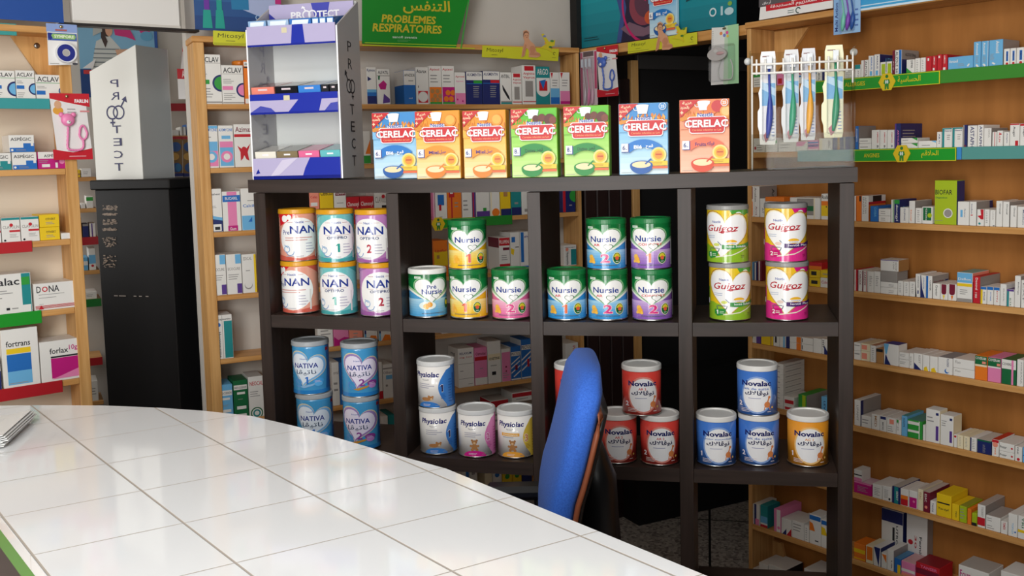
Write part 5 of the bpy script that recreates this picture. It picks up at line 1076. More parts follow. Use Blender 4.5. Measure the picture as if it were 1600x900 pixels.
b = MB(); b.bbox(w_ * 0.08, w_ * 0.92, -0.03, -0.0008, h_ * 0.05, h_ * 0.68, BLIST, 0.006); b.build('blister', r_)
# three pack of toothbrushes
it = [R_(0, 0, 0.28, 1, '#8fb8e4'), R_(0.72, 0, 1, 1, '#9cc4ea'), TX('Multi Action', 0.05, 0.06, 0.17, 0.62, '#22387c', 90, 0.02), SM(0.80, 0.1, 0.95, 0.5, 4, '#5a7ab8'), R_(0.3, 0.0, 0.72, 1, '#a9cbe9')]
r_, w_, h_ = plate('toothbrush_pack', 'blue blister card of green, violet and blue toothbrushes at upper right', 'blister pack', FR, -0.014, [(1302.5, 55), (1338, 50.5), (1345, -30), (1309, -26)], 0.0015, '#8fb8e4', it, None, '', 'card')
for c, x, lb in (('p:#7fd8bc', 0.37, 'mint toothbrush'), ('p:#8a4cc0', 0.54, 'violet toothbrush'), ('p:#2c5ca8', 0.71, 'blue toothbrush')):
    b = MB(); brush(b, x * w_, h_ * 0.06, h_ * 0.98, -0.008, c, 1.0, c, 0.006, 0.004); o = b.build('toothbrush', r_); o['label'] = lb
b = MB(); b.bbox(w_ * 0.28, w_ * 0.82, -0.018, -0.0008, h_ * 0.03, h_ * 0.97, BLIST, 0.004); b.build('blister', r_)
# ------------------------------------------------------------------ acrylic toothbrush stand on the rack
dA = 0.03
zb = base_z + sag(1.35) + 0.001; aS, eS = FU.px(1171.5, 180, dA)[0], FU.px(1336.5, 180, dA)[0]; zTl, zTr = FU.px(1171, 83, dA)[1], FU.px(1336, 68, dA)[1]
loc = FU.P(aS, dA, zb); w_ = eS - aS; h0, h1_ = zTl - zb, zTr - zb; hA = (h0 + h1_) / 2
t = thing('acrylic_stand', 'clear acrylic toothbrush stand with white wire rail at rack right end', 'display stand', loc, FU.rot)
b = MB(); b.prism([(0, 0), (w_, 0), (w_, hA), (0, hA)], 0.06, 0.063, ACRYL); b.build('back_panel', t)
for x in (0.0, w_ - 0.003): b = MB(); b.box(x, x + 0.003, 0.0, 0.0595, 0.0, hA * 0.999, ACRYL); b.build('side_panel', t)
b = MB(); b.box(0.0035, w_ - 0.0035, 0.0, 0.003, 0.0, hA * 0.30, ACRYL); b.box(0.0035, w_ - 0.0035, 0.0035, 0.0595, 0.0, 0.003, ACRYL); b.build('front_lip', t)
for x, z in ((-0.003, hA * 0.93), (w_ + 0.003, hA * 0.97)):
    b = MB(); ball(b, (x, 0.062, z), (0.009, 0.009, 0.009), 'p:#d2d4d2', 12, 8); b.build('corner_knob', t)
zr1, zr2 = FU.px(1250, 98, 0.036)[1] - zb, FU.px(1250, 112, 0.036)[1] - zb
b = MB(); WIRE = 'p:#f4f1ea'
for z in (zr1, zr2): b.tube([(0.004, 0.006, z), (w_ - 0.006, 0.006, z)], 0.0027, WIRE, 7)
n_ = 11
for i in range(n_): x = 0.016 + (w_ - 0.034) * i / (n_ - 1); b.tube([(x, 0.007, zr2 - 0.004), (x, 0.007, zr1 + 0.012)], 0.0022, WIRE, 6)
b.tube([(0.0055, 0.007, 0.0), (0.0055, 0.007, zr1 + 0.02)], 0.0022, WIRE, 6); b.tube([(w_ - 0.0055, 0.007, zr2 - 0.03), (w_ - 0.0055, 0.007, zr1 + 0.02)], 0.002, WIRE, 6)
b.build('wire_rail', t)
for (x0, x1, y0, y1, col, cn, ct_) in ((1184, 1214, 80, 226, '#2c3f9c', 'dark blue', '#f2f1ee'), (1221, 1250, 77, 222, '#2f9c74', 'green', '#dcdcdc'), (1249, 1276, 75, 219, '#eaa62c', 'yellow', '#dcdce0'), (1284, 1320, 70, 215, '#2a8f66', 'emerald', '#f0ecc8')):
    a, e = FU.px(x0, 150, 0.05)[0] - aS, FU.px(x1, 150, 0.05)[0] - aS; z1, z0 = FU.px((x0 + x1) / 2, y0, 0.05)[1] - zb, FU.px((x0 + x1) / 2, y1, 0.05)[1] - zb; W, H = e - a, z1 - z0
    q = loc + FU.t * a + FU.n * 0.026 + Vector((0, 0, z0))
    r_ = thing('toothbrush_pack', 'blister with a %s toothbrush hanging inside the acrylic stand' % cn, 'blister pack', q, FU.rot, 'single toothbrushes in the acrylic stand')
    b = MB(); sh = [(0.12, 0), (0.9, 0), (0.95, 0.06), (0.95, 0.9), (0.9, 1.0), (0.2, 1.0), (0.14, 0.94), (0.14, 0.62), (0.04, 0.56), (0.1, 0.46), (0.1, 0.4), (0.0, 0.36), (0.0, 0.2), (0.08, 0.14)]
    b.prism([(x * W, z * H) for x, z in sh], 0, 0.0012, ct_)
    lay(b, [SM(0.25, 0.93, 0.8, 0.97, 1, '#8a6a6a'), R_(0.22, 0.42, 0.92, 0.66, '#7fb8e0'), PG([(0.22, 0.60), (0.92, 0.52), (0.92, 0.60), (0.22, 0.68)], '#c8e4f4'), RING(0.55, 0.885, 0.07, 0.03, '#8c8c90'), SM(0.72, 0.08, 0.9, 0.30, 6, '#7a8ab0'), PG([(0.3, 0.1), (0.42, 0.02), (0.56, 0.06), (0.44, 0.14)], '#b8747c')], W, H, face_front(0, 0, 0)); b.build('card', r_)
    b = MB(); L = H * 0.74; pts = []; rad = []
    for i in range(17):
        v = i / 16; pts.append((W * (0.50 + 0.16 * v + 0.07 * math.sin(v * PI * 1.4)), -0.007, H * 0.07 + L * v)); rad.append(0.0028 + 0.0052 * math.sin(PI * min(v / 0.62, 1)) if v < 0.62 else 0.0028)
    b.tube(pts, rad, 'p:' + col, 9); hx, hz = pts[-1][0], pts[-1][2]; b.box(hx - 0.006, hx + 0.006, -0.014, -0.004, hz, hz + H * 0.13, 'p:#e4e8ec'); o = b.build('toothbrush', r_); o['label'] = cn + ' handle'
    b = MB(); b.bbox(W * 0.22, W * 0.92, -0.016, -0.0006, H * 0.04, H * 0.86, BLIST, 0.004); b.build('blister', r_)

# ------------------------------------------------------------------ medicine boxes
def proj(p):
    v = Vector((p.x, p.y, p.z - ZC)); k = FWD.dot(v); return CX + FPX * RGT.dot(v) / k, CY + FPX * DWN.dot(v) / k
KIND = {'|': 'stripe', '#': 'patch', 'o': 'disc', "'": 'lettering', '^': 'lettering', '/': 'wedge'}
def describe(base, art, side):
    nm = PAL[base][1]
    for t in art.split():
        k = t[0]
        if k == '=': continue
        c = t[1:].rsplit(',', 3)[1] if k in "'^" else (t[1] if k in KIND else k)
        if c == base: continue
        kind = KIND.get(k)
        if kind is None: a, b = rng(t[1:]); kind = 'top' if b > 0.97 else ('foot' if a < 0.03 else 'band')
        return '%s box with %s %s' % (nm, PAL[c][1], kind)
    return 'plain %s box' % nm
def row(fr, z, loc, group, entries, d0=0.005, dep=0.098):
    pos = 0; last = None; n_in = {}
    for e in entries:
        x0, x1, yt, base, art = e[:5]; side = e[5] if len(e) > 5 and e[5] else None; op = e[6] if len(e) > 6 else {}
        up = op.get('b', 0); dd = op.get('d0', d0); dp = op.get('d', dep)
        if not up: pos += 1; tier = 1; zb = z + 0.0004
        else: tier = last[1] + 1; zb = last[0] + 0.0006
        xm = (x0 + x1) / 2; zt = fr.px(xm, yt, dd)[1]
        if zt - zb < 0.008: zt = zb + 0.010
        s_ = fr.px(xm, yt, dd)[0]; yb = proj(fr.P(s_, dd, zb))[1]; ym = (yt + yb) / 2
        a, b_ = fr.px(x0, ym, dd)[0], fr.px(x1, ym, dd)[0]; w, h = b_ - a - 0.0010, zt - zb
        m = MB(); m.bbox(-w / 2, w / 2, 0, dp, 0, h, base, min(0.0010, w * 0.1, h * 0.1))
        lay(m, ops(art), w, h, face_front(-w / 2, 0, 0), '', None, (0.01, 0.99, 0.01, 0.99))
        if side: lay(m, ops(side), dp, h, face_right(w / 2, 0, 0) if fr is FR else face_left(-w / 2, dp, 0), '', None, (0.01, 0.99, 0.01, 0.99))
        if op.get('t'): lay(m, [R_(0, 0, 1, 1, op['t'])], w, dp, face_top(-w / 2, 0, h), '', None, (0.01, 0.99, 0.01, 0.99))
        de = op.get('n') or describe(base, art, side)
        lab = '%s, %s from left %s' % (de, ORD[pos - 1], loc) if tier == 1 else '%s, tier %s of stack %s from left %s' % (PAL[base][1] + ' box', {2: 'two', 3: 'three', 4: 'four', 5: 'five', 6: 'six', 7: 'seven', 8: 'eight', 9: 'nine', 10: 'ten'}[tier], ORD[pos - 1], loc)
        tag(m.build('medicine_box', None, fr.P((a + b_) / 2, dd, zb), fr.rot), lab, 'medicine box', group)
        last = (zt, tier)
B1 = {'b': 1}
# right wall, by shelf from the top; first what shows behind the acrylic stand, then right of the rack
row(FR, ZR[0], 'behind the acrylic stand, upper shelf', 'boxes behind the acrylic stand', [
 (1177, 1192, 114, 'W', 'G.7-1 =.1-.9,.1-.6,3'), (1192.5, 1205, 118, 'W', '=.1-.9,.1-.8,4'), (1205.5, 1213, 118, 'A', ''), (1213.5, 1224, 112, 'P', '#R.2-.8,.1-.5'), (1225, 1238, 118, 'W', '=.1-.9,.1-.8,4'), (1238.5, 1252, 117, 'W', 'B.7-.9'), (1252.5, 1266, 112, 'L', 'W.1-.5'), (1266.5, 1275, 116, 'W', '=.1-.9,.2-.9,5'), (1275.5, 1284, 108, 'W', '^ABOL,K,.3-.7,.1-.9'), (1284.5, 1292, 107, 'N', ''), (1293, 1306, 114, 'W', 'T.0-.3'), (1306.5, 1319, 112, 'C', '#R.2-.8,.5-.8'), (1319.5, 1333, 108, 'W', '=.1-.9,.1-.9,5')])
row(FR, ZR[0], 'on the upper green-sign shelf', 'boxes on the upper green-sign shelf', [
 (1335, 1344.5, 101, 'W', 'T.68-1 ^XYZ,A,.5-.8,.1-.6', None, {'n': 'white box with teal top'}), (1345, 1356, 94, 'W', '|M.42-.52 ^ALPHTA,K,.62-.88,.1-.94', None, {'n': 'white box with maroon stripe'}),
 (1356.5, 1365, 87, 'W', '^AERIUS,B,.48-.76,.36-.95 #L.3-.75,.08-.28', 'B.0-1'), (1365.5, 1374.5, 85, 'W', '^AERIUS,N,.46-.72,.36-.95 #L.3-.75,.08-.28', 'N.0-1 \'ALTAPRO,L,.3-.95,.6-.85', {'t': '#6f86a8'}),
 (1375, 1384, 97, 'W', '#E.25-.92,.12-.86', 'K.3-1'), (1384.5, 1393.5, 96, 'W', '#E.25-.92,.12-.86', 'K.3-1'), (1394, 1397.6, 79, 'M', '^ALZ,W,.3-.7,.2-.6'), (1398, 1408.8, 78, 'W', '|B.62-1 ^ALZOLE,K,.12-.48,.34-.94 ^20,K,.15-.45,.08-.28', 'A.62-1 N.0-.62 \'ALZOLE_20mg,K,.2-.8,.72-.88', {'n': 'white box with blue spine band', 't': '#58606f'}),
 (1416, 1429, 93, 'W', '/G0,0:.9,0:0,.45 ^DIPAR,K,.55-.8,.4-.92', None, {'n': 'white box with green corner'}), (1429.5, 1437.5, 91, 'W', '=.3-.7,.1-.9,7'), (1438, 1446, 90, 'W', '=.3-.7,.1-.9,7'),
 (1446.5, 1455.5, 88, 'R', '#W.3-.6,.72-.88'), (1456, 1463.5, 87, 'R', '^AMICO,W,.35-.65,.45-.95 #W.2-.6,.1-.25'), (1464, 1471.5, 85, 'R', '#W.3-.65,.78-.92'), (1472, 1480, 85, 'R', '^AMICO,W,.35-.65,.45-.95 #W.2-.7,.06-.22'),
 (1481, 1520.5, 88, 'L', "'Amoxil,W,.04-.40,.56-.78 =.40-.68,.26-.48,3 /W.76,.22:.82,.20:.88,.38:.82,.40", None, {'n': 'wide light blue box with white lettering'}),
 (1521, 1532.5, 65, 'L', '^Amoxil,W,.35-.68,.5-.95 =.3-.7,.2-.45,6 /W.3,.12:.6,.02:.8,.06:.5,.16'), (1533, 1544.5, 64, 'L', '^Amoxil,W,.25-.58,.5-.95 =.2-.7,.2-.45,6 /W.2,.12:.5,.04:.7,.08:.4,.16 |W.94-1'), (1545, 1567, 62, 'L', '^Amoxil,W,.5-.75,.5-.95 =.1-.4,.25-.5,6 /W.2,.14:.4,.08:.5,.12:.3,.18', 'A.0-1'),  # grey side of the widest light blue box is shade put into its colour
 (1568, 1577.5, 76, 'W', '#B.42-.78,.26-.84 ^AMOX,N,.48-.72,.3-.8 oR.6,.12,.22'), (1578, 1587.5, 75, 'W', '#B.42-.78,.26-.84 ^AMOX,N,.48-.72,.3-.8 oR.6,.12,.22'), (1588, 1600, 74, 'W', '#B.42-.78,.26-.84 ^AMOX,N,.48-.72,.3-.8 oR.6,.12,.2'), (1600.5, 1612, 73, 'W', '#B.4-.8,.3-.8')])
row(FR, ZR[1], 'behind the acrylic stand, lower shelf', 'boxes behind the acrylic stand', [
 (1177, 1195, 216, 'W', '#R.1-.25,.2-.4 =.3-.9,.1-.6,3'), (1195.5, 1214.5, 219, 'W', 'G.75-1 =.2-.8,.2-.6,3'), (1216, 1243.5, 221, 'W', '=.1-.8,.3-.8,2'), (1244, 1261.5, 221, 'W', '/P0,1:1,1:.6,.55:0,.5'), (1262, 1279, 219, 'P', 'V.4-.6 B.7-.85 W.1-.2'), (1279.5, 1300, 216, 'W', '|C.0-.25 ^ABAC,K,.7-.9,.2-.8'), (1301, 1326, 214, 'N', '|U.3-.45 |A.7-.8 =.1-.9,.2-.8,4')])
row(FR, ZR[1], 'on the lower green-sign shelf', 'boxes on the lower green-sign shelf', [
 (1336, 1341.4, 197, 'B', '^AVAMYS,W,.3-.7,.35-.9', 'A.0-1'), (1342, 1361, 224.5, 'W', '=.1-.8,.3-.7,1', None, {'d': .06}), (1342, 1361, 216, 'W', '=.1-.8,.3-.7,1', None, {'b': 1, 'd': .06}),
 (1361.5, 1374, 203, 'W', '^AMOXI,R,.72-.9,.35-.9 ^B,K,.7-.92,.1-.22'), (1374.5, 1385.5, 203, 'W', '^AMOXI,R,.62-.8,.35-.9 ^B,K,.6-.82,.1-.22'), (1386, 1397, 203, 'W', '^AMOXI,R,.62-.8,.35-.9 ^B,N,.6-.82,.1-.22'),
 (1398, 1407, 193, 'N', '|V.0-.25 ^ARTHUR,P,.45-.75,.15-.75', 'N.0-1 =.1-.9,.2-.8,5', {'d': .125, 't': '#20203c'}), (1407.5, 1434, 224, 'W', '/G.6,1:1,1:1,.4 =.1-.5,.4-.8,1', None, {'d': .07, 'n': 'flat white box with green corner'}), (1407.5, 1434, 215.5, 'W', '/G.65,1:1,1:1,.4 =.1-.6,.4-.8,1', None, {'b': 1, 'd': .07}), (1434.5, 1463, 220, 'W', '=.2-.7,.3-.6,1 /L.7,1:1,1:1,.7', None, {'d': .07, 't': '#6f8f7c'}),
 (1463.5, 1471, 206, 'W', '^ARTI,N,.4-.7,.3-.9'), (1472, 1487.5, 200, 'W', '|T.0-.22 T.93-1 \'Hexoral,N,.25-.95,.82-.90 =.5-.9,.4-.7,3', None, {'n': 'white box with teal side stripe'}), (1488, 1504, 199, 'W', '|T.0-.22 T.93-1 \'Hexoral,N,.25-.95,.82-.90 =.5-.9,.4-.7,3', None, {'n': 'white box with teal side stripe'}),
 (1504.5, 1511, 195, 'N', '|A.0-.35 #M.3-.8,.02-.12'), (1511.5, 1526.5, 196, 'W', '^ASTAPH,N,.30-.72,.02-.95', None, {'n': 'white box with large navy vertical lettering'}), (1527, 1536.5, 195, 'W', '^ASTAPH,N,.34-.8,.06-.95', None, {'n': 'white box with navy vertical lettering'}), (1537, 1549, 200, 'W', '^ASTIA,A,.6-.8,.5-.95', 'A.0-1'),
 (1550, 1557, 206, 'W', '|R.55-.7'), (1557.5, 1567, 204, 'W', '^AULIN,R,.3-.6,.3-.9 #R.4-.8,.75-.82'), (1568, 1577, 206, 'W', '^Amplo,N,.45-.75,.25-.92'), (1577.5, 1593, 193, 'W', 'R.94-1 ^Augzi,K,.3-.58,.45-.88 #R.58-.9,.0-.26'), (1593.5, 1608, 193, 'W', 'R.90-1 ^Augzi,K,.3-.58,.45-.85')])
R3 = 'on the third right-hand shelf down'
row(FR, ZR[2], R3, 'boxes on the third right-hand shelf', [
 (1334.8, 1337.4, 306, 'W', '', 'O.0-1'), (1338, 1345.6, 306, 'O', '#K.6-1,.78-1', None, {'d': .11}), (1346, 1357, 306, 'W', '^SPASFON,A,.15-.4,.3-.95 ^ADULTES,A,.5-.7,.3-.95', 'O.0-.66 R.66-.76 #K.25-.75,.76-1 A.0-.02', {'n': 'white box with orange side'}),
 (1359.5, 1372, 322, 'B', '^DEBR,L,.5-.8,.3-.9', None, {'n': 'mid blue box'}), (1372.5, 1391, 337.5, 'W', '=.2-.8,.2-.8,2', None, {'d': .05}), (1372.5, 1391, 326.5, 'W', '=.2-.8,.2-.8,2', None, {'b': 1, 'd': .05}),
 (1392, 1396.6, 312, 'W', '|G.7-1'), (1397, 1405.6, 312, 'N', 'G.82-1 ^donegyl,W,.25-.75,.08-.78', 'N.0-1 \'Doliprane,L,.2-.9,.5-.7', {'n': 'navy box with green top'}), (1406, 1419.5, 324, 'W', '^DUPHAS,N,.45-.65,.15-.9'), (1420, 1429.5, 314, 'W', '^Eductyl,O,.2-.5,.1-.6', 'A.0-1 #M.6-.75,.3-.7'), (1430, 1440, 325, 'W', '=.3-.8,.1-.9,6'), (1440.5, 1457, 323, 'W', '#D.1-.9,.2-.95 oE.75,.5,.22 ^Gavis,W,.35-.5,.2-.9', None, {'n': 'white box with green panel'}),
 (1460, 1495, 282, 'E', "'BIOFAR,K,.03-.80,.68-.79 'Digestion,D,.05-.58,.58-.63 oW.62,.26,.21 oA.62,.26,.17 =.05-.6,.08-.1,1", 'N.0-1', {'n': 'tall lime green box', 'd': .045}),
 (1496, 1514, 315, 'W', '#L.25-.45,.35-.65 ^Gaviscon,N,.6-.72,.35-.7'), (1514.5, 1525.5, 315, 'W', '^Imodium,N,.25-.45,.5-.9 #R.2-.5,.42-.46', 'A.0-1 |N.8-1'), (1526, 1537.5, 327, 'W', '/R.5,1:.95,1:.95,.4:.6,.4:.1,.6:.6,.65 oT.4,.15,.16', None, {'n': 'white box with red swoosh'}), (1538, 1546, 327, 'W', '=.3-.7,.2-.9,7'), (1546.5, 1555, 328, 'W', '^LAXA,A,.5-.7,.4-.9 #K.6-.95,.03-.07'),
 (1556, 1566, 314, 'W', '^Orocal,K,.55-.8,.5-.9'), (1566.5, 1577, 315, 'W', '^Orocal,K,.55-.8,.5-.9', 'A.0-1'), (1578, 1588.5, 321, 'W', '^Orocal,K,.55-.8,.5-.9'), (1589.5, 1606, 323, 'W', '^Motilium,N,.5-.65,.15-.85', 'A.0-1')])
row(FR, ZR[2], "through rack's upper right cube", "boxes in the rack's upper right cube view", [
 (1171, 1177.6, 291, 'W', '#M.1-.8,.58-.98 #O.1-.8,.03-.5'), (1178, 1186.5, 291, 'W', '^Arcalion,K,.15-.45,.5-.95 ^Arca,M,.3-.6,.05-.35', 'A.0-1 ^Arc,K,.7-.85,.5-.9'), (1187, 1195, 310, 'W', '^AT,N,.5-.8,.2-.5'), (1195.5, 1225, 324, 'W', '=.1-.9,.2-.8,3', None, {'d': .07}), (1195.5, 1225, 315, 'W', "'K,K,.1-.25,.2-.7", None, {'b': 1, 'd': .07}), (1195.5, 1225, 308, 'O', '', None, {'b': 1, 'd': .07}),
 (1234, 1281, 309, 'W', '#A.24-.82,.18-.96 #D.24-.82,.38-.62 |C.8-.84 =.3-.78,.66-.9,2', None, {'n': 'wide white box with grey green panel'}), (1283, 1303, 303, 'W', "O.14-.72 Y.14-.55 'Rolland,K,.06-.9,.80-.94 oK.42,.5,.05", None, {'n': 'white box with orange band'})])
R4 = 'on the fourth right-hand shelf down'
row(FR, ZR[3], R4, 'boxes on the fourth right-hand shelf', [
 (1335, 1339.4, 421, 'R', '|W.0-.5'), (1340, 1346.8, 422, 'W', '|M.0-.2 ^CARDIX,M,.35-.85,.3-.95'), (1347.2, 1354.8, 423, 'W', '|M.0-.24 |R.86-1 ^CARDIX,M,.35-.8,.3-.95'), (1355.4, 1365, 424, 'W', '=.3-.8,.3-.8,6'), (1365.4, 1375, 424, 'W', '=.3-.8,.3-.8,6', None, {'t': '#cdc8c0'}),
 (1375.4, 1402, 449.5, 'W', '=.5-.9,.2-.7,2'), (1375.4, 1402, 441, 'W', '=.5-.9,.2-.7,2', None, B1), (1375.4, 1402, 424, 'A', '=.1-.4,.6-.9,1', 'A.0-1', {'b': 1, 'd': .06}), (1375.4, 1404, 406, 'W', 'V.92-1 ^KETOP,A,.82-.92,.1-.8 ^100,A,.7-.78,.2-.8', 'U.0-1', {'b': 1, 'd': .06}),
 (1402.6, 1411, 439, 'W', '=.3-.7,.2-.9,6'), (1411.4, 1420, 440, 'W', '=.4-.8,.2-.9,6'), (1420.6, 1429.6, 440, 'W', '=.4-.8,.2-.9,6'), (1430, 1437.6, 428, 'W', '/K0,0:.3,0:.1,.5:0,.9 ^CONCOR,K,.5-.75,.4-.9 #N.5-.75,.15-.3'), (1438, 1446.4, 430, 'W', '/N0,0:.9,0:.35,.4:.1,1:0,1 ^CONCOR,B,.5-.75,.4-.9', None, {'n': 'white box with navy curve'}), (1446.8, 1456.4, 431, 'W', '|B.0-.35 ^CONVER,K,.6-.85,.35-.8', "A.0-1 'CONVERSIL,M,.1-.7,.5-.75 #N.78-.95,.5-.75"), (1457, 1468.6, 443, 'W', '^Crestor,K,.4-.7,.2-.9'),
 (1469, 1480.6, 444, 'W', '#M.15-.85,.55-1 oM.5,.5,.35 /Y.35,.3:.65,.3:.5,0', None, {'n': 'white box with maroon shield'}), (1481, 1494.4, 444, 'W', '#M.15-.85,.55-1 oM.5,.5,.35 /O.35,.3:.65,.3:.5,0', None, {'n': 'white box with maroon shield'}),
 (1495, 1519.4, 426, 'W', "L.66-1 Y.53-.63 'Daflon,W,.08-.9,.74-.82 =.2-.7,.25-.45,3 A.0-.12", 'M.0-.7 S.7-1', {'n': 'blue and white box with yellow band', 't': '#7fb0a8'}), (1520, 1531.4, 432, 'R', '^Dontrel,W,.35-.68,.5-.95 ^100,W,.3-.6,.2-.4', 'A.0-1', {'d': .12}), (1532, 1541.5, 448, 'W', '|Y.0-.35 B.84-1 ^DYNAR,N,.5-.75,.2-.7'), (1542, 1552, 448, 'W', 'B.82-1 ^DYNAR,B,.5-.7,.2-.7'), (1552.4, 1562, 449, 'W', 'B.84-1 ^DYN,R,.5-.7,.2-.8'), (1562.4, 1572.4, 444, 'W', '^ELAVIL,A,.5-.7,.2-.8'), (1573, 1584.5, 452, 'W', '|T.0-.3 ^ELTA,D,.4-.6,.05-.5 V.88-1', None, {'t': '#4f3a78'}), (1585, 1594.6, 431, 'W', '^Exforge,K,.5-.75,.4-.8', 'A.0-1'), (1595, 1608, 438, 'W', '^EXF,A,.2-.6,.2-.9')])
row(FR, ZR[3], "between tins, rack's right cube", "boxes in the rack's upper right cube view", [
 (1171, 1177, 409, 'L', '|Y.0-.3 |W.4-.7'), (1177.5, 1183, 410, 'N', '|W.3-.7'), (1183.5, 1190, 408, 'M', '|W.3-.6'), (1264, 1281, 434, 'Y', '#K.2-.8,.3-.7'), (1264, 1281, 421.5, 'Y', '#K.2-.7,.3-.8', None, B1), (1264, 1284, 410, 'R', 'O.0-.5', None, B1), (1281.5, 1301, 434.5, 'W', "'Colchi,R,.1-.8,.4-.7"), (1281.5, 1301, 422, 'Y', '=.2-.8,.3-.7,1', None, B1)])
R5 = 'on the fifth right-hand shelf down'
row(FR, ZR[4], R5, 'boxes on the fifth right-hand shelf', [
 (1334, 1344.6, 548, 'W', '=.1-.9,.5-.9,1'), (1334, 1344.6, 535.5, 'W', '=.1-.9,.5-.9,1', None, B1), (1345, 1359, 549, 'C', '#S.1-.7,.2-.8', None, {'n': 'peach patterned box'}), (1345, 1359, 537, 'C', '#S.1-.7,.2-.8', None, B1), (1359.4, 1368, 540, 'W', '=.3-.8,.1-.9,7', None, {'t': '#c08a6c'}), (1368.8, 1380, 545, 'U', 'K.78-1', None, {'n': 'tan box with black top'}), (1380.8, 1404, 538, 'W', '/L.0,1:.35,1:.2,.5:.12,.5:.05,.75 /N.05,0:.5,0:.28,.25:.15,.5:.1,.4', None, {'n': 'white box with violet swoosh', 'd': .05, 't': '#2c3a8c'}),
 (1404.6, 1420, 562, 'W', '=.1-.8,.4-.8,2'), (1404.6, 1420, 551, 'W', '=.1-.8,.4-.8,2', None, B1), (1420.4, 1427, 552, 'W', '^CO,K,.3-.5,.2-.8'), (1427.4, 1441, 552.5, 'W', '/N.05,0:.95,0:.05,.42 ^EZET,A,.6-.8,.4-.9', None, {'n': 'white box with navy corner'}), (1441.4, 1452, 555, 'W', '/Y.2,0:.9,0:.6,.3:.2,.2'), (1452.4, 1465, 557, 'W', '/Y.2,0:.9,0:.6,.3:.2,.2'), (1465.4, 1488.4, 559, 'W', 'oB.62,.2,.16 oW.68,.24,.13 ^FLUDEX,N,.62-.75,.45-.95', None, {'n': 'white box with blue crescent', 't': '#8a9098'}), (1489, 1522.6, 577, 'W', "'Fluo,A,.1-.35,.55-.8"), (1489, 1522.6, 562, 'W', "'Fluo,A,.1-.35,.5-.8", None, B1),
 (1523, 1542.4, 556, 'O', "D.64-1 'COVERAM,W,.05-.9,.84-.95 #S.6-.9,.68-.78 C.56-.64", None, {'n': 'orange box with dark green top'}), (1543, 1564, 559, 'P', "D.64-1 'COVERAM,W,.05-.9,.84-.95 #S.7-.95,.68-.78 W.58-.64", None, {'n': 'pink box with dark green top'}), (1564.6, 1588, 562, 'D', "W.62-1 'COVERSYL,K,.05-.85,.76-.86 |P.68-.82", None, {'n': 'dark green box with white top'}), (1588.6, 1599, 562, 'W', '^FORZAAR,A,.6-.8,.1-.9'), (1599.6, 1612, 562, 'W', '')])
row(FR, ZR[4], "under rack's right middle shelf", "boxes in the rack's lower right cube view", [
 (1171, 1179.5, 520, 'W', '/G.2,1:.9,1:.4,0'), (1180, 1188.5, 521, 'V', '|W.0-.2'), (1189, 1207.5, 521, 'Y', '|U.8-.9'), (1208, 1217.5, 522, 'W', '#K.3-.6,.3-.8'), (1218, 1227.5, 522, 'W', '|L.6-.9'), (1228, 1233, 522, 'N', ''), (1233.5, 1252, 535.5, 'W', '|O.6-1'), (1233.5, 1252, 526, 'W', '|O.6-1', None, B1), (1252.5, 1270, 538.5, 'W', '#K.02-.08,.2-.8'), (1252.5, 1270, 528, 'W', '#K.02-.08,.2-.8', None, B1), (1270.5, 1283.5, 529, 'W', ''), (1284, 1296, 530, 'W', '/N.3,0:1,0:.3,.6 ^HYP,K,.1-.3,.4-.9'), (1296.5, 1303, 531, 'W', 'P.0-.4')])
R6 = 'on the sixth right-hand shelf down'
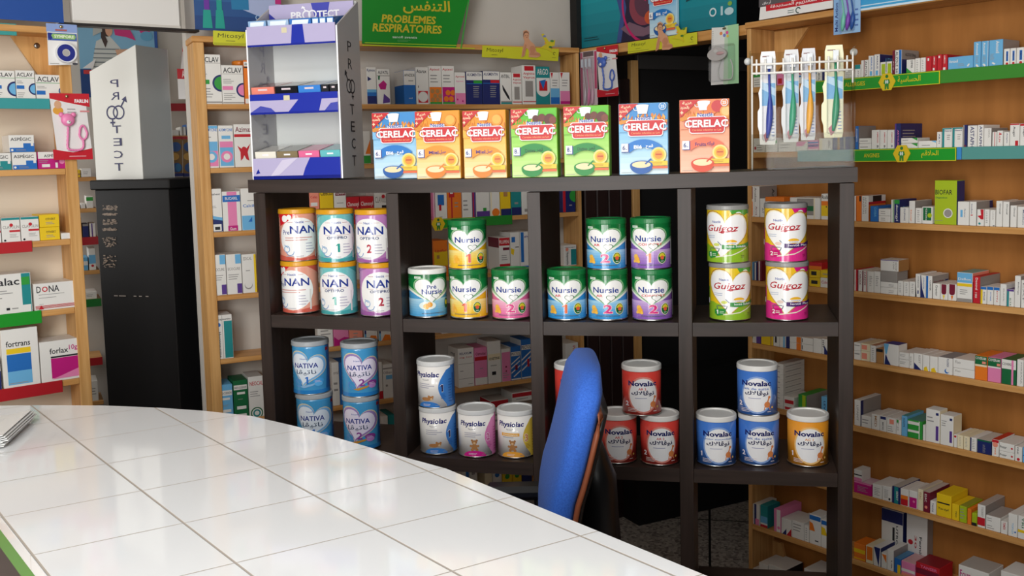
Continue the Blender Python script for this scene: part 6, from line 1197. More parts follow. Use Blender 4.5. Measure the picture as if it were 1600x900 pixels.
row(FR, ZR[5], R6, 'boxes on the sixth right-hand shelf', [
 (1334.6, 1344.4, 625, 'W', '^LIPANT,A,.4-.7,.2-.8', "A.0-1 /B.1,.0:1,.0:1,.35:.7,.22:.4,.42:.1,.25 |N.0-.14 'LIPAN,A,.3-.95,.62-.72", {'n': 'white box with blue side wave', 'd': .12}), (1345.4, 1361, 650, 'W', '=.1-.9,.3-.8,2'), (1361.4, 1374, 647.5, 'W', '^MED,U,.4-.7,.2-.9'), (1374.4, 1385, 650, 'W', '#N.1-.95,.78-.96 ^MOD,K,.4-.6,.1-.6'), (1385.4, 1399.6, 653, 'W', '#S.3-.8,.6-.9 =.1-.9,.1-.5,3'), (1400, 1408, 656, 'W', '#G.1-.5,.8-1 ^NI,A,.3-.5,.3-.8'), (1408.4, 1417.4, 650, 'L', '^NOOTR,N,.3-.6,.45-.9', None, {'t': '#4f9a9c'}), (1418, 1441, 657, 'G', "#W.0-.8,.75-.92 #W.0-.78,.32-.45 |W.78-.84 #G.84-1,.0-1", None, {'n': 'green box with white frame', 't': '#4f8f84', 'd': .10}), (1441.6, 1446, 664, 'W', ''),
 (1446.4, 1468.4, 640, 'W', "#V.72-.92,.08-.52 #N.72-.92,.84-.92 =.1-.7,.6-.82,2", 'C.0-1', {'n': 'tall white box with violet bar', 'd': .045}), (1469, 1489.6, 649, 'W', '#V.72-.92,.12-.5 #N.72-.92,.84-.92 =.1-.6,.62-.84,3', 'C.0-1', {'n': 'white box with violet bar', 'd': .05}),
 (1490, 1495, 679, 'W', 'oR.5,.85,.4'), (1495.4, 1505, 680, 'C', '=.4-.6,.2-.9,6'), (1505.4, 1515, 682, 'C', '=.3-.7,.2-.9,7'), (1515.6, 1526, 684, 'W', '|N.0-.2 =.3-.8,.2-.9,6'), (1526.6, 1549, 688, 'N', 'D.90-1 =.4-.6,.1-.7,8', None, {'n': 'dark navy box with green edge', 't': '#cfc9c0'}), (1549.6, 1560.6, 687, 'W', 'R.82-1 oS.5,.7,.4 ^PRE,O,.4-.6,.1-.5', None, {'n': 'white box with red top', 't': '#c63020'}), (1561, 1585, 706.5, 'W', "'Preter,K,.05-.5,.35-.65 oR.85,.5,.07"), (1561, 1585, 693, 'W', "'Preter,K,.05-.5,.35-.65 oR.85,.5,.07", None, B1), (1585.6, 1597, 698, 'W', '^PRE,K,.3-.5,.5-.95 oR.5,.15,.22'), (1597.6, 1612, 700, 'L', 'B.46-.5')])
row(FR, ZR[5], "behind the blue tins", "boxes in the rack's lower right cube view", [
 (1172, 1190, 612, 'W', 'B.4-.7'), (1190.5, 1209.5, 612, 'C', 'R.2-.5')] + [(1210, 1224, 634 - 8.2 * i, 'W', '=.2-.8,.3-.7,1', 'W.0-1 =.1-.9,.3-.7,1', {'b': 1, 'd': .12} if i else {'d': .12}) for i in range(9)] + [
 (1224.6, 1241, 633, 'W', '#R.1-.95,.15-.6'), (1224.6, 1241, 620, 'W', '#R.1-.95,.15-.6', None, B1), (1247, 1260, 617, 'G', '|E.5-.9', 'A.0-1', {'d': .12}), (1283, 1293, 620, 'L', '^LEVO,N,.4-.7,.2-.8'), (1293.5, 1303, 623, 'Y', '#U.3-.7,.2-.5')])
R7 = 'on the seventh right-hand shelf down'
row(FR, ZR[6], R7, 'boxes on the seventh right-hand shelf', [
 (1334, 1362, 754, 'F', 'P.86-1 =.2-.9,.2-.7,4', None, {'n': 'magenta box', 't': '#d8b8c4', 'd': .06}), (1334, 1347, 734, 'W', 'P.0-.3 K.5-.6', None, {'b': 1, 'd': .05}), (1363, 1378, 757, 'W', '=.2-.8,.2-.8,5'), (1378.5, 1393, 760, 'W', '=.2-.8,.2-.8,6 #K.7-.9,.1-.25'), (1393.6, 1406, 760.5, 'N', '|T.3-.8 ^SERET,W,.55-.8,.2-.75', None, {'t': '#c4beb4', 'd': .12}), (1406.6, 1419.6, 764, 'W', '#O.06-.94,.04-.62 #R.06-.94,.04-.4', None, {'n': 'white box with orange red foot'}), (1420, 1433.4, 767, 'W', '#F.06-.94,.04-.62 oP.6,.4,.14', None, {'n': 'white box with magenta foot'}), (1434, 1442, 764.5, 'C', '^ESAC,U,.3-.7,.5-.85', None, {'t': '#cfc4b8', 'd': .12}), (1442.6, 1452.6, 769, 'M', '^ESAC,W,.2-.55,.5-.9 oS.45,.25,.24', 'M.0-1', {'t': '#c9bcb2', 'd': .12}), (1453, 1462.4, 783, 'W', '^TAHOR,N,.3-.6,.15-.85'),
 (1463, 1486.4, 773, 'Y', "#K.05-.9,.58-.64 'Tardyf,K,.1-.85,.28-.4", None, {'n': 'large amber yellow box', 'd': .10}), (1487, 1498.4, 788, 'Y', '^TEG,K,.5-.7,.2-.6'), (1499, 1510.4, 791, 'E', '=.1-.8,.2-.9,4', None, {'t': '#9a9a30'}), (1511, 1517.4, 795, 'O', '', 'O.0-1'), (1518, 1526.4, 802, 'E', 'K.0-.25'), (1527, 1539.6, 789, 'W', '#R.0-1,.10-.45 ^TEGRET,A,.5-.75,.5-.92', 'A.0-1', {'n': 'white box with red double band', 'd': .12, 't': '#b8ada4'}), (1540, 1563, 807, 'W', '=.1-.6,.6-.9,2 =.1-.6,.1-.4,2', None, {'t': '#a9a09a'}), (1563.6, 1574, 815, 'W', '^TEMER,R,.35-.7,.35-.95'), (1575, 1589.6, 803, 'W', '^TOPLEX,L,.4-.6,.1-.6 oB.8,.22,.1'), (1590, 1606, 807, 'W', 'Y.28-.4 ^TRI,D,.4-.6,.5-.95')])
row(FR, ZR[7], "in the rack's bottom right opening, upper row", "boxes in the rack's bottom right opening", [
 (1171, 1178, 786, 'W', '|N.0-.4 #P.2-.9,.0-.3'), (1178.5, 1187, 788, 'W', '|N.0-.4 #P.2-.9,.0-.3'), (1188, 1199.5, 790, 'T', 'R.0-.12 W.12-.2 L.2-.5', 'T.0-1', {'d': .07}), (1209, 1220, 796, 'P', '|W.4-.95 oP.7,.2,.2', 'P.0-1', {'d': .12}), (1220.5, 1237, 811, 'W', '/N.1,0:.5,0:.5,.4:.3,.2 /R.5,0:1,0:1,.5'), (1237.5, 1256, 815, 'W', '=.1-.8,.4-.9,3'), (1256.5, 1264, 821, 'W', '=.3-.7,.1-.9,6'), (1264.5, 1282.6, 805, 'W', 'B.82-.97 /O.0,.45:.5,.45:.3,.7:0,.75 #K.5-.8,.12-.16', None, {'d': .06}), (1283, 1302.6, 814, 'W', 'B.82-.97 /Y.0,.45:.5,.45:.3,.7:0,.75 #K.5-.8,.12-.16', None, {'d': .06})])
R8 = 'on the lowest visible right-hand shelf'
row(FR, ZR[7], R8, 'boxes on the lowest right-hand shelf', [
 (1334, 1352, 873, 'O', 'Y.3-.6', None, {'d': .07}), (1334, 1352, 850, 'O', 'Y.3-.6', None, {'b': 1, 'd': .07}), (1352.6, 1364, 853, 'C', '#O.15-.95,.2-.95', None, {'d': .08}), (1364.6, 1376, 855, 'W', '/N.05,1:.95,1:.75,0', 'N.0-1', {'d': .084, 'n': 'white box with navy triangle'}), (1376.6, 1385.6, 864, 'W', '/O.1,.9:.95,.9:.95,.4', None, {'d': .08}), (1386, 1396.4, 859, 'W', '^UR,K,.6-.8,.1-.5', 'A.0-1', {'d': .084}), (1397, 1407.4, 873, 'B', '#Y.5-1,.0-.6', None, {'t': '#4f8cb8', 'd': .08}), (1408, 1430, 879, 'P', 'W.3-.5 S.0-.2', None, {'t': '#d8a8ac', 'd': .08}), (1430.6, 1468, 883, 'R', "M.4-.7 'TANSER,P,.2-.9,.75-.9", None, {'t': '#8c1424', 'd': .08}), (1497, 1545, 889, 'W', "'Four,F,.05-.4,.6-.85", None, {'t': '#b8b0a8', 'd': .09}), (1563, 1610, 898, 'W', '', None, {'d': .09})], 0.004)
row(FR, ZR[7], 'tall behind the lowest right-hand shelf row', 'tall boxes at the back of the lowest right-hand shelf', [
 (1377, 1411, 797, 'W', 'N.74-1 #K.52-.62,.25-.65 ^UTRO,K,.68-.78,.3-.7', 'N.0-1', {'d0': .092, 'd': .035, 'n': 'tall white box with navy top'}), (1416, 1449, 806, 'W', 'oR.2,.45,.12 ^Femibi,K,.62-.75,.15-.6 ^30,R,.4-.5,.35-.6', 'A.0-1', {'d0': .092, 'd': .035, 'n': 'tall white box with red drop'})])
row(FR, ZR[8], "in the rack's bottom right opening, lower row", "boxes in the rack's bottom right opening", [
 (1172, 1185, 888, 'W', 'R.3-.6'), (1185.6, 1200, 881, 'W', '#M.2-.6,.3-.7', 'W.0-1'), (1200.6, 1228, 886, 'W', '#K.7-1,.1-.9', 'K.0-1'), (1256, 1280, 892, 'W', '')])
# back wall, right part
row(FB, ZB[0], 'above the cereal cartons', 'boxes on the back shelf above the cereal cartons', [
 (573, 588.4, 105, 'W', "N.0-.22 B.22-.32 L.32-.4 'Kymox,N,.05-.9,.86-.96 /N.1,.75:.1,.62:.5,.68", None, {'n': 'white box with navy foot'}), (589, 609.6, 108, 'W', "'ALFATIL,K,.1-.9,.86-.95 A.80-.82 /F.1,.55:.5,.68:.75,.58:.65,.42:.25,.42 /V.5,.3:.4,.02:.95,.05:.95,.15 /D.1,.8:.25,.82:.2,.68:.1,.7", None, {'n': 'white box with magenta and violet shapes'}),
 (631, 649.4, 110, 'B', "W.57-1 'APAZIDE,K,.05-.95,.82-.90 =.4-.9,.66-.74,1 'ml,W,.4-.7,.16-.2", 'B.0-.57 W.57-1', {'n': 'blue box with white upper half'}), (650, 670, 105, 'W', "'Atarax,K,.05-.85,.84-.94 #R.15-.92,.04-.36 oW.53,.20,.38 #K.15-.2,.44-.5", None, {'n': 'white box with red corners'}),
 (670.6, 690, 103, 'W', "'Apixol,R,.05-.85,.86-.94 =.1-.8,.55-.8,3 O.06-.45 oU.25,.34,.17 oU.65,.34,.17 oU.45,.22,.17 oU.85,.22,.17 oU.25,.12,.16 oU.65,.12,.16 G.0-.06", None, {'n': 'white box with orange honeycomb foot'}), (690.6, 710.4, 103, 'W', "'Apixol,R,.05-.85,.86-.94 =.1-.8,.55-.8,3 F.06-.45 oO.45,.30,.2 oO.85,.30,.2 oO.3,.14,.2 oO.7,.14,.2 G.0-.06", None, {'n': 'white box with magenta honeycomb foot'}),
 (711, 727.6, 113, 'W', "P.0-.35 'Aprovel,R,.05-.9,.82-.9 'Aprove,P,.1-.8,.68-.75 oF.2,.15,.08 oF.7,.1,.08", None, {'n': 'pale pink box'}), (728.6, 754, 112, 'N', "W.74-1 'AUGMENTIN,N,.05-.95,.86-.95 #G.45-.98,.64-.73 =.42-.9,.2-.58,6 B.62-.64", None, {'n': 'navy box with green tag'}), (754.6, 781, 111, 'N', "W.74-1 'AUGMENTIN,N,.05-.9,.86-.95 #R.45-.98,.64-.73 =.42-.9,.2-.58,6 B.62-.64", None, {'n': 'navy box with red tag'}),
 (782, 799.6, 113, 'W', "'ANTIBAL,K,.05-.85,.82-.93 /K.15,.62:.35,.5:.75,.25:.85,.12:.6,.2:.2,.45 T.0-.06 A.06-.1", None, {'n': 'white box with dark diagonal swoosh'}), (800.4, 815.4, 114, 'W', "#R.12-.85,.86-.98 'Arginine,R,.06-.92,.74-.82 'Veyron,R,.06-.92,.64-.72 #A.2-.75,.15-.56 R.06-.09", None, {'n': 'short white box with red tag'}), (816.4, 837.4, 102, 'W', "#R.15-.85,.86-.98 'Arginine,R,.06-.92,.74-.82 'Veyron,R,.06-.92,.64-.72 #A.2-.78,.2-.6 R.06-.08", 'W.0-1', {'n': 'taller white box with red tag'}),
 (838, 859.4, 104, 'T', "oW.5,.42,.52 #W.0-1,.36-.70 'ARGO,W,.06-.88,.78-.94 #R.2-.8,.36-.62 /B.25,.62:.5,.4:.7,.66", None, {'n': 'teal box with large white lettering'}), (860, 874.4, 113, 'W', 'B.0-.22 L.22-.5 /R.05,.98:.3,.98:.15,.8 =.2-.8,.55-.8,3', None, {'n': 'white box fading to blue'}), (875, 890.6, 113, 'W', 'F.0-.1 P.1-.42 /R.05,.98:.3,.98:.15,.8 =.2-.8,.55-.8,3', None, {'n': 'white box fading to pink'})])
row(FB, ZB[1], 'beside the display', 'boxes on the hidden back shelf', [(562, 579, 205, 'W', '/O.5,.3:1,.3:1,.75 #G.3-1,.0-.25', None, {'n': 'white box with orange and green patches'})])
row(FB, ZB[2], "in the rack's first cube, over the tins", 'boxes on the third back shelf', [
 (484, 499.4, 287, 'S', "'Celes,R,.1-.8,.66-.72 #W.1-.8,.48-.56 =.1-.7,.3-.4,2"), (500, 521.4, 287, 'Y', "'Celectol,K,.05-.95,.72-.84 =.1-.9,.3-.4,1", None, {'n': 'yellow box with black lettering'}), (522.4, 541.4, 291, 'W', "#M.1-.95,.76-.92 'CLARIX,W,.15-.9,.79-.88 =.2-.8,.55-.6,1 /R.3,.0:.7,.0:.55,.3:.45,.3"), (542, 562.4, 308, 'R', "'Clamoxyl,W,.05-.95,.62-.82 =.4-.95,.45-.55,1"), (563, 584.4, 307, 'R', "'Clamoxyl,W,.05-.95,.62-.82 =.4-.95,.45-.55,1"), (585, 608, 291, 'W', "'CLAVULIN,A,.05-.95,.55-.72 oR.62,.72,.12 #K.5-.8,.4-.48")])
row(FB, ZB[2], "in the rack's second cube, top row", 'boxes on the third back shelf', [
 (676, 679.4, 292, 'P', '|W.4-.7'), (680, 698.6, 288, 'W', '#B.2-.75,.4-.7 #R.3-.5,.25-.42 =.3-.7,.05-.1,1'), (699, 721, 286, 'O', "|R.25-.35 #R.1-.5,.6-.98 #W.2-.4,.7-.9 =.5-.9,.3-.5,2"), (722, 738, 289, 'W', '=.1-.7,.2-.6,3'), (738.5, 743, 289, 'V', '|R.0-.4'), (744, 765, 288, 'W', 'V.0-.18 #G.5-.75,.18-.28'), (766, 781, 288, 'W', '|C.0-.15 oO.55,.12,.4'), (782, 798, 287, 'Y', 'N.0-.22 #U.3-.7,.6-.75'), (799, 814.6, 287, 'T', 'N.0-.25 =.3-.7,.3-.5,1'), (815, 829, 290, 'W', '#A.3-.7,.1-.2')])
row(FB, ZB[2], "in the rack's third cube, top", 'boxes on the third back shelf', [(879, 899, 275, 'N', '|R.0-.22 oG.95,.45,.42 =.5-.8,.15-.25,1')])
row(FB, ZB[3], "in the rack's second cube, lower row", 'boxes on the fourth back shelf', [
 (678, 700, 376, 'O', "Y.3-.7 'Lipofor,R,.1-.9,.66-.76 #U.2-.4,.5-.6 O.95-1"), (701, 713, 381, 'W', '|O.5-.8'), (780, 797, 371, 'W', "R.76-1 'FLUPEN,W,.05-.9,.82-.92 #M.35-.95,.62-.7 R.0-.22 =.2-.9,.32-.5,3", 'W.0-.7 M.7-1'), (798, 812.4, 363, 'W', '#B.1-.5,.74-.88 /Y.0,.6:.4,.55:.3,.4:0,.45 #K.5-.9,.6-.62'), (813, 829, 362, 'W', "|B.05-.35 #W.05-.35,.02-.2 'glau,V,.4-.95,.84-.9 #B.1-1,.02-.1")])
row(FB, ZB[3], "in the rack's third cube, beside the post", 'boxes on the fourth back shelf', [(881, 901, 383, 'W', "'Hexapn,K,.1-.9,.86-.92 #T.55-.98,.04-.8 oS.25,.8,.12 ^Hexapneumine,K,.15-.38,.05-.68")])
row(FB, ZB[4], "under the rack's middle shelf, first cube", 'boxes on the fifth back shelf', [
 (496, 520.4, 500, 'W', '=.2-.9,.3-.8,4'), (521, 545, 502, 'P', '/F0,0:1,0:1,.3:.7,.34:.3,.24:0,.4'), (545.6, 567, 505, 'S', '=.3-.7,.3-.6,2'), (569, 590, 508, 'W', '|L.0-.15 /O.2,.0:1,.0:.9,.35:.5,.4 #N.0-.15,.5-.7'), (592, 611, 508, 'W', '|L.0-.15 /O.2,.0:1,.0:.9,.35:.5,.4 #N.0-.15,.5-.7')])
row(FB, ZB[4], "under the rack's middle shelf, second cube", 'boxes on the fifth back shelf', [(690, 712, 488, 'W', '=.2-.8,.3-.8,3'), (713, 735, 490, 'P', '')])
row(FB, ZB[5], "behind rack's lower left tins", 'boxes on the sixth back shelf', [
 (519, 530.6, 566, 'W', "'oral,A,.2-.9,.72-.8 =.2-.9,.3-.6,2"), (531, 549, 566, 'B', '^XILIA,L,.5-.7,.1-.8'), (590, 598, 566, 'W', 'R.0-.22'), (598.6, 614, 569, 'W', "A.86-.90 'Olikan,A,.05-.9,.72-.80 #L.3-.95,.56-.68 oA.35,.38,.12")])
row(FB, ZB[5], "in the rack's lower second cube", 'boxes on the sixth back shelf', [
 (716, 741, 544, 'W', "'RELAXUM,N,.1-.85,.84-.9 'mg_1ml,R,.1-.85,.74-.79 A.60-.61 A.22-.23 =.1-.4,.4-.46,1 =.6-.95,.06-.1,1", "W.0-1 'mg,K,.3-.7,.78-.86", {'n': 'white box with fine grey rules'}), (741.6, 761.6, 543, 'P', "W.0-.2 'Osmolax,M,.1-.9,.80-.88 R.66-.76 =.4-.8,.42-.48,1", None, {'n': 'pink box with red band'}), (762, 783, 533, 'W', "C.55-.7 'OXETINE,K,.1-.9,.56-.62 #K.3-.6,.2-.28 =.2-.7,.4-.46,1", 'W.0-1', {'n': 'tall white box'}), (784, 797.6, 545, 'W', 'P.0-.9 oM.5,.45,.1 oM.5,.32,.08 =.1-.9,.1-.3,3'), (798.4, 814, 541, 'B', "W.0-.05 #W.02-.98,.72-.84 'PECTOL,K,.05-.95,.74-.82 /W0,.5:.9,.7:.9,.66:0,.46 /W0,.38:.9,.58:.9,.54:0,.34 /W0,.24:.9,.44:.9,.40:0,.20 /W.2,.12:1,.3:1,.26:.3,.1 #M.4-.65,.3-.45", 'W.0-1', {'n': 'blue striped box'}), (814.6, 831, 530, 'B', "W.0-.05 #W.02-.98,.74-.86 'PECTOL,K,.05-.95,.76-.84 /W0,.5:.9,.7:.9,.66:0,.46 /W0,.38:.9,.58:.9,.54:0,.34 /W0,.24:.9,.44:.9,.40:0,.20 #R.55-.75,.3-.5", 'W.0-1', {'n': 'taller blue striped box'})])
row(FB, ZB[5], "above the chair back in the third cube", 'boxes on the sixth back shelf', [(884, 904, 536, 'W', '^Pneumorel,R,.55-.75,.1-.9 ^ADA,K,.25-.4,.15-.6')])
row(FB, ZB[6], "behind the white tins, lower second cube", 'boxes on the seventh back shelf', [
 (741, 760, 634, 'W', 'B.2-.6'), (767, 795, 625, 'W', 'R.82-1 =.2-.8,.4-.7,2', 'W.0-1 R.7-1', {'t': '#cfc8c0'}), (796, 813, 629, 'B', 'W.0-.5', None, {'t': '#c8c4be'}), (800, 831, 612, 'W', 'R.5-.9 =.2-.8,.2-.4,1', None, {'b': 1, 't': '#cfc8c0'})])
row(FB, ZB[6], "beside the divider, lower first cube", 'boxes on the seventh back shelf', [(597, 607, 650, 'W', 'R.3-.6'), (607.6, 618, 648, 'T', '=.2-.8,.3-.6,2')])
row(FB, ZB[7], "below rack's lower shelf", 'boxes on the eighth back shelf', [
 (722, 734, 712, 'W', '|B.5-.9'), (734.6, 746, 714, 'W', '=.2-.8,.3-.7,2'), (758, 769, 718, 'C', ''), (769.6, 784, 716, 'W', 'oB.5,.5,.25'), (785, 800, 714, 'Y', 'oG.5,.4,.25 K.0-.1'), (800.6, 815, 714, 'Y', 'oG.5,.4,.25 K.0-.1'), (815.6, 831, 712, 'N', 'L.4-.6')])
# back wall, left bay beside the white display
row(FB, ZB[0], 'left of white display, top shelf', 'boxes left of the white display', [
 (313, 346, 85, 'W', "'ACLAV,K,.05-.92,.84-.95 A.82-.83 oN.98,.42,.42 oG.98,.42,.33 |W.985-1 #G.05-.42,.40-.49 =.06-.35,.55-.66,3 =.06-.6,.12-.34,4 A.02-.05", None, {'n': 'tall white box with green disc'}), (346.6, 381, 102, 'W', "'ACLAV,K,.08-.92,.80-.94 A.77-.78 oN.98,.36,.34 oP.98,.36,.26 #P.02-.5,.36-.46 =.06-.6,.52-.66,3 =.06-.6,.1-.3,4 A.02-.05", None, {'n': 'white box with pink disc'}), (381.6, 396, 94, 'O', "W.86-.96 'AGIO,K,.1-.9,.88-.94 K.82-.85 oK.9,.5,.2 W.0-.12", None, {'n': 'orange box beside the display'})], 0.005, 0.05)
row(FB, ZB[1], 'left of display, second shelf', 'boxes left of the white display', [
 (318, 341.4, 196, 'W', "L.93-1 'AXIMYCINE,B,.03-.95,.86-.93 =.2-.7,.7-.76,1 #P.05-.95,.04-.62 #L.05-.95,.4-.62 oL.5,.26,.40 oW.5,.26,.22", None, {'n': 'white box with pink target'}), (342, 365.4, 196, 'W', "'AXIMYCINE,B,.03-.95,.86-.93 #L.2-.8,.68-.76 #L.05-.95,.04-.62 #P.05-.95,.48-.62 oP.5,.26,.40 oW.5,.26,.22", None, {'n': 'white box with blue target'}), (366, 396, 194, 'W', "'Azimax,M,.08-1,.82-.94 R.70-.77 oR.5,.42,.13 /R.15,.5:.3,.35:.3,.15:.42,.2:.5,.28:.6,.18:.75,.15:.68,.35:.85,.55:.6,.42:.4,.42", None, {'n': 'white box with red dancing figure'})])
row(FB, ZB[2], 'left of display, third shelf', 'boxes left of the white display', [
 (324, 347.4, 295, 'W', "'Baktalvent,K,.05-.9,.85-.9 =.3-.7,.55-.62,2 /N0,0:1,0:1,.26:.35,.3:0,.44 /L0,.44:.35,.3:1,.26:1,.33:.4,.37:0,.5 #W.3-.9,.02-.18 #K.45-.8,.05-.12", None, {'n': 'white box with navy curved foot'}), (348, 376.4, 299, 'W', "|P.28-.78 B.74-.90 'BUCARIL,W,.15-.85,.79-.86 #P.25-.8,.90-1 #F.25-.8,.0-.14 'Gum,W,.35-.7,.03-.1", None, {'n': 'white box with pink column'}), (377, 402, 294, 'W', "L.0-.35 'Calcib,B,.1-.9,.55-.62 =.4-.9,.68-.74,1 /B.4,.2:.65,.2:.65,.32", None, {'n': 'pale box with light blue foot'})])
row(FB, ZB[3], 'left of rack, upper shelf', 'boxes left of the rack', [
 (330, 353.6, 398, 'W', "#L.6-.98,.76-.99 'ECOCURE,A,.08-.9,.60-.67 =.1-.9,.36-.52,3 #V.66-.98,.02-.26", None, {'n': 'white box with blue and violet tabs'}), (354.2, 378, 397, 'W', "#L.6-.98,.76-.99 'ECOCURE,A,.08-.9,.60-.67 =.1-.9,.36-.52,3 #V.66-.98,.02-.26", None, {'n': 'white box with blue and violet tabs'}), (378.6, 401, 397, 'W', "|Y.84-1 'EDICAL,A,.1-.7,.85-.93 =.25-.6,.55-.62,1 oA.4,.2,.28 oW.4,.22,.25", None, {'n': 'white box with yellow edge'})])
row(FB, ZB[4], 'on the fifth shelf left of the rack', 'boxes left of the rack', [(336, 364, 492, 'W', "'Hexapneumine,K,.08-.92,.87-.93 #T.52-.98,.02-.86 oB.22,.78,.12 ^Hexapneumine,K,.14-.34,.04-.62 |A.42-.44", None, {'n': 'white box with teal column'})])
row(FB, ZB[5], 'above counter, left of rack', 'boxes left of the rack', [
 (341, 364.4, 601, 'L', "#W.04-.96,.70-.84 'NEO-CODION,K,.08-.92,.74-.80 #W.25-.8,.58-.64 =.3-.7,.4-.46,2 #W.2-.85,.24-.32", None, {'n': 'light blue box with white band'}), (365, 388, 594, 'D', "#W.04-.96,.76-.88 'NEO-CODION,K,.08-.92,.79-.84 #W.25-.8,.64-.7 =.3-.7,.5-.54,1 #W.2-.85,.26-.34 #W.2-.85,.08-.14", None, {'n': 'dark green box with white band', 't': '#145c38'}), (388.6, 412, 588, 'W', "'NEOCAL,R,.1-1,.78-.88 =.1-.8,.5-.66,3 oD.5,.1,.42 oW.5,.1,.34 oT.5,.1,.26 oW.5,.1,.16", None, {'n': 'white box with green arcs', 't': '#c8c4be'})])
# far left shelving
ACL = "'ACLAV,K,.06-.9,.78-.92 G.73-.745 oN.98,.36,.34 oL.98,.36,.26 #B.0-.42,.36-.48 =.04-.4,.54-.66,2 =.04-.5,.06-.26,3"
row(FL, ZL[0], 'on left teal-strip shelf', 'boxes on left teal-strip shelf', [(-14, 24.4, 110, 'W', ACL, None, {'n': 'white box with blue disc'}), (25, 55, 110, 'W', ACL, None, {'n': 'white box with blue disc'}), (56, 98, 117, 'W', "'ACLAV,K,.06-.88,.72-.92 G.66-.68 oN.99,.36,.15 oL.99,.36,.11 #B.0-.34,.2-.36 =.04-.4,.44-.56,2", None, {'n': 'wider white box with blue disc'})], 0.004, 0.09)
ASP = "'ASPÉGIC,K,.06-.88,.66-.90 {0}.0-.26 #{0}.55-1,.26-.52 #W.85-.96,.36-.56 oW.1,.13,.05 =.25-.75,.08-.2,2"
row(FL, ZL[1], 'on the far left second shelf', 'boxes on the far left second shelf', [(-22, 18, 239, 'W', ASP.format('T'), None, {'n': 'white box with teal foot'}), (19, 58, 238, 'W', ASP.format('B'), None, {'n': 'white box with blue foot'}), (14, 54, 211, 'W', ASP.format('B'), None, B1), (59, 107, 237, 'F', "W.60-1 'ASPÉGIC,K,.2-.75,.68-.88 =.03-.36,.36-.54,2 #W.12-.38,.1-.28 #W.56-.64,.06-.36 oP.78,.42,.09", None, {'n': 'magenta box with white upper half'})], 0.004, 0.09)
CLV = "T.90-1 'CLAVULIN,A,.06-.95,.56-.68 oR.52,.70,.10 #R.4-.98,.42-.50 =.4-.9,.2-.36,3 oK.14,.1,.06"
row(FL, ZL[2], 'on the far left third shelf', 'boxes on the far left third shelf', [(-28, 1.6, 341, 'W', CLV), (2.4, 32, 340, 'W', CLV, None, {'n': 'white box with teal top edge'}), (32.6, 61.6, 338.5, 'W', CLV, None, {'n': 'white box with teal top edge'}), (62.4, 94, 355, 'Y', "'CITIVERIT,K,.3-.8,.55-.72 =.3-.8,.2-.45,2", None, {'n': 'bright yellow box'}), (61.6, 93, 335, 'Y', "'CITIVERIT,K,.3-.8,.55-.72 =.3-.8,.2-.45,2", None, B1), (95.6, 114, 364, 'W', '', None, {'n': 'small flat plain white box'})], 0.004, 0.09)
row(FL, ZL[3], 'on left green-strip shelf', 'boxes on the far left fourth shelf', [(-62, 50, 430, 'W', "|T.86-1 #W.86-.98,.0-.2 #G.86-.98,.70-.90 'Duphalac,K,.06-.83,.66-.90 =.3-.84,.5-.62,2 =.3-.7,.38-.46,1 #K.62-.67,.1-.16 =.7-.84,.1-.18,1", None, {'n': 'large white box with green square'}), (53, 121.6, 441, 'W', "'D,K,.06-.16,.66-.90 'NA,K,.34-.58,.66-.90 oR.25,.78,.065 oW.25,.78,.04 =.1-.75,.56-.62,1 =.1-.5,.44-.5,1 =.1-.25,.22-.26,1 R.16-.18 R.13-.145 R.10-.115 R.07-.085 /R.08,.05:.2,.05:.14,.2", None, {'n': 'white box with red ring and red lines'})], 0.004, 0.09)
row(FL, ZL[4], 'on left lowest shelf', 'boxes on the far left fifth shelf', [(-34, 2, 562, 'W', 'N.0-.6', None, {'n': 'navy and white box at the picture edge'}), (3, 61.4, 513, 'W', "'fortrans,K,.12-.78,.70-.80 #Y.12-.78,.58-.67 #B.12-.78,.18-.57 #L.12-.78,.05-.28 =.16-.74,.06-.1,1", None, {'n': 'tall white box with blue square'}), (63, 130, 531, 'W', "'forlax,K,.22-.66,.68-.82 '10g,F,.68-.88,.70-.86 #K.24-.88,.58-.62 #F.24-.88,.08-.57 /P.24,.06:.88,.06:.88,.26:.5,.14 =.9-.98,.12-.22,2", None, {'n': 'white box with magenta square', 'd': .09})], 0.004, 0.09)
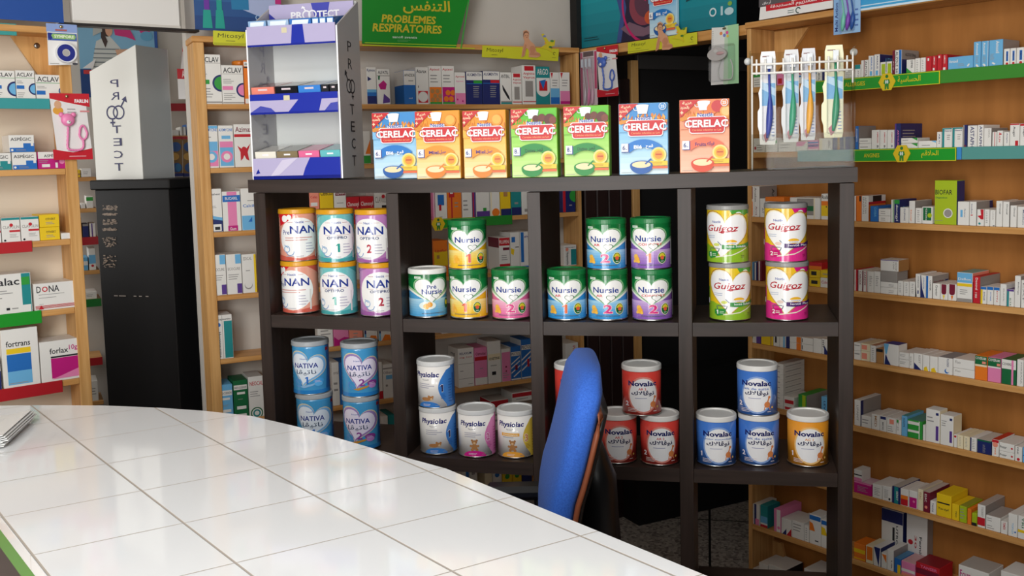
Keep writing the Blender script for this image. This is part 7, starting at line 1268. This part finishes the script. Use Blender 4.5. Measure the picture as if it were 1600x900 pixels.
# distant shelves in the gap
def nookrow(i, loc, entries):
    y, z = NS[i]
    for k, (x0, x1, yt, base, art) in enumerate(entries):
        a, e = FN.px(x0, (y + yt) / 2, -0.158)[0], FN.px(x1, (y + yt) / 2, -0.158)[0]; zt = FN.px((x0 + x1) / 2, yt, -0.158)[1] + ZC; h = zt - z - 0.001; w = e - a - 0.002
        m = MB(); m.bbox(-w / 2, w / 2, 0, 0.12, 0, h, base, 0.001); lay(m, ops(art), w, h, face_front(-w / 2, 0, 0))
        tag(m.build('medicine_box', None, FN.P((a + e) / 2, -0.156, z - ZC + 0.0006), FN.rot), '%s, %s from left %s' % (describe(base, art, None), ORD[k], loc), 'medicine box', 'boxes on distant shelves in the gap')
nookrow(0, 'on distant gap shelf below the soother card', [(117, 126, 265, 'Y', 'U.3-.5'), (126.5, 143, 263, 'W', '=.2-.8,.3-.7,2')])
nookrow(1, 'on second distant gap shelf', [(121, 125, 320, 'B', ''), (126, 134, 318, 'W', ''), (134.5, 146, 306, 'W', 'G.6-.9')])
nookrow(2, 'on the distant red-strip gap shelf', [(122, 128, 340, 'U', ''), (129, 139, 350, 'N', 'A.85-1'), (140, 150, 349, 'W', '|V.3-.5')])
nookrow(3, 'on the fourth distant gap shelf', [(128, 138, 402, 'L', 'W.4-.7'), (138.5, 150, 388, 'W', 'L.3-.7 oR.5,.2,.2')])
nookrow(4, 'on the distant green-strip gap shelf', [(124, 130, 455, 'R', ''), (131, 152, 456, 'W', '=.2-.8,.3-.7,2')])
nookrow(6, 'on lowest distant gap shelf above the counter', [(126, 140, 605, 'A', ''), (141, 154, 595, 'W', '=.2-.8,.3-.7,3')])
nookrow(8, 'on distant shelf right of the grey display', [(268, 280, 203, 'W', ''), (281, 291, 198, 'W', '|A.3-.6'), (291.5, 302, 194, 'B', '|W.0-.4')])
for k, (x0, x1) in enumerate(((266, 285), (286, 306))):
    it = [R_(0, 0.93, 1, 1, '#a81c28'), R_(0, 0, 1, 0.08, '#1f2a6c')] + [EL(0.5, y, 0.36, '#2c4f86', 0.12) if j % 2 == 0 else EL(0.4, y, 0.3, '#b88a3c', 0.09) for j, y in enumerate((0.74, 0.5, 0.22))] + [EL(0.6, 0.22, 0.2, '#2f6f9c', 0.1)]
    plate('blister_card', 'dark amber and blue blister card, %s of two right of the grey display' % ('left' if k == 0 else 'right'), 'blister pack', FN, -0.17, [(x0, 276), (x1, 275), (x1, 213), (x0, 214)], 0.002, '#7a5a2c', it)

b = MB(); R = 0.026; sx, zz = FB.px(377, 100, 0.085); b.lathe([(R, 0), (R, 0.135), (R + 0.002, 0.136), (R + 0.002, 0.148), (R - 0.004, 0.151)], 'p:#e8862a', 32)
tag(b.build('orange_tub', None, FB.P(FB.px(374, 98, 0.1)[0], 0.09, ZB[0] + 0.0004)), 'round orange tub behind the white box with pink disc', 'tub')
